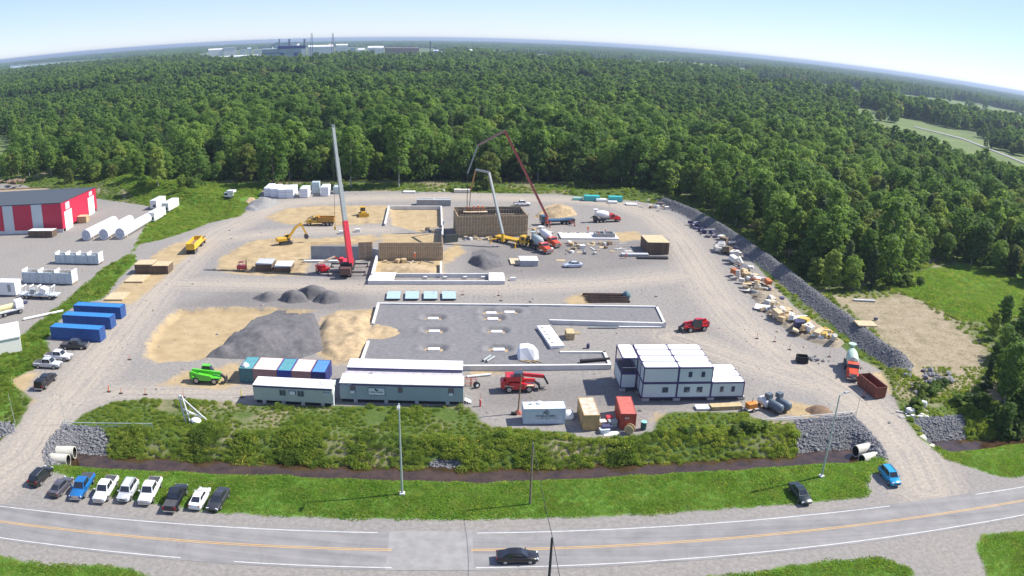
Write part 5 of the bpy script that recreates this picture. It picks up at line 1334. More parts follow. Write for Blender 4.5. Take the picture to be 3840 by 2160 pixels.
# levelled sand court walls at the back
D0 = [at(x, y, .8) for x, y in ((968, 562), (978, 518), (1110, 518), (1112, 566))]
o3 = D0[0].copy(); o3.z = 0
cf = thing('court_foundation', 'low concrete foundation walls round the levelled sand court', 'foundation', o3, 0)
D1 = [(q.x-o3.x, q.y-o3.y) for q in D0]
for a, b_ in ((0, 1), (1, 2), (2, 3)): wall_run(cf, [D1[a], D1[b_]], .5, -.5, .8-.006*a, conc)
# formwork walls: plywood panels stiffened by timber studs
ply = mat('form_plywood', (.37, .275, .165), .8, var=.25, scale=.8); stud_m = mat('form_timber', (.60, .48, .31), .8, var=.2, scale=2)
def form_wall(par, a, b_, z0, z1, side=-1, panel=2.4, stud=.8, m=None):
    a, b_ = Vector((a[0], a[1])), Vector((b_[0], b_[1])); d = b_-a; L_ = d.length; u = d/L_; n = Vector((-u.y, u.x)); rz = math.atan2(d.y, d.x)
    k_ = max(1, round(L_/panel))
    pm = MB().b(-L_/k_/2+.012, L_/k_/2-.012, -.12, .12, 0, z1-z0).mesh('form_panel', m or ply)
    sm = MB().b(-.06, .06, -.06, .06, 0, z1-z0+.1).mesh('stud', stud_m)
    wm_ = MB().b(-L_/k_/2, L_/k_/2, -.05, .05, -.05, .05).mesh('waler', stud_m)
    for k in range(k_):
        c_ = a+u*(L_*(k+.5)/k_)
        o = inst('form_panel', pm, par, (c_.x, c_.y, z0+(.03 if k % 2 else 0)), rz)
        ns = max(1, round(L_/k_/stud))
        for j in range(ns): inst('stud', sm, o, (-L_/k_/2+L_/k_*(j+.5)/ns, side*.18, 0))
        for zf in (.2, .5, .8): inst('waler', wm_, o, (0, side*.26, (z1-z0)*zf))
b0, b1 = at(1152, 597), at(1326, 594)
bo = b0.copy(); fb = thing('formwork_box', 'tall box of brown wooden formwork panels with timber ribs', 'formwork', bo, 0)
u = (b1-b0).normalized(); n = Vector((-u.y, u.x, 0)); Lw = (b1-b0).length; Dp = 10.5; HF = 6.2
c = [Vector((0, 0, 0)), u*Lw, u*Lw+n*Dp, n*Dp]
form_wall(fb, c[0].xy, c[1].xy, 0, HF, -1); form_wall(fb, (c[3]).xy, (c[2]).xy, 0, HF+.3, 1); form_wall(fb, c[0].xy+n.xy*.3, c[3].xy-n.xy*.3, 0, HF-.1, 1); form_wall(fb, c[1].xy+n.xy*.3, c[2].xy-n.xy*.3, 0, HF-.1, -1)
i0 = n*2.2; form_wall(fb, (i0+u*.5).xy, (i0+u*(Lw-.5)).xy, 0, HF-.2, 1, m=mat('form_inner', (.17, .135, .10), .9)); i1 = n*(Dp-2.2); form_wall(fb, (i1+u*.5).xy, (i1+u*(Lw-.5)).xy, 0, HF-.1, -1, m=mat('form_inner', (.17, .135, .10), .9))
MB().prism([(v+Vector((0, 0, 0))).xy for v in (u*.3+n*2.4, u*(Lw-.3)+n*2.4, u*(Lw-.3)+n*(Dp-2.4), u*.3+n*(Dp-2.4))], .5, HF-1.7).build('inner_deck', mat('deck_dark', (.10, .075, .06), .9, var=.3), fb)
for k in range(7): 
    s = u*(Lw*.55+k*.55); MB().bar(s+n*3.0+Vector((0, 0, HF-1.3)), s+n*(Dp-3.0)+Vector((.8, 0, HF-1.2)), .12, .2).build('loose_timber', stud_m, fb)
for k in range(5): MB().bar(u*(Lw*.60)+n*(3.2+k*.8)+Vector((0, 0, HF-1.1)), u*(Lw*.86)+n*(3.2+k*.8)+Vector((0, 0, HF-1.05)), .12, .2).build('loose_timber', stud_m, fb)
for k in (3.4, 6.2): MB().bar(u*.2+n*k+Vector((0, 0, 2)), u*.2+n*k+Vector((0, 0, HF+1.0)), .1).build('guard_post', stud_m, fb)
# retaining wall with gang forms left of the box
w0, w1, w2, w3, w4 = at(785, 652), at(902, 653), at(938, 652), at(953, 655), at(1112, 655)
rw = thing('retaining_wall', 'grey cast concrete wall with two brown form panel sections', 'wall', w0, 0)
f_ = lambda q: (q-w0).xy
wall_run(rw, [f_(w0), f_(w1)], .4, -.2, 3.5, conc_d, 'cast_wall', seg=4.0)
form_wall(rw, f_(w1), f_(w2), 0, 4.6, -1, stud=.5); wall_run(rw, [f_(w2), f_(w3)], .4, -.2, 2.9, conc_d, 'cast_wall')
form_wall(rw, f_(w3), f_(w4), 0, 4.7, -1, stud=.5)
d = (w4-w3).normalized(); nn = Vector((-d.y, d.x, 0))
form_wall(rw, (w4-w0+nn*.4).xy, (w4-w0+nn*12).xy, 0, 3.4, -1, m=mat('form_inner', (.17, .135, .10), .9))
for k in range(46):
    q = w0+(w1-w0)*(k/46)-w0; MB().tube((q.x, q.y, 3.3), (q.x, q.y, 4.6), .03, n=4).build('rebar', mat('rust_rebar', (.20, .10, .06), .8), rw)
MB().box((f_(w0)[0]+3, f_(w0)[1]-2.4, .25), (9, 1.0, .5), rz=SITE).build('footing', conc, rw)
dk = at(1130, 600); pd = thing('pit_wall', 'dark sunken wall in the pit between the two formworks', 'wall', at(1112, 612), 0)
wall_run(pd, [(0, 0), tuple((at(1150, 608)-at(1112, 612)).xy)], .4, -.3, 2.2, mat('dark_concrete', (.05, .065, .06), .7)); wall_run(pd, [tuple((at(1115, 575)-at(1112, 612)).xy), (0, .5)], .4, -.3, 2.4, conc)  # first wall far darker than the cast concrete
# ------------------------------------------------------------------ lamps, poles, wires, gates, culverts
galv = mat('galvanised', (.42, .50, .47), .45, .3, var=.1); wood_o = mat('weathered_pole', (.20, .17, .12), .85, var=.25); wood_dk = mat('tarred_pole', (.055, .045, .06), .8)
def lamp(label, base, hgt, rz, head_up=True):
    t = thing('street_lamp', label, 'street lamp', on(*base), rz, 'tall street lamps')
    MB().b(-.35, .35, -.35, .35, 0, .25).build('plinth', conc, t, bevel=.04)
    MB().tube((0, 0, .2), (0, 0, hgt), .16, .09, n=10).build('pole', galv, t, smooth=40)
    MB().tube((0, 0, hgt-.15), (1.1, 0, hgt+.15), .06, n=6).build('bracket', galv, t)
    MB().box((1.3, 0, hgt+.16), (.95, .42, .16), taper=.8).build('lamp_head', mat('lamp_head', (.35, .36, .36), .5), t)
lamp('tall grey street lamp on the grass in front of the long office', (1012, 1243), 13.2, R(-84))
lamp('tall grey street lamp on the grass near the eastern access road', (2066, 1199), 13.0, R(20))
u1 = on(1333, 1268); u2 = at(1389, 1353, 9.0); u2.z = 0
W1 = thing('utility_pole', 'weathered wooden utility pole on the grass by the creek', 'utility pole', u1, ROAD_AZ, 'wooden utility poles')
MB().tube((0, 0, -.3), (0, 0, 9.0), .15, .11, n=9).build('pole', wood_o, W1, smooth=40); MB().tube((0, 0, 9.0), (0, 0, 9.2), .06, n=6).build('insulator', conc, W1)
W2_ = thing('utility_pole', 'dark wooden utility pole beside the near edge of the road', 'utility pole', u2, ROAD_AZ, 'wooden utility poles')
MB().tube((0, 0, -.3), (0, 0, 9.0), .17, .13, n=9).build('pole', wood_dk, W2_, smooth=40); MB().tube((0, 0, 9.0), (0, 0, 9.2), .06, n=6).build('insulator', conc, W2_)
a, b_ = u1+Vector((0, 0, 9.2)), u2+Vector((0, 0, 9.2)); far_ = b_+(b_-a)*1.4; far_.z = 9.2
wr = MB()
for p0, p1 in ((a, b_), (b_, far_)):
    pr = [p0+(p1-p0)*k/10-Vector((0, 0, .5*math.sin(math.pi*k/10))) for k in range(11)]
    for q0, q1 in zip(pr[:-1], pr[1:]): wr.tube(q0, q1, .035, n=4, cap=False)
tag(wr.build('overhead_wire', black_pl), 'black overhead wire strung across the road between the utility poles', 'wire')
def thin(label, b0, hgt, lean=0, grp='slim gate masts'):
    t = thing('gate_mast', label, 'mast', on(*b0), 0, grp)
    MB().tube((0, 0, -.1), (lean, 0, hgt), .055, .035, n=6).build('pole', galv, t); MB().b(-.12, .12, -.12, .12, 0, .3).build('base', conc, t)
thin('slim grey mast at the western gate beside the haul road', (165, 1068), 5.4); thin('slim grey mast on the weeds at the western picture edge', (38, 1064), 5.2)
thin('slim dark mast at the eastern gate post', (2150, 1060), 5.6)
def gate(label, a, b_, n, m):
    p, q = on(*a), on(*b_)
    t = thing('barrier_gate', label, 'gate', p, math.atan2(q.y-p.y, q.x-p.x), 'swing barrier gates')
    L_ = (q-p).length
    MB().tube((0, 0, 1.25), (L_, 0, 1.1), .07, n=6).build('top_rail', m, t); MB().tube((0, 0, .5), (L_, 0, .75), .05, n=6).build('lower_rail', m, t)
    for k in range(n): MB().bar((L_*k/(n-1), 0, .0 if k in (0, n-1) else .55), (L_*k/(n-1), 0, 1.22), .08).build('upright', m, t)
    return t
gate('open grey barrier gate leaning over the weeds at the western entrance', (160, 1080), (385, 1082), 6, galv)
gate('long white barrier gate beam at the eastern entrance', (2148, 1052), (1915, 1070), 3, dirty_w)
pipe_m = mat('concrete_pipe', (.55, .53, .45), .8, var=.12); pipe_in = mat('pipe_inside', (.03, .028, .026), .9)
def culvert(label, px, an, L_=3.0, r=.95, z=-1.0, grp='culvert pipes under the access roads'):
    p = at(px[0], px[1], z)
    t = thing('culvert_pipe', label, 'culvert pipe', p, an, grp)
    mb = MB(); n = 16
    ring = lambda x, q: [(x, q*math.cos(2*math.pi*i/n), q*math.sin(2*math.pi*i/n)) for i in range(n)]
    vs = ring(0, r)+ring(-L_, r)+ring(0, r*.86)+ring(-L_, r*.86)
    fs = [(i, n+i, n+(i+1) % n, (i+1) % n) for i in range(n)]+[(i, (i+1) % n, 2*n+(i+1) % n, 2*n+i) for i in range(n)]
    mb.add(vs, fs).build('pipe', pipe_m, t, smooth=40)
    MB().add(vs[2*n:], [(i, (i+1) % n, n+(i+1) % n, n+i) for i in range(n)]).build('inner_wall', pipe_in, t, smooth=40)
culvert('upper concrete culvert pipe on the western access road', (188, 1138), R(12)); culvert('lower concrete culvert pipe on the western access road', (172, 1158), R(8))
culvert('upper culvert pipe west of the eastern access road', (2152, 1135), R(195)); culvert('lower culvert pipe west of the eastern access road', (2168, 1158), R(195))
culvert('upper culvert pipe east of the eastern access road', (2322, 1106), R(20)); culvert('lower culvert pipe east of the eastern access road', (2346, 1130), R(20))
# ------------------------------------------------------------------ mineral heaps
def heap(name, label, cat, outline, peaks, m, rough=.25, z0=-.1, st=.55, group=None):
    """heap over a surveyed outline; peaks: (survey x, y at ground, height, spread)"""
    poly = np.array([on(*q).xy for q in outline]); c_ = poly.mean(0)
    X_, Y_ = np.meshgrid(np.arange(poly[:, 0].min(), poly[:, 0].max()+st, st), np.arange(poly[:, 1].min(), poly[:, 1].max()+st, st))
    Q = np.stack([X_.ravel(), Y_.ravel()], 1); sd = sd_poly(Q, poly)
    h = np.zeros(len(Q))
    for x, y, hh, sp_ in peaks:
        q = np.array(at(x, y)[:2]); r = np.sqrt(((Q-q)**2).sum(1))
        h = np.maximum(h, hh*np.clip(1-r/sp_, 0, 1)**.9)
    h *= ss(sd/1.2); h += rough*(vnoise(Q, 1.6, 3)-.3)*np.clip(sd/1.5, 0, 1)*np.clip(h, .2, 1)*1.4+rough*.8*(vnoise(Q, .8, 4)-.5)*np.clip(sd, 0, 1)
    base = np.array([ground_z(*q) for q in Q])
    n_ = X_.shape[1]; i_ = (np.arange(X_.shape[0]-1)[:, None]*n_+np.arange(n_-1)[None, :]).ravel(); f = np.column_stack([i_, i_+1, i_+1+n_, i_+n_])
    f = f[(sd[f] > -.4).any(1)]
    o = grid_mesh(name, np.column_stack([Q-c_, base+np.where(sd > 0, np.maximum(h, 0)+.03, z0)]), f, m)
    o.location = (c_[0], c_[1], 0)
    return tag(o, label, cat, group)
hp_g = mat('heap_gravel', (.125, .12, .122), .95, var=.2, scale=1.3, bump=.4, bscale=6); hp_l = mat('heap_stone', (.24, .235, .23), .95, var=.15, scale=1.4, bump=.4, bscale=6); hp_s = mat('heap_sand', (.40, .30, .175), .95, var=.22, scale=.9, bump=.35, bscale=4)
GC = 'small gravel cones'
heap('gravel_heap', 'big dark grey gravel heap beside the sand pad', 'gravel heap', [(512, 902), (560, 868), (600, 835), (640, 800), (700, 785), (790, 788), (808, 830), (815, 880), (760, 902), (620, 906)], [(648, 862, 3.0, 8.0), (600, 875, 1.4, 6), (700, 850, 1.4, 9), (745, 830, 1.0, 10), (560, 890, 1.2, 5), (770, 870, .8, 8)], hp_g, .45)
heap('gravel_cone', 'tallest gravel cone in the group of four', 'gravel heap', [(735, 745), (760, 727), (795, 722), (830, 735), (825, 752), (770, 756)], [(786, 748, 3.0, 6.0)], hp_g, .2, group=GC)
heap('gravel_cone', 'gravel cone in front of the tallest one to its west', 'gravel heap', [(698, 756), (715, 742), (745, 738), (780, 746), (775, 760), (730, 764)], [(737, 755, 2.3, 5.4)], hp_g, .2, group=GC)
heap('gravel_cone', 'gravel cone at the eastern end of the group of four', 'gravel heap', [(785, 760), (800, 745), (825, 738), (865, 748), (860, 760), (820, 766)], [(825, 757, 2.2, 5.6)], hp_g, .2, group=GC)
heap('gravel_cone', 'low flattened gravel cone at the western end of the group', 'gravel heap', [(632, 752), (655, 738), (690, 738), (705, 752), (670, 762)], [(676, 753, 1.5, 4.2), (645, 748, .7, 4)], hp_g, .3, group=GC)
heap('sand_heap', 'churned tan sand ramp at the open side of the foundation', 'sand heap', [(802, 835), (815, 795), (870, 784), (938, 792), (935, 815), (1000, 828), (1060, 832), (1000, 848), (932, 858), (915, 900), (860, 912), (810, 890)], [(850, 830, 1.1, 9), (900, 812, .8, 10), (880, 865, .9, 8), (960, 838, .4, 10), (840, 885, .5, 6)], hp_s, .5)
heap('stone_heap', 'light grey stone heap west of the white wrapped bales', 'gravel heap', [(612, 528), (635, 505), (660, 493), (695, 500), (705, 512), (670, 525), (640, 532)], [(666, 519, 3.2, 7.5), (632, 526, 1.4, 5)], hp_l, .3)
heap('sand_heap', 'tan sand heap behind the red boom pump', 'sand heap', [(1340, 548), (1370, 520), (1400, 511), (1440, 520), (1452, 540), (1400, 552)], [(1408, 541, 3.6, 7.5), (1365, 543, 1.4, 5)], hp_s, .3)
heap('sand_heap', 'small tan sand heap behind the yellow dump truck', 'sand heap', [(765, 560), (780, 545), (800, 545), (815, 562)], [(790, 560, 2.4, 4.5)], hp_s, .3)
heap('gravel_heap', 'dark grey gravel heap south of the grey boom pump', 'gravel heap', [(1178, 660), (1185, 635), (1215, 625), (1255, 640), (1270, 668), (1220, 682)], [(1215, 662, 2.4, 6.0), (1240, 668, 1.5, 5)], hp_g, .35)
heap('sand_heap', 'low sand heap inside the trench foundation yard', 'sand heap', [(955, 690), (960, 672), (1040, 664), (1100, 672), (1104, 688)], [(1030, 684, 1.2, 8)], hp_s, .3)
heap('soil_heap', 'brown soil heap behind the eastern gate beam', 'soil heap', [(2022, 1032), (2040, 1020), (2080, 1024), (2098, 1040), (2050, 1048)], [(2058, 1038, 1.1, 3.4)], mat('heap_soil', (.20, .13, .08), .95, var=.3), .35)
heap('sand_heap', 'little sand heap beside the white camper', 'sand heap', [(612, 512), (625, 498), (640, 498), (650, 510)], [(632, 508, 1.6, 4)], hp_s, .2)
# ------------------------------------------------------------------ loose rock: too many stones to count
rk = mat('riprap_rock', (.21, .21, .22), .9, var=.35, scale=.7)
RSRC = []
rng = np.random.default_rng(5)
for k in range(6):
    ico = [(0, 0, 1)]+[(math.cos(i*1.2566)*.9, math.sin(i*1.2566)*.9, .42) for i in range(5)]+[(math.cos(i*1.2566+.63)*.9, math.sin(i*1.2566+.63)*.9, -.42) for i in range(5)]+[(0, 0, -1)]
    v = [tuple(np.array(q)*rng.uniform(.65, 1.15)*np.array([1, .85, .7])) for q in ico]
    f = [(0, 1+i, 1+(i+1) % 5) for i in range(5)]+[(1+i, 6+i, 1+(i+1) % 5) for i in range(5)]+[(6+i, 6+(i+1) % 5, 1+(i+1) % 5) for i in range(5)]+[(11, 6+(i+1) % 5, 6+i) for i in range(5)]
    RSRC.append(src(f'rock_{k}', MB().add(v, f).mesh('stone', rk)))
P = vis(jgrid(-130, 150, 70, 118, .42)); zt, mk, ba = terrain(P)
sel = (mk['rock'] > -.1) & (zt > WATER_Z-.2); 
gn_scatter('riprap_stones', P[sel], RNG.integers(0, 6, sel.sum()), RNG.uniform(.12, .26, sel.sum())*(1+1.2*RNG.random(sel.sum())**4), zt[sel]+.02, RSRC, 'grey riprap stones lining the culvert slopes')
P = vis(jgrid(30, 130, 105, 300, .60)); zt, mk, ba = terrain(P)
sel = (mk['rock'] > .1) & (P[:, 1] > 118)
BSTONE = []
for k, o in enumerate(RSRC):
    me = o.data.copy(); me.materials.clear(); me.materials.append(mat('berm_rock', (.20, .205, .205), .9, var=.35, scale=.7)); BSTONE.append(src(f'berm_{k}', me))
gn_scatter('berm_stones', P[sel], RNG.integers(0, 6, sel.sum()), RNG.uniform(.10, .22, sel.sum())*(1+1.0*RNG.random(sel.sum())**4), zt[sel]+.0, BSTONE, 'crushed stones covering the long berm')
P = vis(jgrid(-120, 110, 100, 285, 1.6)); zt, mk, ba = terrain(P)
sel = (ba > .6) & (vnoise(P, 12, 17)*.6+RNG.random(len(P))*.6 > .72) & (np.abs(mk['track']) > .8)
CSRC = []
for k, (o, c_) in enumerate(zip(RSRC[:4], ((.34, .30, .25), (.16, .155, .15), (.42, .36, .26), (.28, .27, .26)))):
    me = o.data.copy(); me.materials.clear(); me.materials.append(mat(f'clod_{k}', c_, .95, var=.2)); CSRC.append(src(f'clod_{k}', me))
gn_scatter('loose_stones', P[sel], RNG.integers(0, 4, sel.sum()), RNG.uniform(.05, .20, sel.sum())*(1+1.5*(RNG.random(sel.sum()) > .95)), zt[sel], CSRC, 'loose stones and clods strewn over the yard')
def boulders(label, px, n, sx, sy, s0, s1, grp, m=None):
    for k in range(n):
        p = on(px[0]+RNG.normal()*sx, px[1]+RNG.normal()*sy)
        o = bpy.data.objects.new('boulder', RSRC[k % 6].data); COL.objects.link(o); s = RNG.uniform(s0, s1)
        o.location = p+Vector((0, 0, s*.35)); o.scale = (s, s, s*.8); o.rotation_euler = (RNG.uniform(-.4, .4), RNG.uniform(-.4, .4), RNG.uniform(0, 6))
        tag(o, label, 'boulder', grp)
boulders('grey boulder in the rock pile beside the sandy clearing', (2345, 958), 46, 30, 12, .35, 1.0, 'boulders by the sandy clearing')
boulders('grey stone in the rough pile beside the black steel box', (2045, 905), 30, 18, 5, .25, .55, 'stones beside the steel box')
# ------------------------------------------------------------------ rubbish row along the berm
deb_m = [mat('debris_plywood', (.56, .44, .27), .85, var=.2), mat('debris_timber', (.50, .38, .21), .85, var=.2), mat('debris_concrete', (.52, .50, .46), .9, var=.15), mat('debris_grey', (.20, .20, .21), .9, var=.2), mat('debris_white', (.72, .70, .66), .7, var=.1), mat('debris_brown', (.20, .14, .09), .9, var=.2), mat('debris_yellow', (.60, .42, .10), .7, var=.15), mat('debris_rust', (.45, .13, .04), .7, var=.2), mat('debris_navy', (.05, .05, .12), .7)]
deb_shapes = {}
def deb(kind, mi):
    if (kind, mi) in deb_shapes: return deb_shapes[kind, mi]
    mb = MB()
    if kind == 'sheet': mb.b(-1.2, 1.2, -.6, .6, 0, .06)
    elif kind == 'block': mb.box((0, 0, .35), (1.3, .9, .7), taper=.9)
    elif kind == 'beam': mb.b(-1.6, 1.6, -.13, .13, 0, .22)
    elif kind == 'crate':
        mb.b(-.7, .7, -.6, .6, .1, .9)
        for s in (-1, 1): mb.b(-.7, .7, s*.5-.1, s*.5+.1, 0, .1)
    elif kind == 'pallet':
        for k in range(5): mb.b(-.6, .6, -.6+k*.275, -.45+k*.275, .1, .14)
        for k in (-.5, 0, .5): mb.b(k-.05, k+.05, -.6, .65, 0, .1)
    elif kind == 'drum': mb.lathe((0, 0, 0), (0, 0, .9), [(0, .3), (.28, .3), (.3, .32), (.6, .32), (.62, .3), (.9, .3)], 12)
    elif kind == 'tyre': mb.lathe((0, 0, 0), (0, 0, .4), [(0, .4), (.05, .62), (.35, .62), (.4, .4)], 14)
    elif kind == 'slab': mb.box((0, 0, .18), (2.0, 1.3, .36), taper=.92)
    deb_shapes[kind, mi] = mb.mesh(kind, deb_m[mi]); return deb_shapes[kind, mi]
NAMES = {'sheet': ('plywood_sheet', 'board'), 'block': ('rubble_block', 'rubble'), 'beam': ('timber', 'timber'), 'crate': ('crate', 'crate'), 'pallet': ('pallet', 'pallet'), 'drum': ('drum', 'drum'), 'tyre': ('tyre', 'tyre'), 'slab': ('broken_slab', 'rubble')}
CW = ['plywood', 'pale timber', 'concrete', 'grey', 'white', 'brown', 'yellow', 'rusty orange', 'navy blue']
def put(kind, mi, p, rz=0, rx=0, ry=0, s=1, label=None, grp=None, par=None):
    o = bpy.data.objects.new(NAMES[kind][0], deb(kind, mi)); COL.objects.link(o)
    o.location = p; o.rotation_euler = (rx, ry, rz); o.scale = (s, s, s) if not hasattr(s, '__len__') else s
    return tag(o, label, NAMES[kind][1], grp, 'thing')
row = [((1745, 565), (1850, 640), 34, 12, (3, 5, 2, 8), 'northern'), ((1810, 625), (1880, 690), 36, 16, (2, 5, 3, 4), 'northern'), ((1860, 690), (1950, 760), 60, 24, (0, 1, 2, 1, 0, 4, 2, 7, 5), 'middle'), ((1930, 770), (2010, 820), 52, 24, (1, 0, 2, 1, 0, 5, 4), 'middle'), ((2010, 830), (2100, 865), 46, 18, (6, 0, 1, 1, 0, 2, 4, 8), 'southern')]
heap('rubble_bank', 'long low bank of tan rubble under the rubbish row along the berm', 'rubble', [(1880, 690), (1905, 690), (1960, 735), (2010, 785), (2075, 825), (2125, 862), (2105, 878), (2040, 862), (1985, 835), (1930, 795), (1880, 735)], [(1895, 710, .9, 7), (1930, 748, .9, 7), (1962, 790, .9, 7), (2005, 815, .9, 7), (2050, 842, .9, 7), (2095, 865, .8, 6)], mat('tan_rubble', (.36, .29, .19), .95, col2=(.16, .14, .12), scale=1.6), .6)
for (a, b_, n_, sprd, mis, part) in row:
    for k in range(n_):
        f = RNG.random(); x = a[0]+(b_[0]-a[0])*f+RNG.normal()*sprd*.55; y = a[1]+(b_[1]-a[1])*f-RNG.normal()*sprd*.28
        kind = str(RNG.choice(['sheet', 'block', 'beam', 'crate', 'pallet', 'slab', 'sheet', 'block', 'drum', 'tyre'] if part != 'northern' else ['block', 'slab', 'crate', 'beam', 'block', 'tyre']))
        mi = int(RNG.choice(mis)) if kind not in ('tyre',) else 8
        s = RNG.uniform(.85, 1.9)
        p = on(x, y); lift = RNG.random()**2*1.1
        o = put(kind, mi, p+Vector((0, 0, lift)), RNG.uniform(0, 6.28), RNG.normal()*.18, RNG.normal()*.18, s)
        tag(o, f'{CW[mi]} {NAMES[kind][0].replace("_", " ")} dumped in the {part} part of the rubbish row along the berm', NAMES[kind][1], f'{part} rubbish row along the berm')
# ------------------------------------------------------------------ stacks and materials about the site
def stack(name, label, cat, a, L_, D_, layers, m, top=None, rz=SITE, hl=.28, gapz=.06, cols=1, group=None):
    """bundle of stacked pieces; a = near left ground point"""
    p = on(*a); t = thing(name, label, cat, p, rz, group)
    me = MB().b(0, L_/cols-.05, 0, D_, 0, hl).mesh('layer', m)
    for k in range(layers):
        for c in range(cols): inst('layer', me, t, (c*L_/cols+.05*(k % 2), .04*(k % 3), .12+k*(hl+gapz)))
    for x in (.15*L_, .85*L_): MB().b(x-.06, x+.06, .1, D_-.1, 0, .118).build('bearer', stud_m, t)
    if top: MB().b(-.05, L_+.05, -.05, D_+.05, .12+layers*(hl+gapz), .20+layers*(hl+gapz)).build('top_sheet', top, t)
    return t
mats_b = mat('timber_mats', (.16, .11, .075), .9, var=.3, scale=2); ply_l = mat('plywood_light', (.52, .41, .25), .8, var=.15); gsheet = mat('grey_panel', (.45, .46, .47), .6, var=.08)
stack('timber_stack', 'dark stack of timber mats beside the grass strip, western one', 'timber stack', (340, 690), 5.0, 4.2, 7, mats_b, ply_l); stack('timber_stack', 'dark stack of timber mats beside the grass strip, eastern one', 'timber stack', (382, 690), 4.6, 4.0, 6, mats_b, ply_l)
stack('panel_stack', 'pale formwork panels lying flat south of the timber mats', 'panel stack', (313, 712), 5.0, 5.5, 1, ply_l); stack('panel_stack', 'pale formwork panels lying flat behind the blue containers', 'panel stack', (262, 757), 4.8, 5.0, 1, ply_l)
stack('panel_stack', 'grey capped panel bundle next to the red forklift', 'panel stack', (643, 683), 4.2, 5.0, 5, mats_b, gsheet); stack('panel_stack', 'pale capped panel bundle between forklift and crane', 'panel stack', (690, 686), 4.2, 5.0, 4, mats_b, mat('white_cap', (.70, .70, .66), .6))
stack('panel_stack', 'white topped stack of panels in the middle of the yard', 'panel stack', (1308, 670), 4.6, 4.0, 4, gsheet, white_p); stack('board_stack', 'long boards laid on bearers beside the white topped stack', 'board stack', (1285, 667), 2.4, 5.0, 1, stud_m, cols=4)
stack('crate_stack', 'big dark crate stack under tan plywood sheets by the loop road', 'crate stack', (1628, 640), 6.2, 8.0, 9, mats_b, ply_l, hl=.3)
stack('steel_bundle', 'bundle of long steel channels in front of the big crate stack', 'steel bundle', (1565, 646), 7.5, 1.6, 3, gsheet, cols=1, hl=.16); stack('steel_bundle', 'low bundle of grey channels below the big crate stack', 'steel bundle', (1605, 652), 8.5, 1.4, 2, steel_d, cols=1, hl=.18)
stack('pallet_stack', 'pale timber pallets beside the long white slab', 'pallet stack', (1425, 856), 1.6, 2.6, 4, deb_m[1]); stack('lumber_pile', 'pile of pale lumber in front of the modular offices', 'lumber', (1790, 1034), 5.5, 1.4, 3, deb_m[1], cols=1, hl=.14); stack('board_stack', 'white boards leaning low beside the pile of lumber', 'board stack', (1752, 1034), 2.4, 1.5, 2, white_p, hl=.1)
for k, w in enumerate(('westernmost', 'second', 'third', 'easternmost')):
    p = on(972+k*47, 757); t = thing('steel_plate', f'flat blue grey formwork plate, {w} of the four in a row', 'steel plate', p, SITE+R(1), 'blue grey plates in a row')
    MB().b(0, 3.0, 0, 5.0, .45, .55).build('face', mat('plate_blue', (.36, .48, .54), .5, var=.06), t)
    for y in (.4, 2.4, 4.4): MB().b(0, 3.0, y, y+.16, .1, .449).build('rib', steel_d, t)
t = thing('beam_stack', 'stack of long rusty steel beams behind the foundation slab', 'steel beams', on(1478, 762), SITE)
ib = MB().b(0, 9.5, -.15, .15, 0, .04).b(0, 9.5, -.02, .02, .04, .26).b(0, 9.5, -.15, .15, .26, .30).mesh('beam', mat('rusty_steel', (.10, .065, .05), .7, .2, var=.3))
for k in range(12): inst('beam', ib, t, (RNG.uniform(-.6, .6), .1+.45*k, .1+(.32 if k % 3 == 1 else 0)), RNG.normal()*.012)
for y in (2.0, 7.0): MB().b(y, y+.2, 0, 5.5, 0, .099).build('bearer', stud_m, t)
MB().lathe((9.6, 3.5, 0), (9.6, 3.5, 1.6), [(0, .9), (.8, 1.0), (1.3, .7), (1.6, .2)], 9).build('tarp_heap', mat('tarp_teal', (.09, .17, .19), .7, var=.2), t)
# foundation yard odds
t = thing('tarp_shelter', 'white plastic tarp draped over a load inside the foundation', 'tarp', at(1325, 898, .75), SITE)
MB().loft([[(x, -1.3*q, 0), (x, 1.3*q, 0), (x+.1, .8*q, h), (x-.1, -.7*q, h*.9)] for x, q, h in ((-1.7, 1.0, 1.3), (-1.3, 1.1, 2.2), (0, 1.05, 2.35), (1.2, 1.1, 1.9), (2.0, .9, .9))]).build('sheet', insul, t)
for k in range(3): MB().bar((-1.5+k*1.2, -1.6, .1), (.4+k*1.0, -2.6, .1), .14).build('weight_timber', deb_m[1], t)
t = thing('cast_slab', 'long white slab with reinforcement lying across the foundation edge', 'concrete slab', at(1384, 850, .8), R(-77))
MB().b(-5.2, 5.2, -1.3, 1.3, 0, .55).build('slab', insul, t); 
for k in range(5): MB().bar((-4.4+k*1.9, -.9, .6), (-3.6+k*1.9, -.3, .6), .06).bar((-4.4+k*1.9, -.3, .6), (-3.6+k*1.9, -.9, .6), .06).build('rebar_tie', steel_d, t)
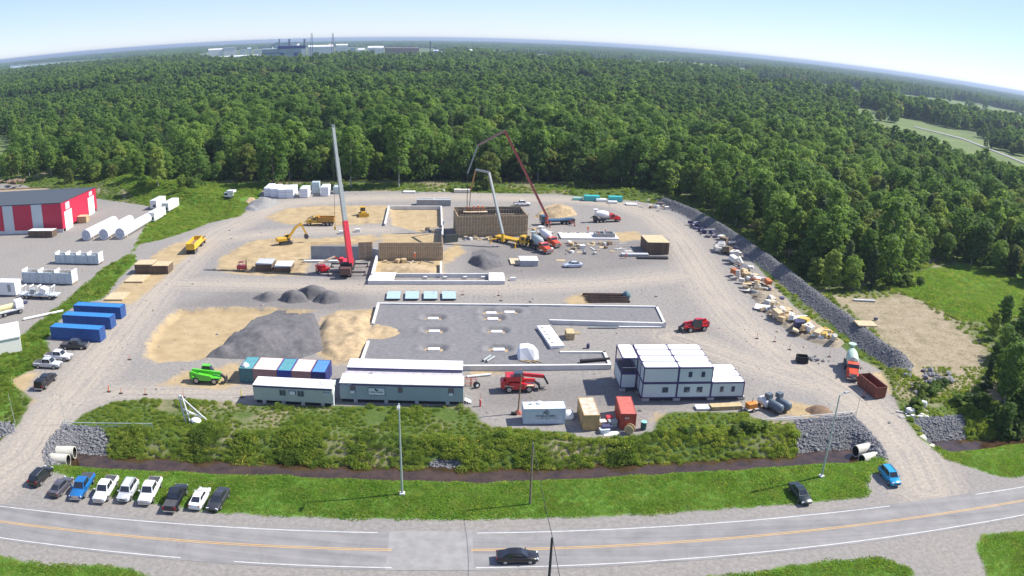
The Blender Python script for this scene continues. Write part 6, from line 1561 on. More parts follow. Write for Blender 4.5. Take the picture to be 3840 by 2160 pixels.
for k, (x, y, L_, r_, an, m, lb) in enumerate(((1556, 824, 9, .16, 4, white_p, 'nearest long white pipe below the narrow foundation wing'), (1560, 820, 8, .16, 6, white_p, 'second long white pipe below the narrow foundation wing'), (1580, 816, 7, .16, 5, white_p, 'third long white pipe below the narrow foundation wing'), (1480, 826, 6, .16, 5, boom_grey, 'grey pipe lying west of the white pipes'), (1215, 910, 2.6, .22, 62, boom_grey, 'short grey pipe left of its twin by the foundation wall'), (1224, 912, 2.6, .22, 60, boom_grey, 'short grey pipe right of its twin by the foundation wall'), (1175, 950, 4.2, .2, 18, white_p, 'white pipe lying beside the long office trailer'), (1460, 912, 5.5, .3, 14, black_shade, 'black beam lying inside the small foundation bay'), (60, 806, 9.5, .28, 42, white_p, 'long white pipe at the edge of the western yard'))):
    p = on(x, y) if y < 800 or k == 6 else at(x, y, .75 if 1180 < x < 1540 and y > 880 else .05)
    t = thing('pipe', lb, 'pipe', p+Vector((0, 0, r_)), R(an)); MB().tube((0, 0, 0), (L_, 0, 0), r_, n=10).build('barrel', m, t, smooth=40)
    MB().lathe((0, 0, 0), (.25, 0, 0), [(0, r_*1.15), (.25, r_*1.15)], 10).build('collar', m, t)
for x, y, kind, mi, lb in ((1479, 876, 'drum', 8, 'dark blue drum inside the foundation bay'), (1452, 838, 'pallet', 1, 'small pallet beside the pipes in the foundation'), (1385, 632, 'crate', 4, 'white crate beside the concrete mixer trucks'), (1410, 655, 'sheet', 1, 'pale board by the pale blue hatchback'), (1290, 705, 'block', 4, 'white block at the eastern end of the trench foundation'), (900, 583, 'crate', 4, 'white bag between the sand courts'), (860, 588, 'crate', 4, 'white bag on the sand near the crane boom'), (1372, 1026, 'sheet', 3, 'dark grey lid lying behind the white container'), (1537, 1091, 'sheet', 4, 'white board lying at the creek edge of the yard')):
    put(kind, mi, on(x, y), R(10), 0, 0, 1.0, lb)
# clutter in front of the form box and on the eastern working yard
spots = [(1165, 598, 1240, 604, 22, 'in front of the formwork box', 'clutter before the formwork'), (1420, 612, 1600, 640, 44, 'on the eastern working yard', 'clutter on the working yard'), (1050, 580, 1110, 585, 12, 'beside the dark pit between the formworks', 'clutter by the pit'), (1340, 575, 1390, 590, 10, 'east of the formwork box', 'clutter east of the formwork'), (960, 660, 1100, 660, 9, 'at the foot of the form wall', 'clutter under the form wall'), (1600, 500, 1680, 530, 16, 'at the bend of the loop road', 'clutter at the bend of the road'), (940, 480, 1180, 484, 7, 'along the far edge of the site', 'clutter along the far edge'), (2265, 1030, 2330, 1050, 14, 'in the junk heap by the eastern access road', 'junk by the eastern road'), (1300, 700, 1340, 702, 0, '', '')]
for x0, y0, x1, y1, n_, wh, grp in spots:
    for k in range(n_):
        kind = str(RNG.choice(['sheet', 'beam', 'crate', 'pallet', 'block', 'beam', 'beam'])); mi = int(RNG.choice([0, 1, 2, 3, 4, 5, 3] if 'junk' not in grp else [4, 4, 2]))
        put(kind, mi, on(RNG.uniform(x0, x1), RNG.uniform(y0, y1)), RNG.uniform(0, 6.28), 0, 0, RNG.uniform(.6, 1.1), f'{CW[mi]} {NAMES[kind][0].replace("_", " ")} lying {wh}', grp)
t = thing('cast_floor', 'white cast floor slab with grey box forms behind the mixers', 'concrete slab', on(1412, 602), SITE)
MB().b(0, 17, 0, 6.5, 0, .45).build('slab', mat('fresh_slab', (.74, .72, .70), .8, var=.08), t)
bx_ = MB()
for q in ((10.2, 16.0, 1.0, 1.3), (10.2, 16.0, 4.2, 4.5)): bx_.b(q[0], q[1], q[2], q[3], .45, 1.5)
for q in (10.2, 13.0, 15.7): bx_.b(q, q+.3, 1.3, 4.2, .45, 1.45)
bx_.build('box_form', conc_d, t)
for k in range(6): MB().bar((1+k*1.4, 5.6, .5), (2.2+k*1.4, 6.0, .6), .2).build('loose_form', deb_m[3 if k % 2 else 0], t)
t = thing('precast_box', 'long grey precast box standing behind the sand court', 'concrete box', on(1048, 518), SITE)
MB().b(0, 11.5, 0, 3.2, 0, 2.0).build('body', conc_d, t)
for y in (0, 2.9): MB().b(0, 11.5, y, y+.3, 2.0, 2.15).build('rim', conc, t)
MB().bar((5.7, 0, 2.1), (5.7, 3.2, 2.1), .2).build('joint', conc, t)
# wrapped lumber bales and camper on the far side
wrap = mat('white_wrap', (.72, .74, .78), .45, var=.05, scale=.8); wrapg = mat('grey_wrap', (.42, .50, .52), .5, var=.06)
def bale(lb, px, L_, D_, H_, m):
    t = thing('wrapped_bale', lb, 'wrapped bale', on(*px), SITE, 'plastic wrapped bales'); MB().b(0, L_, 0, D_, .1, H_).build('wrapping', m, t, bevel=.12)
    for z in (.33, .66): MB().b(-.01, L_+.01, -.015, -.0, H_*z-.02, H_*z+.02).build('strap', black_pl, t)
    MB().b(.1, L_-.1, .1, D_-.1, 0, .1).build('bearer', stud_m, t)
for k, (x, y, L_, D_, H_, m, w) in enumerate(((664, 495, 2.6, 9, 3.2, wrap, 'westernmost white bale of the front row'), (681, 497, 2.8, 9, 3.2, wrap, 'second white bale of the front row'), (700, 499, 2.8, 9, 3.2, wrap, 'third white bale of the front row'), (719, 499, 2.8, 9, 3.3, wrap, 'fourth white bale of the front row'), (754, 498, 3.0, 6, 3.4, wrap, 'single white bale east of the front row'), (784, 488, 2.9, 3, 4.3, wrapg, 'tall grey wrapped bale among the white ones'), (806, 494, 3.0, 6, 3.4, wrap, 'white bale just east of the tall grey bale'), (838, 488, 3.2, 4, 2.6, wrapg, 'low grey wrapped bale beside the crane boom'))):
    bale(w, (x, y), L_, D_, H_, m)
t = thing('camper', 'white truck camper standing on the grass at the wood edge', 'camper', on(576, 500), R(-8))
MB().b(-1.3, 1.3, -1.2, 1.2, .9, 2.4).build('body', pw, t, bevel=.15); MB().b(-.3, 2.6, -1.2, 1.2, 2.4, 3.2).build('overcab', pw, t, bevel=.15); MB().b(-1.2, .2, -1.23, -1.18, 1.5, 2.2).build('window', glass_d, t)
MB().b(-1.2, 1.2, -.8, .8, .3, .9).build('base', steel_d, t)
for sx in (-1.1, 1.1):
    for sy in (-1, 1): MB().bar((sx, sy*1.1, 0), (sx, sy*1.1, 1.0), .1).build('jack', steel_d, t)
tl = mat('teal_plastic', (.05, .42, .42), .45, var=.08)
for x, y, L_, D_, H_, m, lb in ((1442, 504, 3.5, 1.6, .9, mat('pale_teal', (.25, .55, .48), .5), 'pale teal panel pack at the western end of the teal group'), (1470, 506, 5.6, 2.4, 1.9, tl, 'long teal bale in the middle of the far edge'), (1500, 508, 3.8, 2.0, 1.0, white_p, 'white pack between the two teal bales'), (1532, 508, 5.0, 2.4, 1.9, tl, 'teal bale at the eastern end of the teal group'), (1530, 512, 3.4, 1.5, .8, white_p, 'low white pack in front of the eastern teal bale'), (1576, 517, 4.0, 2.6, .5, white_p, 'flat white boards near the bend of the loop road'), (1142, 485, 6.0, 2.2, 1.2, mat('cream_pack', (.66, .62, .50), .6), 'long cream pack at the far edge behind the precast box'), (1014, 486, 4.4, 2.0, .6, white_p, 'flat white pack at the far edge behind the bulldozer')):
    t = thing('material_pack', lb, 'material pack', on(x, y), SITE, 'packs along the far edge'); MB().b(0, L_, 0, D_, .1, H_).build('wrapping', m, t, bevel=.08); MB().b(.2, L_-.2, .2, D_-.2, 0, .1).build('bearer', stud_m, t)
# tanks, skip, generator, mast, small things round the containers
def htank(lb, px, an, L_, r, m, box=False):
    t = thing('storage_tank', lb, 'tank', on(*px), R(an), 'fuel tanks')
    MB().lathe((0, 0, r+.35), (L_, 0, r+.35), [(0, r*.35), (.12, r*.8), (.3, r), (L_-.3, r), (L_-.12, r*.8), (L_, r*.35)], 16).build('vessel', m, t, smooth=50)
    for x in (.25*L_, .75*L_): MB().b(x-.1, x+.1, -r*.8, r*.8, 0, .6).build('saddle', steel_d, t)
    if box: MB().b(L_-.9, L_+.1, -.5, .5, 2*r+.3, 2*r+1.1).build('pump_box', m, t)
    else: MB().lathe((L_*.6, 0, 2*r+.3), (L_*.6, 0, 2*r+.6), [(0, .22), (.3, .22)], 10).build('valve_dome', m, t)
htank('white gas tank beside the orange generator', (1930, 1032), 110, 2.6, .65, dirty_w); htank('dark grey tank with pump box, western of the two', (1965, 1046), 118, 3.8, .75, mat('tank_slate', (.10, .13, .16), .5), True); htank('dark grey tank with pump box, eastern of the two', (1985, 1040), 118, 3.2, .75, mat('tank_slate', (.10, .13, .16), .5), True)
t = thing('generator', 'small orange and white towable generator beside the gas tank', 'generator', on(1888, 1032), R(20)); MB().b(-.9, .9, -.6, .6, .5, 1.4).build('housing', mat('generator_orange', (.60, .22, .03), .5), t, bevel=.06); MB().b(-1.1, 1.1, -.8, .8, .35, .5).build('trailer_deck', dirty_w, t); MB().tube((.3, .2, 1.4), (.3, .2, 2.2), .05).build('exhaust', steel_d, t)
for s in (-1, 1): wheel(t, 0, s*.85, .33, .2)
t = thing('skip', 'rusty red open waste skip beside the eastern access road', 'skip', on(2213, 1003), R(99))
sk = MB(); sk.b(0, 6.2, -1.2, 1.2, .15, .25)
for s in (-1, 1): sk.b(0, 6.2, s*1.17-.04, s*1.17+.04, .25, 2.2)
for x in (0, 6.12): sk.b(x, x+.08, -1.13, 1.13, .25, 2.2)
sk.build('tub', mat('skip_rust', (.20, .055, .035), .65, var=.25), t)
for k in range(7): 
    for s in (-1, 1): MB().b(.3+k*.92, .42+k*.92, s*1.24-.03, s*1.24+.03, .2, 2.2).build('rib', mat('skip_rust', (.20, .055, .035), .65), t)
MB().b(-.02, 6.22, -1.26, -1.12, 2.2, 2.3).b(-.02, 6.22, 1.12, 1.26, 2.2, 2.3).build('rim', mat('skip_rust', (.20, .055, .035), .65), t)
t = thing('steel_box', 'black open steel box beside the rough stone pile', 'steel box', on(2005, 914), R(-8)); MB().b(0, 2.2, 0, .12, .1, 1.3).b(0, 2.2, 1.6, 1.72, .1, 1.3).b(0, .1, .12, 1.6, .1, 1.3).b(2.1, 2.2, .12, 1.6, .1, 1.3).build('sides', black_shade, t); MB().b(0, 2.2, 0, 1.72, 0, .1).build('floor', black_shade, t)
t = thing('site_mast', 'leaning wooden site mast on a red foot beside the white container', 'mast', on(1303, 1040), 0); MB().tube((0, 0, .4), (.3, .1, 6.6), .13, .10, n=8).build('post', mat('mast_wood', (.24, .15, .08), .85, var=.2), t); MB().box((0, 0, .25), (1.1, 1.1, .5), taper=.35).build('foot', mat('mast_foot', (.40, .10, .07), .7), t); MB().b(-1.1, -.2, -.7, -.2, 0, .4).build('ballast', black_shade, t)
t = thing('hydrant', 'slim red hydrant marker west of the white container', 'hydrant', on(1208, 1022), 0); MB().tube((0, 0, 0), (0, 0, 1.0), .16, .13, n=9).lathe((0, 0, 1.0), (0, 0, 1.25), [(0, .2), (.15, .18), (.25, .04)], 9).build('body', red_p, t); MB().tube((0, 0, 1.2), (.1, 0, 2.3), .03, n=5).build('flag_rod', red_p, t)
for k, (x, y, m, lb) in enumerate(((1172, 972, or_p, 'red tool rack beside the steps of the long office'), (1184, 972, or_p, 'second red tool rack east of the office steps'))):
    t = thing('tool_rack', lb, 'rack', on(x, y), SITE)
    for q in ((0, 0), (.9, 0), (0, .6), (.9, .6)): MB().bar((q[0], q[1], 0), (q[0], q[1], 1.3), .07).build('upright', m, t)
    for z in (.5, 1.25):
        for y in (0, .6): MB().bar((0, y, z), (.9, y, z), .06).build('rail', m, t)
t = thing('cable_reel', 'black and white cable reel standing beside the red racks', 'cable reel', on(1199, 976), R(30)); MB().lathe((0, -.25, .55), (0, .25, .55), [(0, .55), (.08, .55), (.09, .3), (.41, .3), (.42, .55), (.5, .55)], 14).build('reel', black_pl, t); MB().lathe((0, -.27, .55), (0, -.25, .55), [(0, .25), (.02, .25)], 10).build('hub', white_p, t)
t = thing('bulk_bag', 'white bulk bag between the white and the ochre containers', 'bag', on(1430, 1052), 0); MB().loft([[(-q, -q, z), (q, -q, z), (q, q, z), (-q, q, z)] for z, q in ((0, .55), (.5, .75), (1.1, .65), (1.35, .25))]).build('sack', insul, t, smooth=60)
t = thing('wooden_reel', 'pale wooden cable reel in front of the red container', 'cable reel', on(1583, 1090), R(-30)); MB().lathe((0, -.4, .75), (0, .4, .75), [(0, .75), (.1, .75), (.1, .4), (.7, .4), (.7, .75), (.8, .75)], 16).build('reel', deb_m[1], t)
t = thing('water_butt', 'dark green barrel with pale rim beside the red container', 'barrel', on(1618, 1080), 0); MB().lathe((0, 0, 0), (0, 0, 1.3), [(0, .42), (.6, .48), (1.3, .45)], 14).build('barrel', mat('butt_green', (.02, .09, .09), .5), t); MB().lathe((0, 0, 1.28), (0, 0, 1.36), [(0, .5), (.08, .46)], 14).build('rim', mat('pale_teal', (.25, .55, .48), .5), t)
for x, y, m, L_, H_, lb in ((1516, 1072, 'debris_white', .9, .9, 'white carton between the ochre and red containers'), (1526, 1084, 'debris_navy', 1.3, .9, 'navy blue bin between the ochre and red containers'), (1540, 1074, 'boom_grey', 1.2, 1.1, 'grey wheeled bin against the red container'), (1532, 1066, 'signal', .8, 1.2, 'bright red sack on top of the cartons between containers'), (1520, 1088, 'container_pale_blue', 1.3, .6, 'pale blue crate at the corner of the ochre container')):
    t = thing('storage_bin', lb, 'bin', on(x, y), R(12)); mm = MATS.get(m) or mat('sack_red', (.55, .03, .05), .7); MB().box((0, 0, H_/2), (L_, .8, H_), taper=1.12).build('tub', mm, t); MB().box((0, 0, H_+.04), (L_*1.18, .98, .08)).build('lid', mm, t)
t = thing('lattice_trestle', 'white lattice trestle standing in the weeds above the creek', 'trestle', on(474, 1064), R(10))
af = MB()
A_, B_, C_, D_ = Vector((-1.0, .4, 4.6)), Vector((-.4, 0, 0)), Vector((3.0, .4, .2)), Vector((.4, -.2, 0))
for q0, q1 in ((A_, B_), (A_, C_), (A_+Vector((.5, 0, -.1)), D_), (B_+Vector((-.1, 0, 2.4)), C_+Vector((-.8, 0, .6))), (D_+Vector((0, 0, 1.9)), C_+Vector((-1.3, 0, .9)))): af.bar(q0, q1, .2)
af.build('lattice', dirty_w, t); MB().lathe((1.3, 0, .3), (1.5, 0, .9), [(0, .9), (.3, .8), (.6, .3)], 12).build('dish', white_p, t)
# marker posts and cones
def marker(lb, px, h, m, flat=False):
    t = thing('marker_post', lb, 'marker post', on(*px), 0, 'marker posts'); MB().tube((0, 0, .1), (RNG.normal()*.05, 0, h), .10 if flat else .05, .07 if flat else .04, n=6).build('post', m, t); MB().b(-.35, .35, -.2, .2, 0, .1).build('foot', black_pl, t)
og = mat('marker_orange', (.70, .16, .04), .6); yl = mat('marker_yellow', (.75, .66, .05), .6)
for lb, px, h, m, fl in (('orange delineator at the turn of the haul road', (274, 986), 1.3, og, 1), ('slim orange post east of the delineator', (304, 990), 1.0, og, 0), ('slim orange post halfway to the small office', (366, 993), 1.2, og, 0), ('slim orange post nearest the lattice frame', (462, 1000), 1.2, og, 0), ('yellow delineator just west of the small office', (608, 1000), 1.5, yl, 1), ('orange post at the western grass strip', (36, 976), .9, og, 0), ('orange post at the corner of the sand pad', (326, 905), 1.0, og, 0), ('red flag post east of the foundation', (2962, 1300), 0, og, 0)):
    if h: marker(lb, px, h, m, fl)
for k, (x, y) in enumerate(((974, 744), (1092, 744), (1164, 742), (1254, 744), (1260, 757))): marker('slim red survey stake near the blue grey plates', (x, y), 1.3, og)
for k, (x, y) in enumerate(((1904, 852), (1948, 860), (1986, 880), (2086, 898), (2172, 1000))): marker('slim red survey stake along the eastern haul road', (x, y), 1.3, red_p)
# ------------------------------------------------------------------ western yard
RW = at(160, 585); rzh = math.atan2(at(258, 522).y-RW.y, at(258, 522).x-RW.x)   # along the long side wall
wall_r = mat('cladding_red', (.48, .02, .06), .5, var=.06); wall_d = mat('cladding_pale', (.52, .58, .60), .5, var=.05); roof_c = mat('roof_charcoal', (.055, .065, .075), .6, var=.08); door_w = mat('door_white', (.80, .80, .78), .5, var=.03)
hall = thing('red_hall', 'large red and white clad hall with charcoal roof in the western yard', 'building', RW, rzh)
# local: x along the side wall (away), y towards the west
LS_, LF, H1, H2 = 30.5, 60.0, 9.4, 8.2
MB().add([(0, 0, H1), (LS_, 0, H2), (LS_, LF, H2), (0, LF, H1), (0, 0, H1+.3), (LS_+.3, -.3, H2+.3), (LS_+.3, LF, H2+.3), (0, LF, H1+.3)], [(0, 1, 2, 3), (4, 7, 6, 5), (0, 4, 5, 1), (1, 5, 6, 2), (2, 6, 7, 3), (3, 7, 4, 0)]).build('roof', roof_c, hall)
y = 0
for k in range(9):
    w = 7.2 if k % 2 == 0 else 4.0
    MB().b(-.02 if k % 2 else 0, .25, y, y+w-.02, 1.2, H1-.01).build('wall_panel', wall_d if k % 2 else wall_r, hall); y += w
MB().b(.05, .25, 0, y, 0, 1.19).build('plinth', conc, hall)
sw = MB().add([(.3, -.02, 1.0), (LS_, -.02, 1.0), (LS_, -.02, H2-.01), (.3, -.02, H1-.03), (.3, .25, 1.0), (LS_, .25, 1.0), (LS_, .25, H2-.01), (.3, .25, H1-.03)], [(0, 1, 2, 3), (4, 7, 6, 5), (0, 4, 5, 1), (1, 5, 6, 2), (2, 6, 7, 3), (3, 7, 4, 0)]).build('side_wall', wall_r, hall)
for x0, x1 in ((2.0, 8.0), (22.5, 28.0)):
    d = MB().b(x0, x1, -.10, -.03, 0, 6.2).build('roller_door', door_w, hall)
    for z in range(1, 8): MB().b(x0, x1, -.12, -.101, z*.75, z*.75+.05).build('slat', door_w, d)
    MB().b(x0+1.5, x1-1.2, -.08, -.03, 6.6, 8.0 if x0 > 10 else 8.8).build('window', wall_d, hall)
MB().b(LS_-.25, LS_, .25, LF, 0, H2-.01).build('back_wall', wall_r, hall)
# tower sections, boxes, moulds in the western yard
tube_w = mat('tube_white', (.80, .80, .80), .45, var=.04)
for k, (a, b_) in enumerate((((218, 606), (288, 568)), ((262, 604), (328, 566)), ((303, 602), (372, 562)))):
    p, q = on(*a), on(*b_); t = thing('tower_section', ('western', 'middle', 'eastern')[k]+' of the three huge white tower sections lying side by side', 'tower section', p, math.atan2(q.y-p.y, q.x-p.x), 'white tower sections')
    L_ = (q-p).length
    MB().lathe((0, 0, 1.75), (L_, 0, 1.75), [(0, 1.55), (.02, 1.72), (L_, 1.55), (L_+.02, 1.4)], 24).build('shell', tube_w, t, smooth=40)
    MB().lathe((-.04, 0, 1.75), (0, 0, 1.75), [(0, 1.5), (.04, 1.5)], 24).build('end_cap', mat('end_cap_grey', (.50, .52, .58), .6, var=.2, scale=1.0), t)
    for x in (2.5, L_-2.5): MB().b(x-.2, x+.2, -1.2, 1.2, 0, .5).build('cradle', stud_m, t)
for px, L_, lb in (((372, 560), 9, 'white box body nearest the tower sections'), ((378, 528), 8, 'white box body behind the nearest one'), ((408, 535), 9, 'white box body beside the grass strip')):
    p = on(*px); t = thing('box_body', lb, 'box body', p, rzh-R(8), 'white box bodies in the western yard'); MB().b(0, L_, -2.6, 0, .5, 3.3).build('box', pw, t, bevel=.08); MB().b(-.03, .0, -2.2, -1.2, .9, 1.8).build('unit', glass_d, t); MB().b(.3, L_-.3, -2.3, -.3, 0, .5).build('chassis', steel_d, t)
mould_w = mat('mould_paint', (.48, .54, .57), .55, var=.1)
def mould(lb, px, L_, D_, H_, n, rzz, inside):
    t = thing('casting_mould', lb, 'casting mould', on(*px), rzz, 'white casting moulds'); 
    for y in (0, D_-.25): MB().b(0, L_, y, y+.25, .2, H_).build('side', mould_w, t)
    MB().b(0, L_, .25, D_-.25, .2, .5).build('floor', inside, t)
    for k in range(n): 
        x = L_*k/(n-1); MB().b(x-.12, x+.12, .0, D_, .5, H_+.55).build('bulkhead', pw, t)
    for k in range(n*2): MB().b(L_*k/(n*2-1)-.05, L_*k/(n*2-1)+.05, -.12, -.001, .2, H_-.1).build('rib', mould_w, t)
mould('long white casting mould with five bulkheads and rusty inside', (141, 664), 14.2, 2.6, 2.6, 5, R(1), mat('mould_rust', (.28, .12, .08), .8)); mould('white casting mould full of timber boards', (59, 713), 15.6, 2.8, 3.0, 4, R(1), mat('mould_timber', (.50, .32, .18), .8))
p = on(63, 718)
t = thing('brace_frame', 'timber boards lying in the second white mould', 'boards', on(66, 712)+Vector((0, 1.4, 2.6)), R(1))
for k in range(8): MB().bar((.6+k*1.7, .2, .1), (1.8+k*1.7, .6+.4*math.sin(k*2), .35), .25, .12).build('board', deb_m[1], t)
t = thing('flatbed', 'white flatbed trailer carrying machine frames in the western yard', 'trailer', on(45, 752), R(3))
MB().b(0, 11.5, 0, 2.5, .9, 1.1).build('deck', mould_w, t)
for x in (1.0, 3.2, 5.4, 9.5): MB().bar((x, .3, 1.1), (x+.7, .3, 3.0), .22).bar((x+.7, 2.2, 3.0), (x, 2.2, 1.1), .22).bar((x+.7, .3, 3.0), (x+.7, 2.2, 3.0), .22).build('frame', pw, t)
MB().box((7.6, 1.2, 1.9), (1.7, 1.9, 1.4), ry=.3).build('housing', pw, t); MB().box((4.2, 1.3, 1.7), (1.4, 1.5, 1.1)).build('gearbox', boom_grey, t)
for x in (1.5, 2.7, 9.5): 
    for y in (.2, 2.3): wheel(t, x, y, .45, .3)
t = thing('machine_cabin', 'white machine cabin at the western picture edge', 'cabin', on(-8, 745), R(3)); MB().b(0, 6.2, 0, 3.0, .3, 3.6).build('housing', pw, t, bevel=.06); MB().b(3.8, 4.8, -.03, .0, 1.2, 3.0).build('door', boom_grey, t); MB().b(.2, 6.0, .2, 2.8, 0, .3).build('skid', steel_d, t)
t = thing('parked_lorry', 'white lorry with yellow tank parked in the western yard corner', 'truck', on(-10, 800), R(48)); MB().b(0, 7, -1.2, 1.2, 1.0, 1.3).build('deck', dirty_w, t); MB().b(5.0, 7.0, -1.2, 1.2, 1.3, 3.0).build('cab', pw, t, bevel=.1); MB().tube((.5, 0, 1.9), (4.6, 0, 1.9), .6, n=12).build('tank', mat('tank_cream', (.72, .66, .32), .5), t); axles(t, (1.0, 2.2, 6.0), 1.0, .5, .35)
t = thing('white_shed', 'white walled store cut off at the western picture edge', 'building', on(-55, 905), R(38)); MB().b(-4, 9.5, 0, 9, 0, 3.0).build('wall', mat('shed_white', (.76, .76, .70), .6, var=.03), t); MB().b(-4.2, 9.7, -.2, 9.2, 3.0, 3.2).build('roof', pw, t)
for x, y, lb in ((63, 763, 'black tyre lying west of the long white pipe'), (98, 752, 'black tyre lying beside the flatbed trailer')): put('tyre', 8, on(x, y), 0, 0, 0, 1.2, lb)
stack('crate_stack', 'dark crate load with pale end standing before the red hall', 'crate stack', (72, 598), 9.5, 3.0, 6, mats_b, dirty_w, rz=R(2)); stack('crate_stack', 'brown crates beside the open side door of the red hall', 'crate stack', (194, 562), 3.6, 3.0, 6, deb_m[1], ply_l, rz=R(8))
boulders('rusty scrap lump in the scrap heap behind the red hall', (30, 459), 26, 22, 3, .8, 1.7, 'scrap behind the red hall')
for o in [o for o in bpy.data.objects if o.get('group') == 'scrap behind the red hall']: o.data = deb('slab', 5); o.name = 'scrap_piece'; o['category'] = 'scrap'
stack('raft', 'pale wooden raft with dark bundle on the sandy clearing', 'panel stack', (2160, 823), 4.6, 3.2, 1, ply_l, rz=R(-2)); put('drum', 8, on(2198, 806)+Vector((0, 0, .45)), 0, 0, 1.57, 1.0, 'dark bundle lying on the wooden raft'); stack('sleeper_stack', 'grey sleepers lying at the edge of the wood clearing', 'timber stack', (2148, 758), 6.0, .9, 1, gsheet, rz=R(-3))
t = thing('storage_tank', 'small white tank lying in the weeds beyond the skip', 'tank', on(2306, 1022), R(-30)); MB().lathe((0, 0, .7), (1.8, 0, .7), [(0, .3), (.2, .65), (1.6, .65), (1.8, .3)], 12).build('vessel', dirty_w, t, smooth=50); MB().b(.3, 1.5, -.4, .4, 0, .2).build('skid', steel_d, t)
# railway
an = R(4.9); rc = at(1300, 467); t = thing('railway_track', 'single railway track along the foot of the wood', 'railway track', Vector((rc.x, rc.y, .95)), an)
for s in (-1, 1): MB().b(-330, 260, s*.72-.05, s*.72+.05, .16, .34).build('rail', mat('rail_steel', (.12, .08, .065), .6), t)
slp = MB().b(-.13, .13, -1.3, 1.3, 0, .159).mesh('sleeper', mat('sleeper_wood', (.09, .07, .055), .9))
for k in range(-115, 115): inst('sleeper', slp, t, (k*1.3, 0, 0))
# ------------------------------------------------------------------ people in orange work clothes
def person_mesh(pose):
    me = bpy.data.meshes.new('worker_body')
    P_ = {'pelvis': (0, 0, .95), 'waist': (0, 0, 1.12), 'chest': (.02, 0, 1.36), 'neck': (.02, 0, 1.52), 'head': (.04, 0, 1.66), 'top': (.04, 0, 1.75)}
    J = [('pelvis', .15), ('waist', .14), ('chest', .17), ('neck', .06), ('head', .10), ('top', .085)]
    v = [P_[j] for j, _ in J]; r = [q for _, q in J]; e = [(k, k+1) for k in range(5)]
    def chain(root, pts, rs):
        i = root
        for p_, q in zip(pts, rs): v.append(p_); r.append(q); e.append((i, len(v)-1)); i = len(v)-1
    for s in (-1, 1):
        st = .14*s if pose == 0 else .24*s
        chain(0, [(0, s*.10, .90), (st*.5+.03, s*.11, .50), (st*.9, s*.11, .09), (st*.9+.14, s*.12, .05)], [.10, .075, .052, .045])
        chain(2, [(.0, s*.21, 1.42), (.04 if pose == 0 else .12, s*.29, 1.15), (.14 if pose == 0 else .38, s*(.27 if pose == 0 else .18), .93 if pose == 0 else 1.10), (.17 if pose == 0 else .46, s*(.26 if pose == 0 else .16), .84 if pose == 0 else 1.12)], [.075, .055, .045, .04])
    me.from_pydata(v, e, [])
    o = bpy.data.objects.new('worker_tmp', me); COL.objects.link(o)
    sk = o.modifiers.new('skin', 'SKIN')
    for k, q in enumerate(r): me.skin_vertices[0].data[k].radius = (q, q)
    me.skin_vertices[0].data[0].use_root = True
    sb = o.modifiers.new('sub', 'SUBSURF'); sb.levels = sb.render_levels = 1
    bpy.context.view_layer.update()
    out = bpy.data.meshes.new_from_object(o.evaluated_get(bpy.context.evaluated_depsgraph_get()))
    bpy.data.objects.remove(o)
    for m in (mat('work_trousers', (.62, .14, .03), .8), mat('skin', (.45, .28, .20), .6), mat('work_boots', (.05, .04, .035), .8)): out.materials.append(m)
    for p_ in out.polygons:
        z = p_.center.z
        p_.material_index = 1 if z > 1.52 else 2 if z < .12 else 0
    return out
PMS = [person_mesh(0), person_mesh(1)]
vest = MB().loft([[(.02+q*math.cos(a)*.72, q*math.sin(a), z) for a in np.linspace(0, 2*math.pi, 12, endpoint=False)] for z, q in ((.98, .19), (1.15, .20), (1.36, .24), (1.48, .17))]).mesh('vest', mat('hi_vis_orange', (.85, .16, .03), .7), 40)
hat = MB().lathe((.04, 0, 1.70), (.04, 0, 1.86), [(0, .17), (.015, .13), (.08, .12), (.13, .08), (.16, .02)], 12).mesh('hard_hat', mat('hat_white', (.8, .8, .78), .4), 50)
WG = 'workers in orange'
for k, (x, y, z, an, pose, lb) in enumerate(((1178, 533, 6.3, 40, 1, 'worker in orange at the western corner of the formwork box top'), (1192, 531, 6.3, 200, 1, 'worker in orange second along the formwork box top'), (1203, 530, 6.3, 300, 0, 'worker in orange third along the formwork box top'), (1214, 531, 6.3, 120, 1, 'worker in orange easternmost on the formwork box top'),
                                              (1374, 566, 0, 30, 1, 'worker in orange standing before the red boom pump'), (1479, 583, .45, 90, 1, 'worker in orange on the white cast floor slab'), (1506, 596, .45, 180, 0, 'worker in orange in front of the grey box forms'), (1574, 650, 0, 0, 0, 'worker in orange beside the steel channel bundles'), (1043, 652, .9, 70, 1, 'worker in orange at the foot of the form wall'), (1522, 589, .45, 10, 0, 'worker in orange inside the grey box forms'))):
    p = at(x, y, z) if z else on(x, y)
    t = thing('person', lb, 'person', p, R(an), WG)
    inst('body', PMS[pose], t); inst('vest', vest, t); inst('hard_hat', hat, t)
# working platform for the crew on the box
plat = thing('work_platform', 'narrow timber work platform along the top of the formwork box', 'platform', at(1170, 534, 6.1), yaw((1152, 597), (1326, 594)))
for k in range(3): MB().b(-.5, 6.5, -.7+k*.5, -.25+k*.5, .08, .16).build('plank', stud_m, plat)
for x in (0, 3, 6): MB().bar((x, -.7, -.6), (x, .8, .05), .1).build('bracket', steel_d, plat)
for x in (0, 2, 4, 6): MB().bar((x, .85, .1), (x, .85, 1.2), .06).build('guard_post', stud_m, plat)
MB().bar((-.5, .85, 1.15), (6.5, .85, 1.15), .08).build('guard_rail', stud_m, plat)
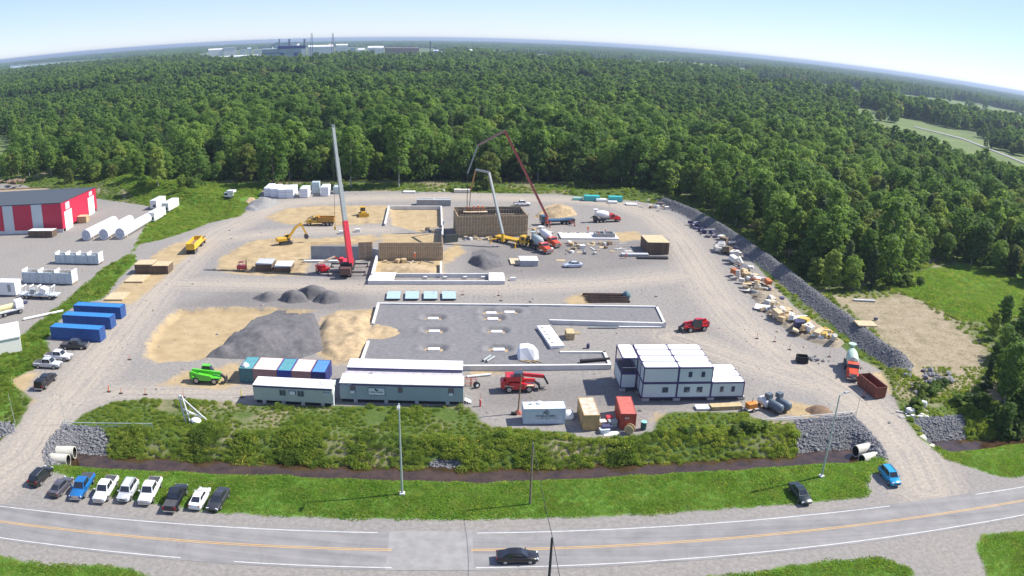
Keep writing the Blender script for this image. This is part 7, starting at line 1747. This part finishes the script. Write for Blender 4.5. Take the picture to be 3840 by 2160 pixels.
# ------------------------------------------------------------------ works on the horizon
def far_pt(x, y): p = at(x, y, 13); p.z = 0; return p
fw = mat('works_white', (.72, .72, .72), .6, var=.06, scale=.02); fblue = mat('works_blue', (.02, .035, .22), .5); fgrey = mat('works_grey', (.36, .44, .48), .6, var=.06, scale=.02); fbrown = mat('works_brown', (.34, .27, .24), .7, var=.08, scale=.02); fdark = mat('works_dark', (.07, .07, .14), .6)
def scale_at(x, y): p = at(x, y, 13); return math.hypot(p.x, p.y)/1947.0     # metres per survey unit
def block(name, lb, cat, x0, x1, yb, h, depth, m, roofm=None, rise=0, grp='works buildings'):
    s = scale_at((x0+x1)/2, yb); p = far_pt(x0, yb); q = far_pt(x1, yb)
    t = thing(name, lb, cat, p, math.atan2(q.y-p.y, q.x-p.x) if abs(q.y-p.y) < abs(q.x-p.x) else 0, grp); L_ = (x1-x0)*s; H_ = h*s+13; D_ = depth
    t.rotation_euler.z = math.atan2(-p.x, p.y)*1.0
    MB().b(0, L_, 0, D_, 0, H_).build('wall', m, t)
    if rise: MB().add([(0, 0, H_), (L_, 0, H_), (L_, D_, H_), (0, D_, H_), (0, D_/2, H_+rise*s), (L_, D_/2, H_+rise*s)], [(0, 1, 5, 4), (2, 3, 4, 5), (1, 2, 5), (3, 0, 4)]).build('roof', roofm or m, t)
    else: MB().b(-1, L_+1, -1, D_+1, H_, H_+1.2).build('roof', roofm or m, t)
    return t, L_, H_, s
t, L_, H_, s = block('main_works', 'large grey works hall with broad blue roof band', 'factory', 659, 772, 152, 27, 90, fgrey)
MB().b(L_*.42, L_, -2, 40, H_-9*s, H_).build('upper_hall', fgrey, t); MB().b(L_*.36, L_, -3, 40, H_+1.3, H_+8*s).build('blue_band', fblue, t)
for a, b_ in ((.42, .50), (.74, .82)): MB().b(L_*a, L_*b_, -3.2, -2.1, 6*s, H_-9.2*s).build('gate', fblue, t)
MB().b(L_*.90, L_*.98, -3.2, -2.1, 2*s, H_-1).build('white_bay', fw, t); MB().b(0, L_*.40, -1.4, -.2, H_-10*s, H_-8.6*s).build('window_band', fdark, t)
block('works_hall', 'long low white works shed west of the blue roofed hall', 'factory', 545, 655, 150, 6, 30, fw, rise=2)
block('works_hall', 'tall white works block at the western end of the plant', 'factory', 563, 595, 134, 13, 40, fw); block('works_hall', 'low white works block beside the tall western block', 'factory', 524, 562, 136, 10, 40, fw, rise=3)
block('works_hall', 'pale grey works hall behind the blue roofed hall', 'factory', 690, 735, 126, 18, 40, fgrey); block('works_hall', 'white works sheds east of the blue roofed hall', 'factory', 775, 840, 130, 12, 60, fw, rise=4); block('works_hall', 'white tank farm shed behind the lattice towers', 'factory', 845, 875, 122, 8, 60, fw, rise=3)
t, L_, H_, s = block('works_hall', 'long brown works hall east of the plant', 'factory', 968, 1053, 143, 21, 60, fbrown); MB().b(-2, L_+2, -3, -1.1, 0, 5*s).build('pale_base', fgrey, t)
block('works_hall', 'white domed store beside the long brown hall', 'factory', 1048, 1076, 145, 5, 40, fw, rise=5); block('works_hall', 'white heap shed on the horizon behind the brown hall', 'factory', 925, 965, 124, 4, 60, fw, rise=4)
block('works_hall', 'white arched shed half hidden in the wood east of the plant', 'factory', 1333, 1358, 158, 5, 22, fw, fblue, rise=4); block('works_hall', 'white shed with blue roof alone in the western wood', 'factory', 393, 422, 157, 6, 26, fw, fblue, rise=4)
block('works_hall', 'pale long shed in the eastern fields', 'factory', 1258, 1330, 140, 3, 30, fgrey)
for k, (x, w_, y, h) in enumerate(((604, 14, 132, 6), (622, 10, 131, 8), (640, 16, 132, 5), (735, 20, 128, 12), (756, 12, 127, 9), (790, 12, 128, 14), (806, 16, 127, 10), (826, 10, 126, 13), (852, 16, 126, 7), (880, 14, 127, 6), (900, 18, 130, 5), (930, 12, 132, 7), (948, 10, 133, 9), (1090, 14, 140, 12), (1108, 10, 139, 8), (1150, 20, 140, 4), (1180, 8, 136, 9), (540, 12, 130, 8), (505, 18, 141, 4))):
    block('works_shed', 'small pale shed among the sprawling works on the horizon', 'factory', x, x+w_, y, h, 25, (fw, fgrey, fw, fbrown)[k % 4], rise=(0, 3, 0)[k % 3], grp='small works sheds on the horizon')
def stack_far(lb, x, yb, h, wd, m):
    s = scale_at(x, yb); p = far_pt(x, yb); t = thing('chimney', lb, 'chimney', p, 0, 'works chimneys and silos'); h += 13/s; MB().tube((0, 0, 0), (0, 0, h*s), wd*s/2, wd*s/2*.85, n=12).build('shaft', m, t); MB().tube((0, 0, h*s), (0, 0, h*s+2), wd*s/2, n=12).build('cap', fdark, t)
stack_far('dark silo tower west above the blue roofed hall', 728, 126, 26, 6, fdark); stack_far('dark silo tower east above the blue roofed hall', 766, 126, 26, 6, fdark); stack_far('slim chimney beside the conveyor bridge', 703, 126, 26, 4, fdark); stack_far('red and white chimney before the works hall', 685, 140, 22, 4, fw); stack_far('grey chimney of the eastern works', 1082, 142, 36, 3, fdark); stack_far('white tank of the plant', 745, 126, 18, 18, fw)
s = scale_at(690, 126); p = far_pt(660, 126); t = thing('conveyor', 'long inclined conveyor bridge of the plant', 'conveyor', p, 0); q = far_pt(702, 126)-p
MB().bar((0, 0, 8*s), (q.x, q.y, 27*s), 4*s, 3*s).build('gallery', fgrey, t); MB().bar((q.x*.5, q.y*.5, 0), (q.x*.5, q.y*.5, 17*s), 2*s).build('trestle', fdark, t)
t = thing('steel_structure', 'open dark steel structure of the eastern works', 'factory', far_pt(1085, 142), 0); s = scale_at(1085, 142)
for k in range(5): MB().bar((k*10*s, 0, 0), (k*10*s, 0, (20+8*(k % 2))*s), 2.2*s).build('column', fdark, t)
for z in (10, 18): MB().bar((0, 0, z*s), (44*s, 0, z*s), 2*s).build('girder', fdark, t)
def lattice(lb, x, yb, h):
    s = scale_at(x, yb); p = far_pt(x, yb); t = thing('lattice_tower', lb, 'lattice tower', p, .4, 'lattice towers'); w = 3.2*s; H_ = h*s+13
    lg = [(a*w, b_*w) for a in (-1, 1) for b_ in (-1, 1)]
    for a, b_ in lg: MB().bar((a, b_, 0), (a*.35, b_*.35, H_), .9*s*.6).build('leg', fdark, t)
    for k in range(1, 7): 
        z = H_*k/7; q = w*(1-.65*k/7); MB().bar((-q, -q, z), (q, -q, z), .35*s).bar((q, q, z), (-q, q, z), .35*s).bar((-q, -q, z), (-q, q, z), .35*s).bar((q, -q, z), (q, q, z), .35*s).build('brace', fdark, t)
    MB().bar((-3.5*s, 0, H_*.8), (3.5*s, 0, H_*.8), .6*s).build('cross_arm', fdark, t)
lattice('grey lattice tower east of the plant, western one', 784, 130, 46); lattice('grey lattice tower east of the plant, eastern one', 837, 130, 46)
# far water and fields
for k, (f, lb) in enumerate(zip(FIELDS, ('eastern field strip', 'highway meadow', 'pale field', 'far fields', 'small glade', 'northern fields', 'western clearing'))):
    o = MB().add([(q[0], q[1], .06+.06*k) for q in f], [tuple(range(len(f)))]).build('field', mat('field_grass', (.14, .18, .045), .95, col2=(.07, .12, .026), scale=.035)); tag(o, lb+' of yellow green grass', kind='structure')
rv = W2([(20, 168), (120, 160), (240, 152), (380, 143), (380, 147), (240, 158), (120, 168), (20, 178)]); o = MB().add([(q[0], q[1], .1) for q in rv], [tuple(range(len(rv)))]).build('river', mat('far_water_sky', (.35, .42, .48), .15)); tag(o, 'pale river seen far off on the western horizon', kind='structure')  # pale base colour stands in for sky reflected on the river
hw = W2([(2300, 321), (2420, 351), (2576, 413), (2700, 476), (2700, 471), (2576, 409), (2420, 348), (2300, 319)]); o = MB().add([(q[0], q[1], .6) for q in hw], [tuple(range(len(hw)))]).build('highway', mat('far_asphalt', (.26, .26, .25), .9)); tag(o, 'distant highway crossing the eastern meadow', kind='structure')
# ------------------------------------------------------------------ haze: the air itself, one even volume round everything
hm = bpy.data.materials.new('haze_air'); hm.use_nodes = True
ht = hm.node_tree; ht.nodes.clear()
hv = ht.nodes.new('ShaderNodeVolumePrincipled'); ho = ht.nodes.new('ShaderNodeOutputMaterial')
hv.inputs['Color'].default_value = (.48, .60, .78, 1); hv.inputs['Density'].default_value = 1.15e-4; hv.inputs['Anisotropy'].default_value = .2
ht.links.new(hv.outputs[0], ho.inputs['Volume'])
tag(MB().b(-23000, 23000, -3500, 23000, -4, 64).build('haze', hm), 'thin bluish haze over the plain', kind='stuff')
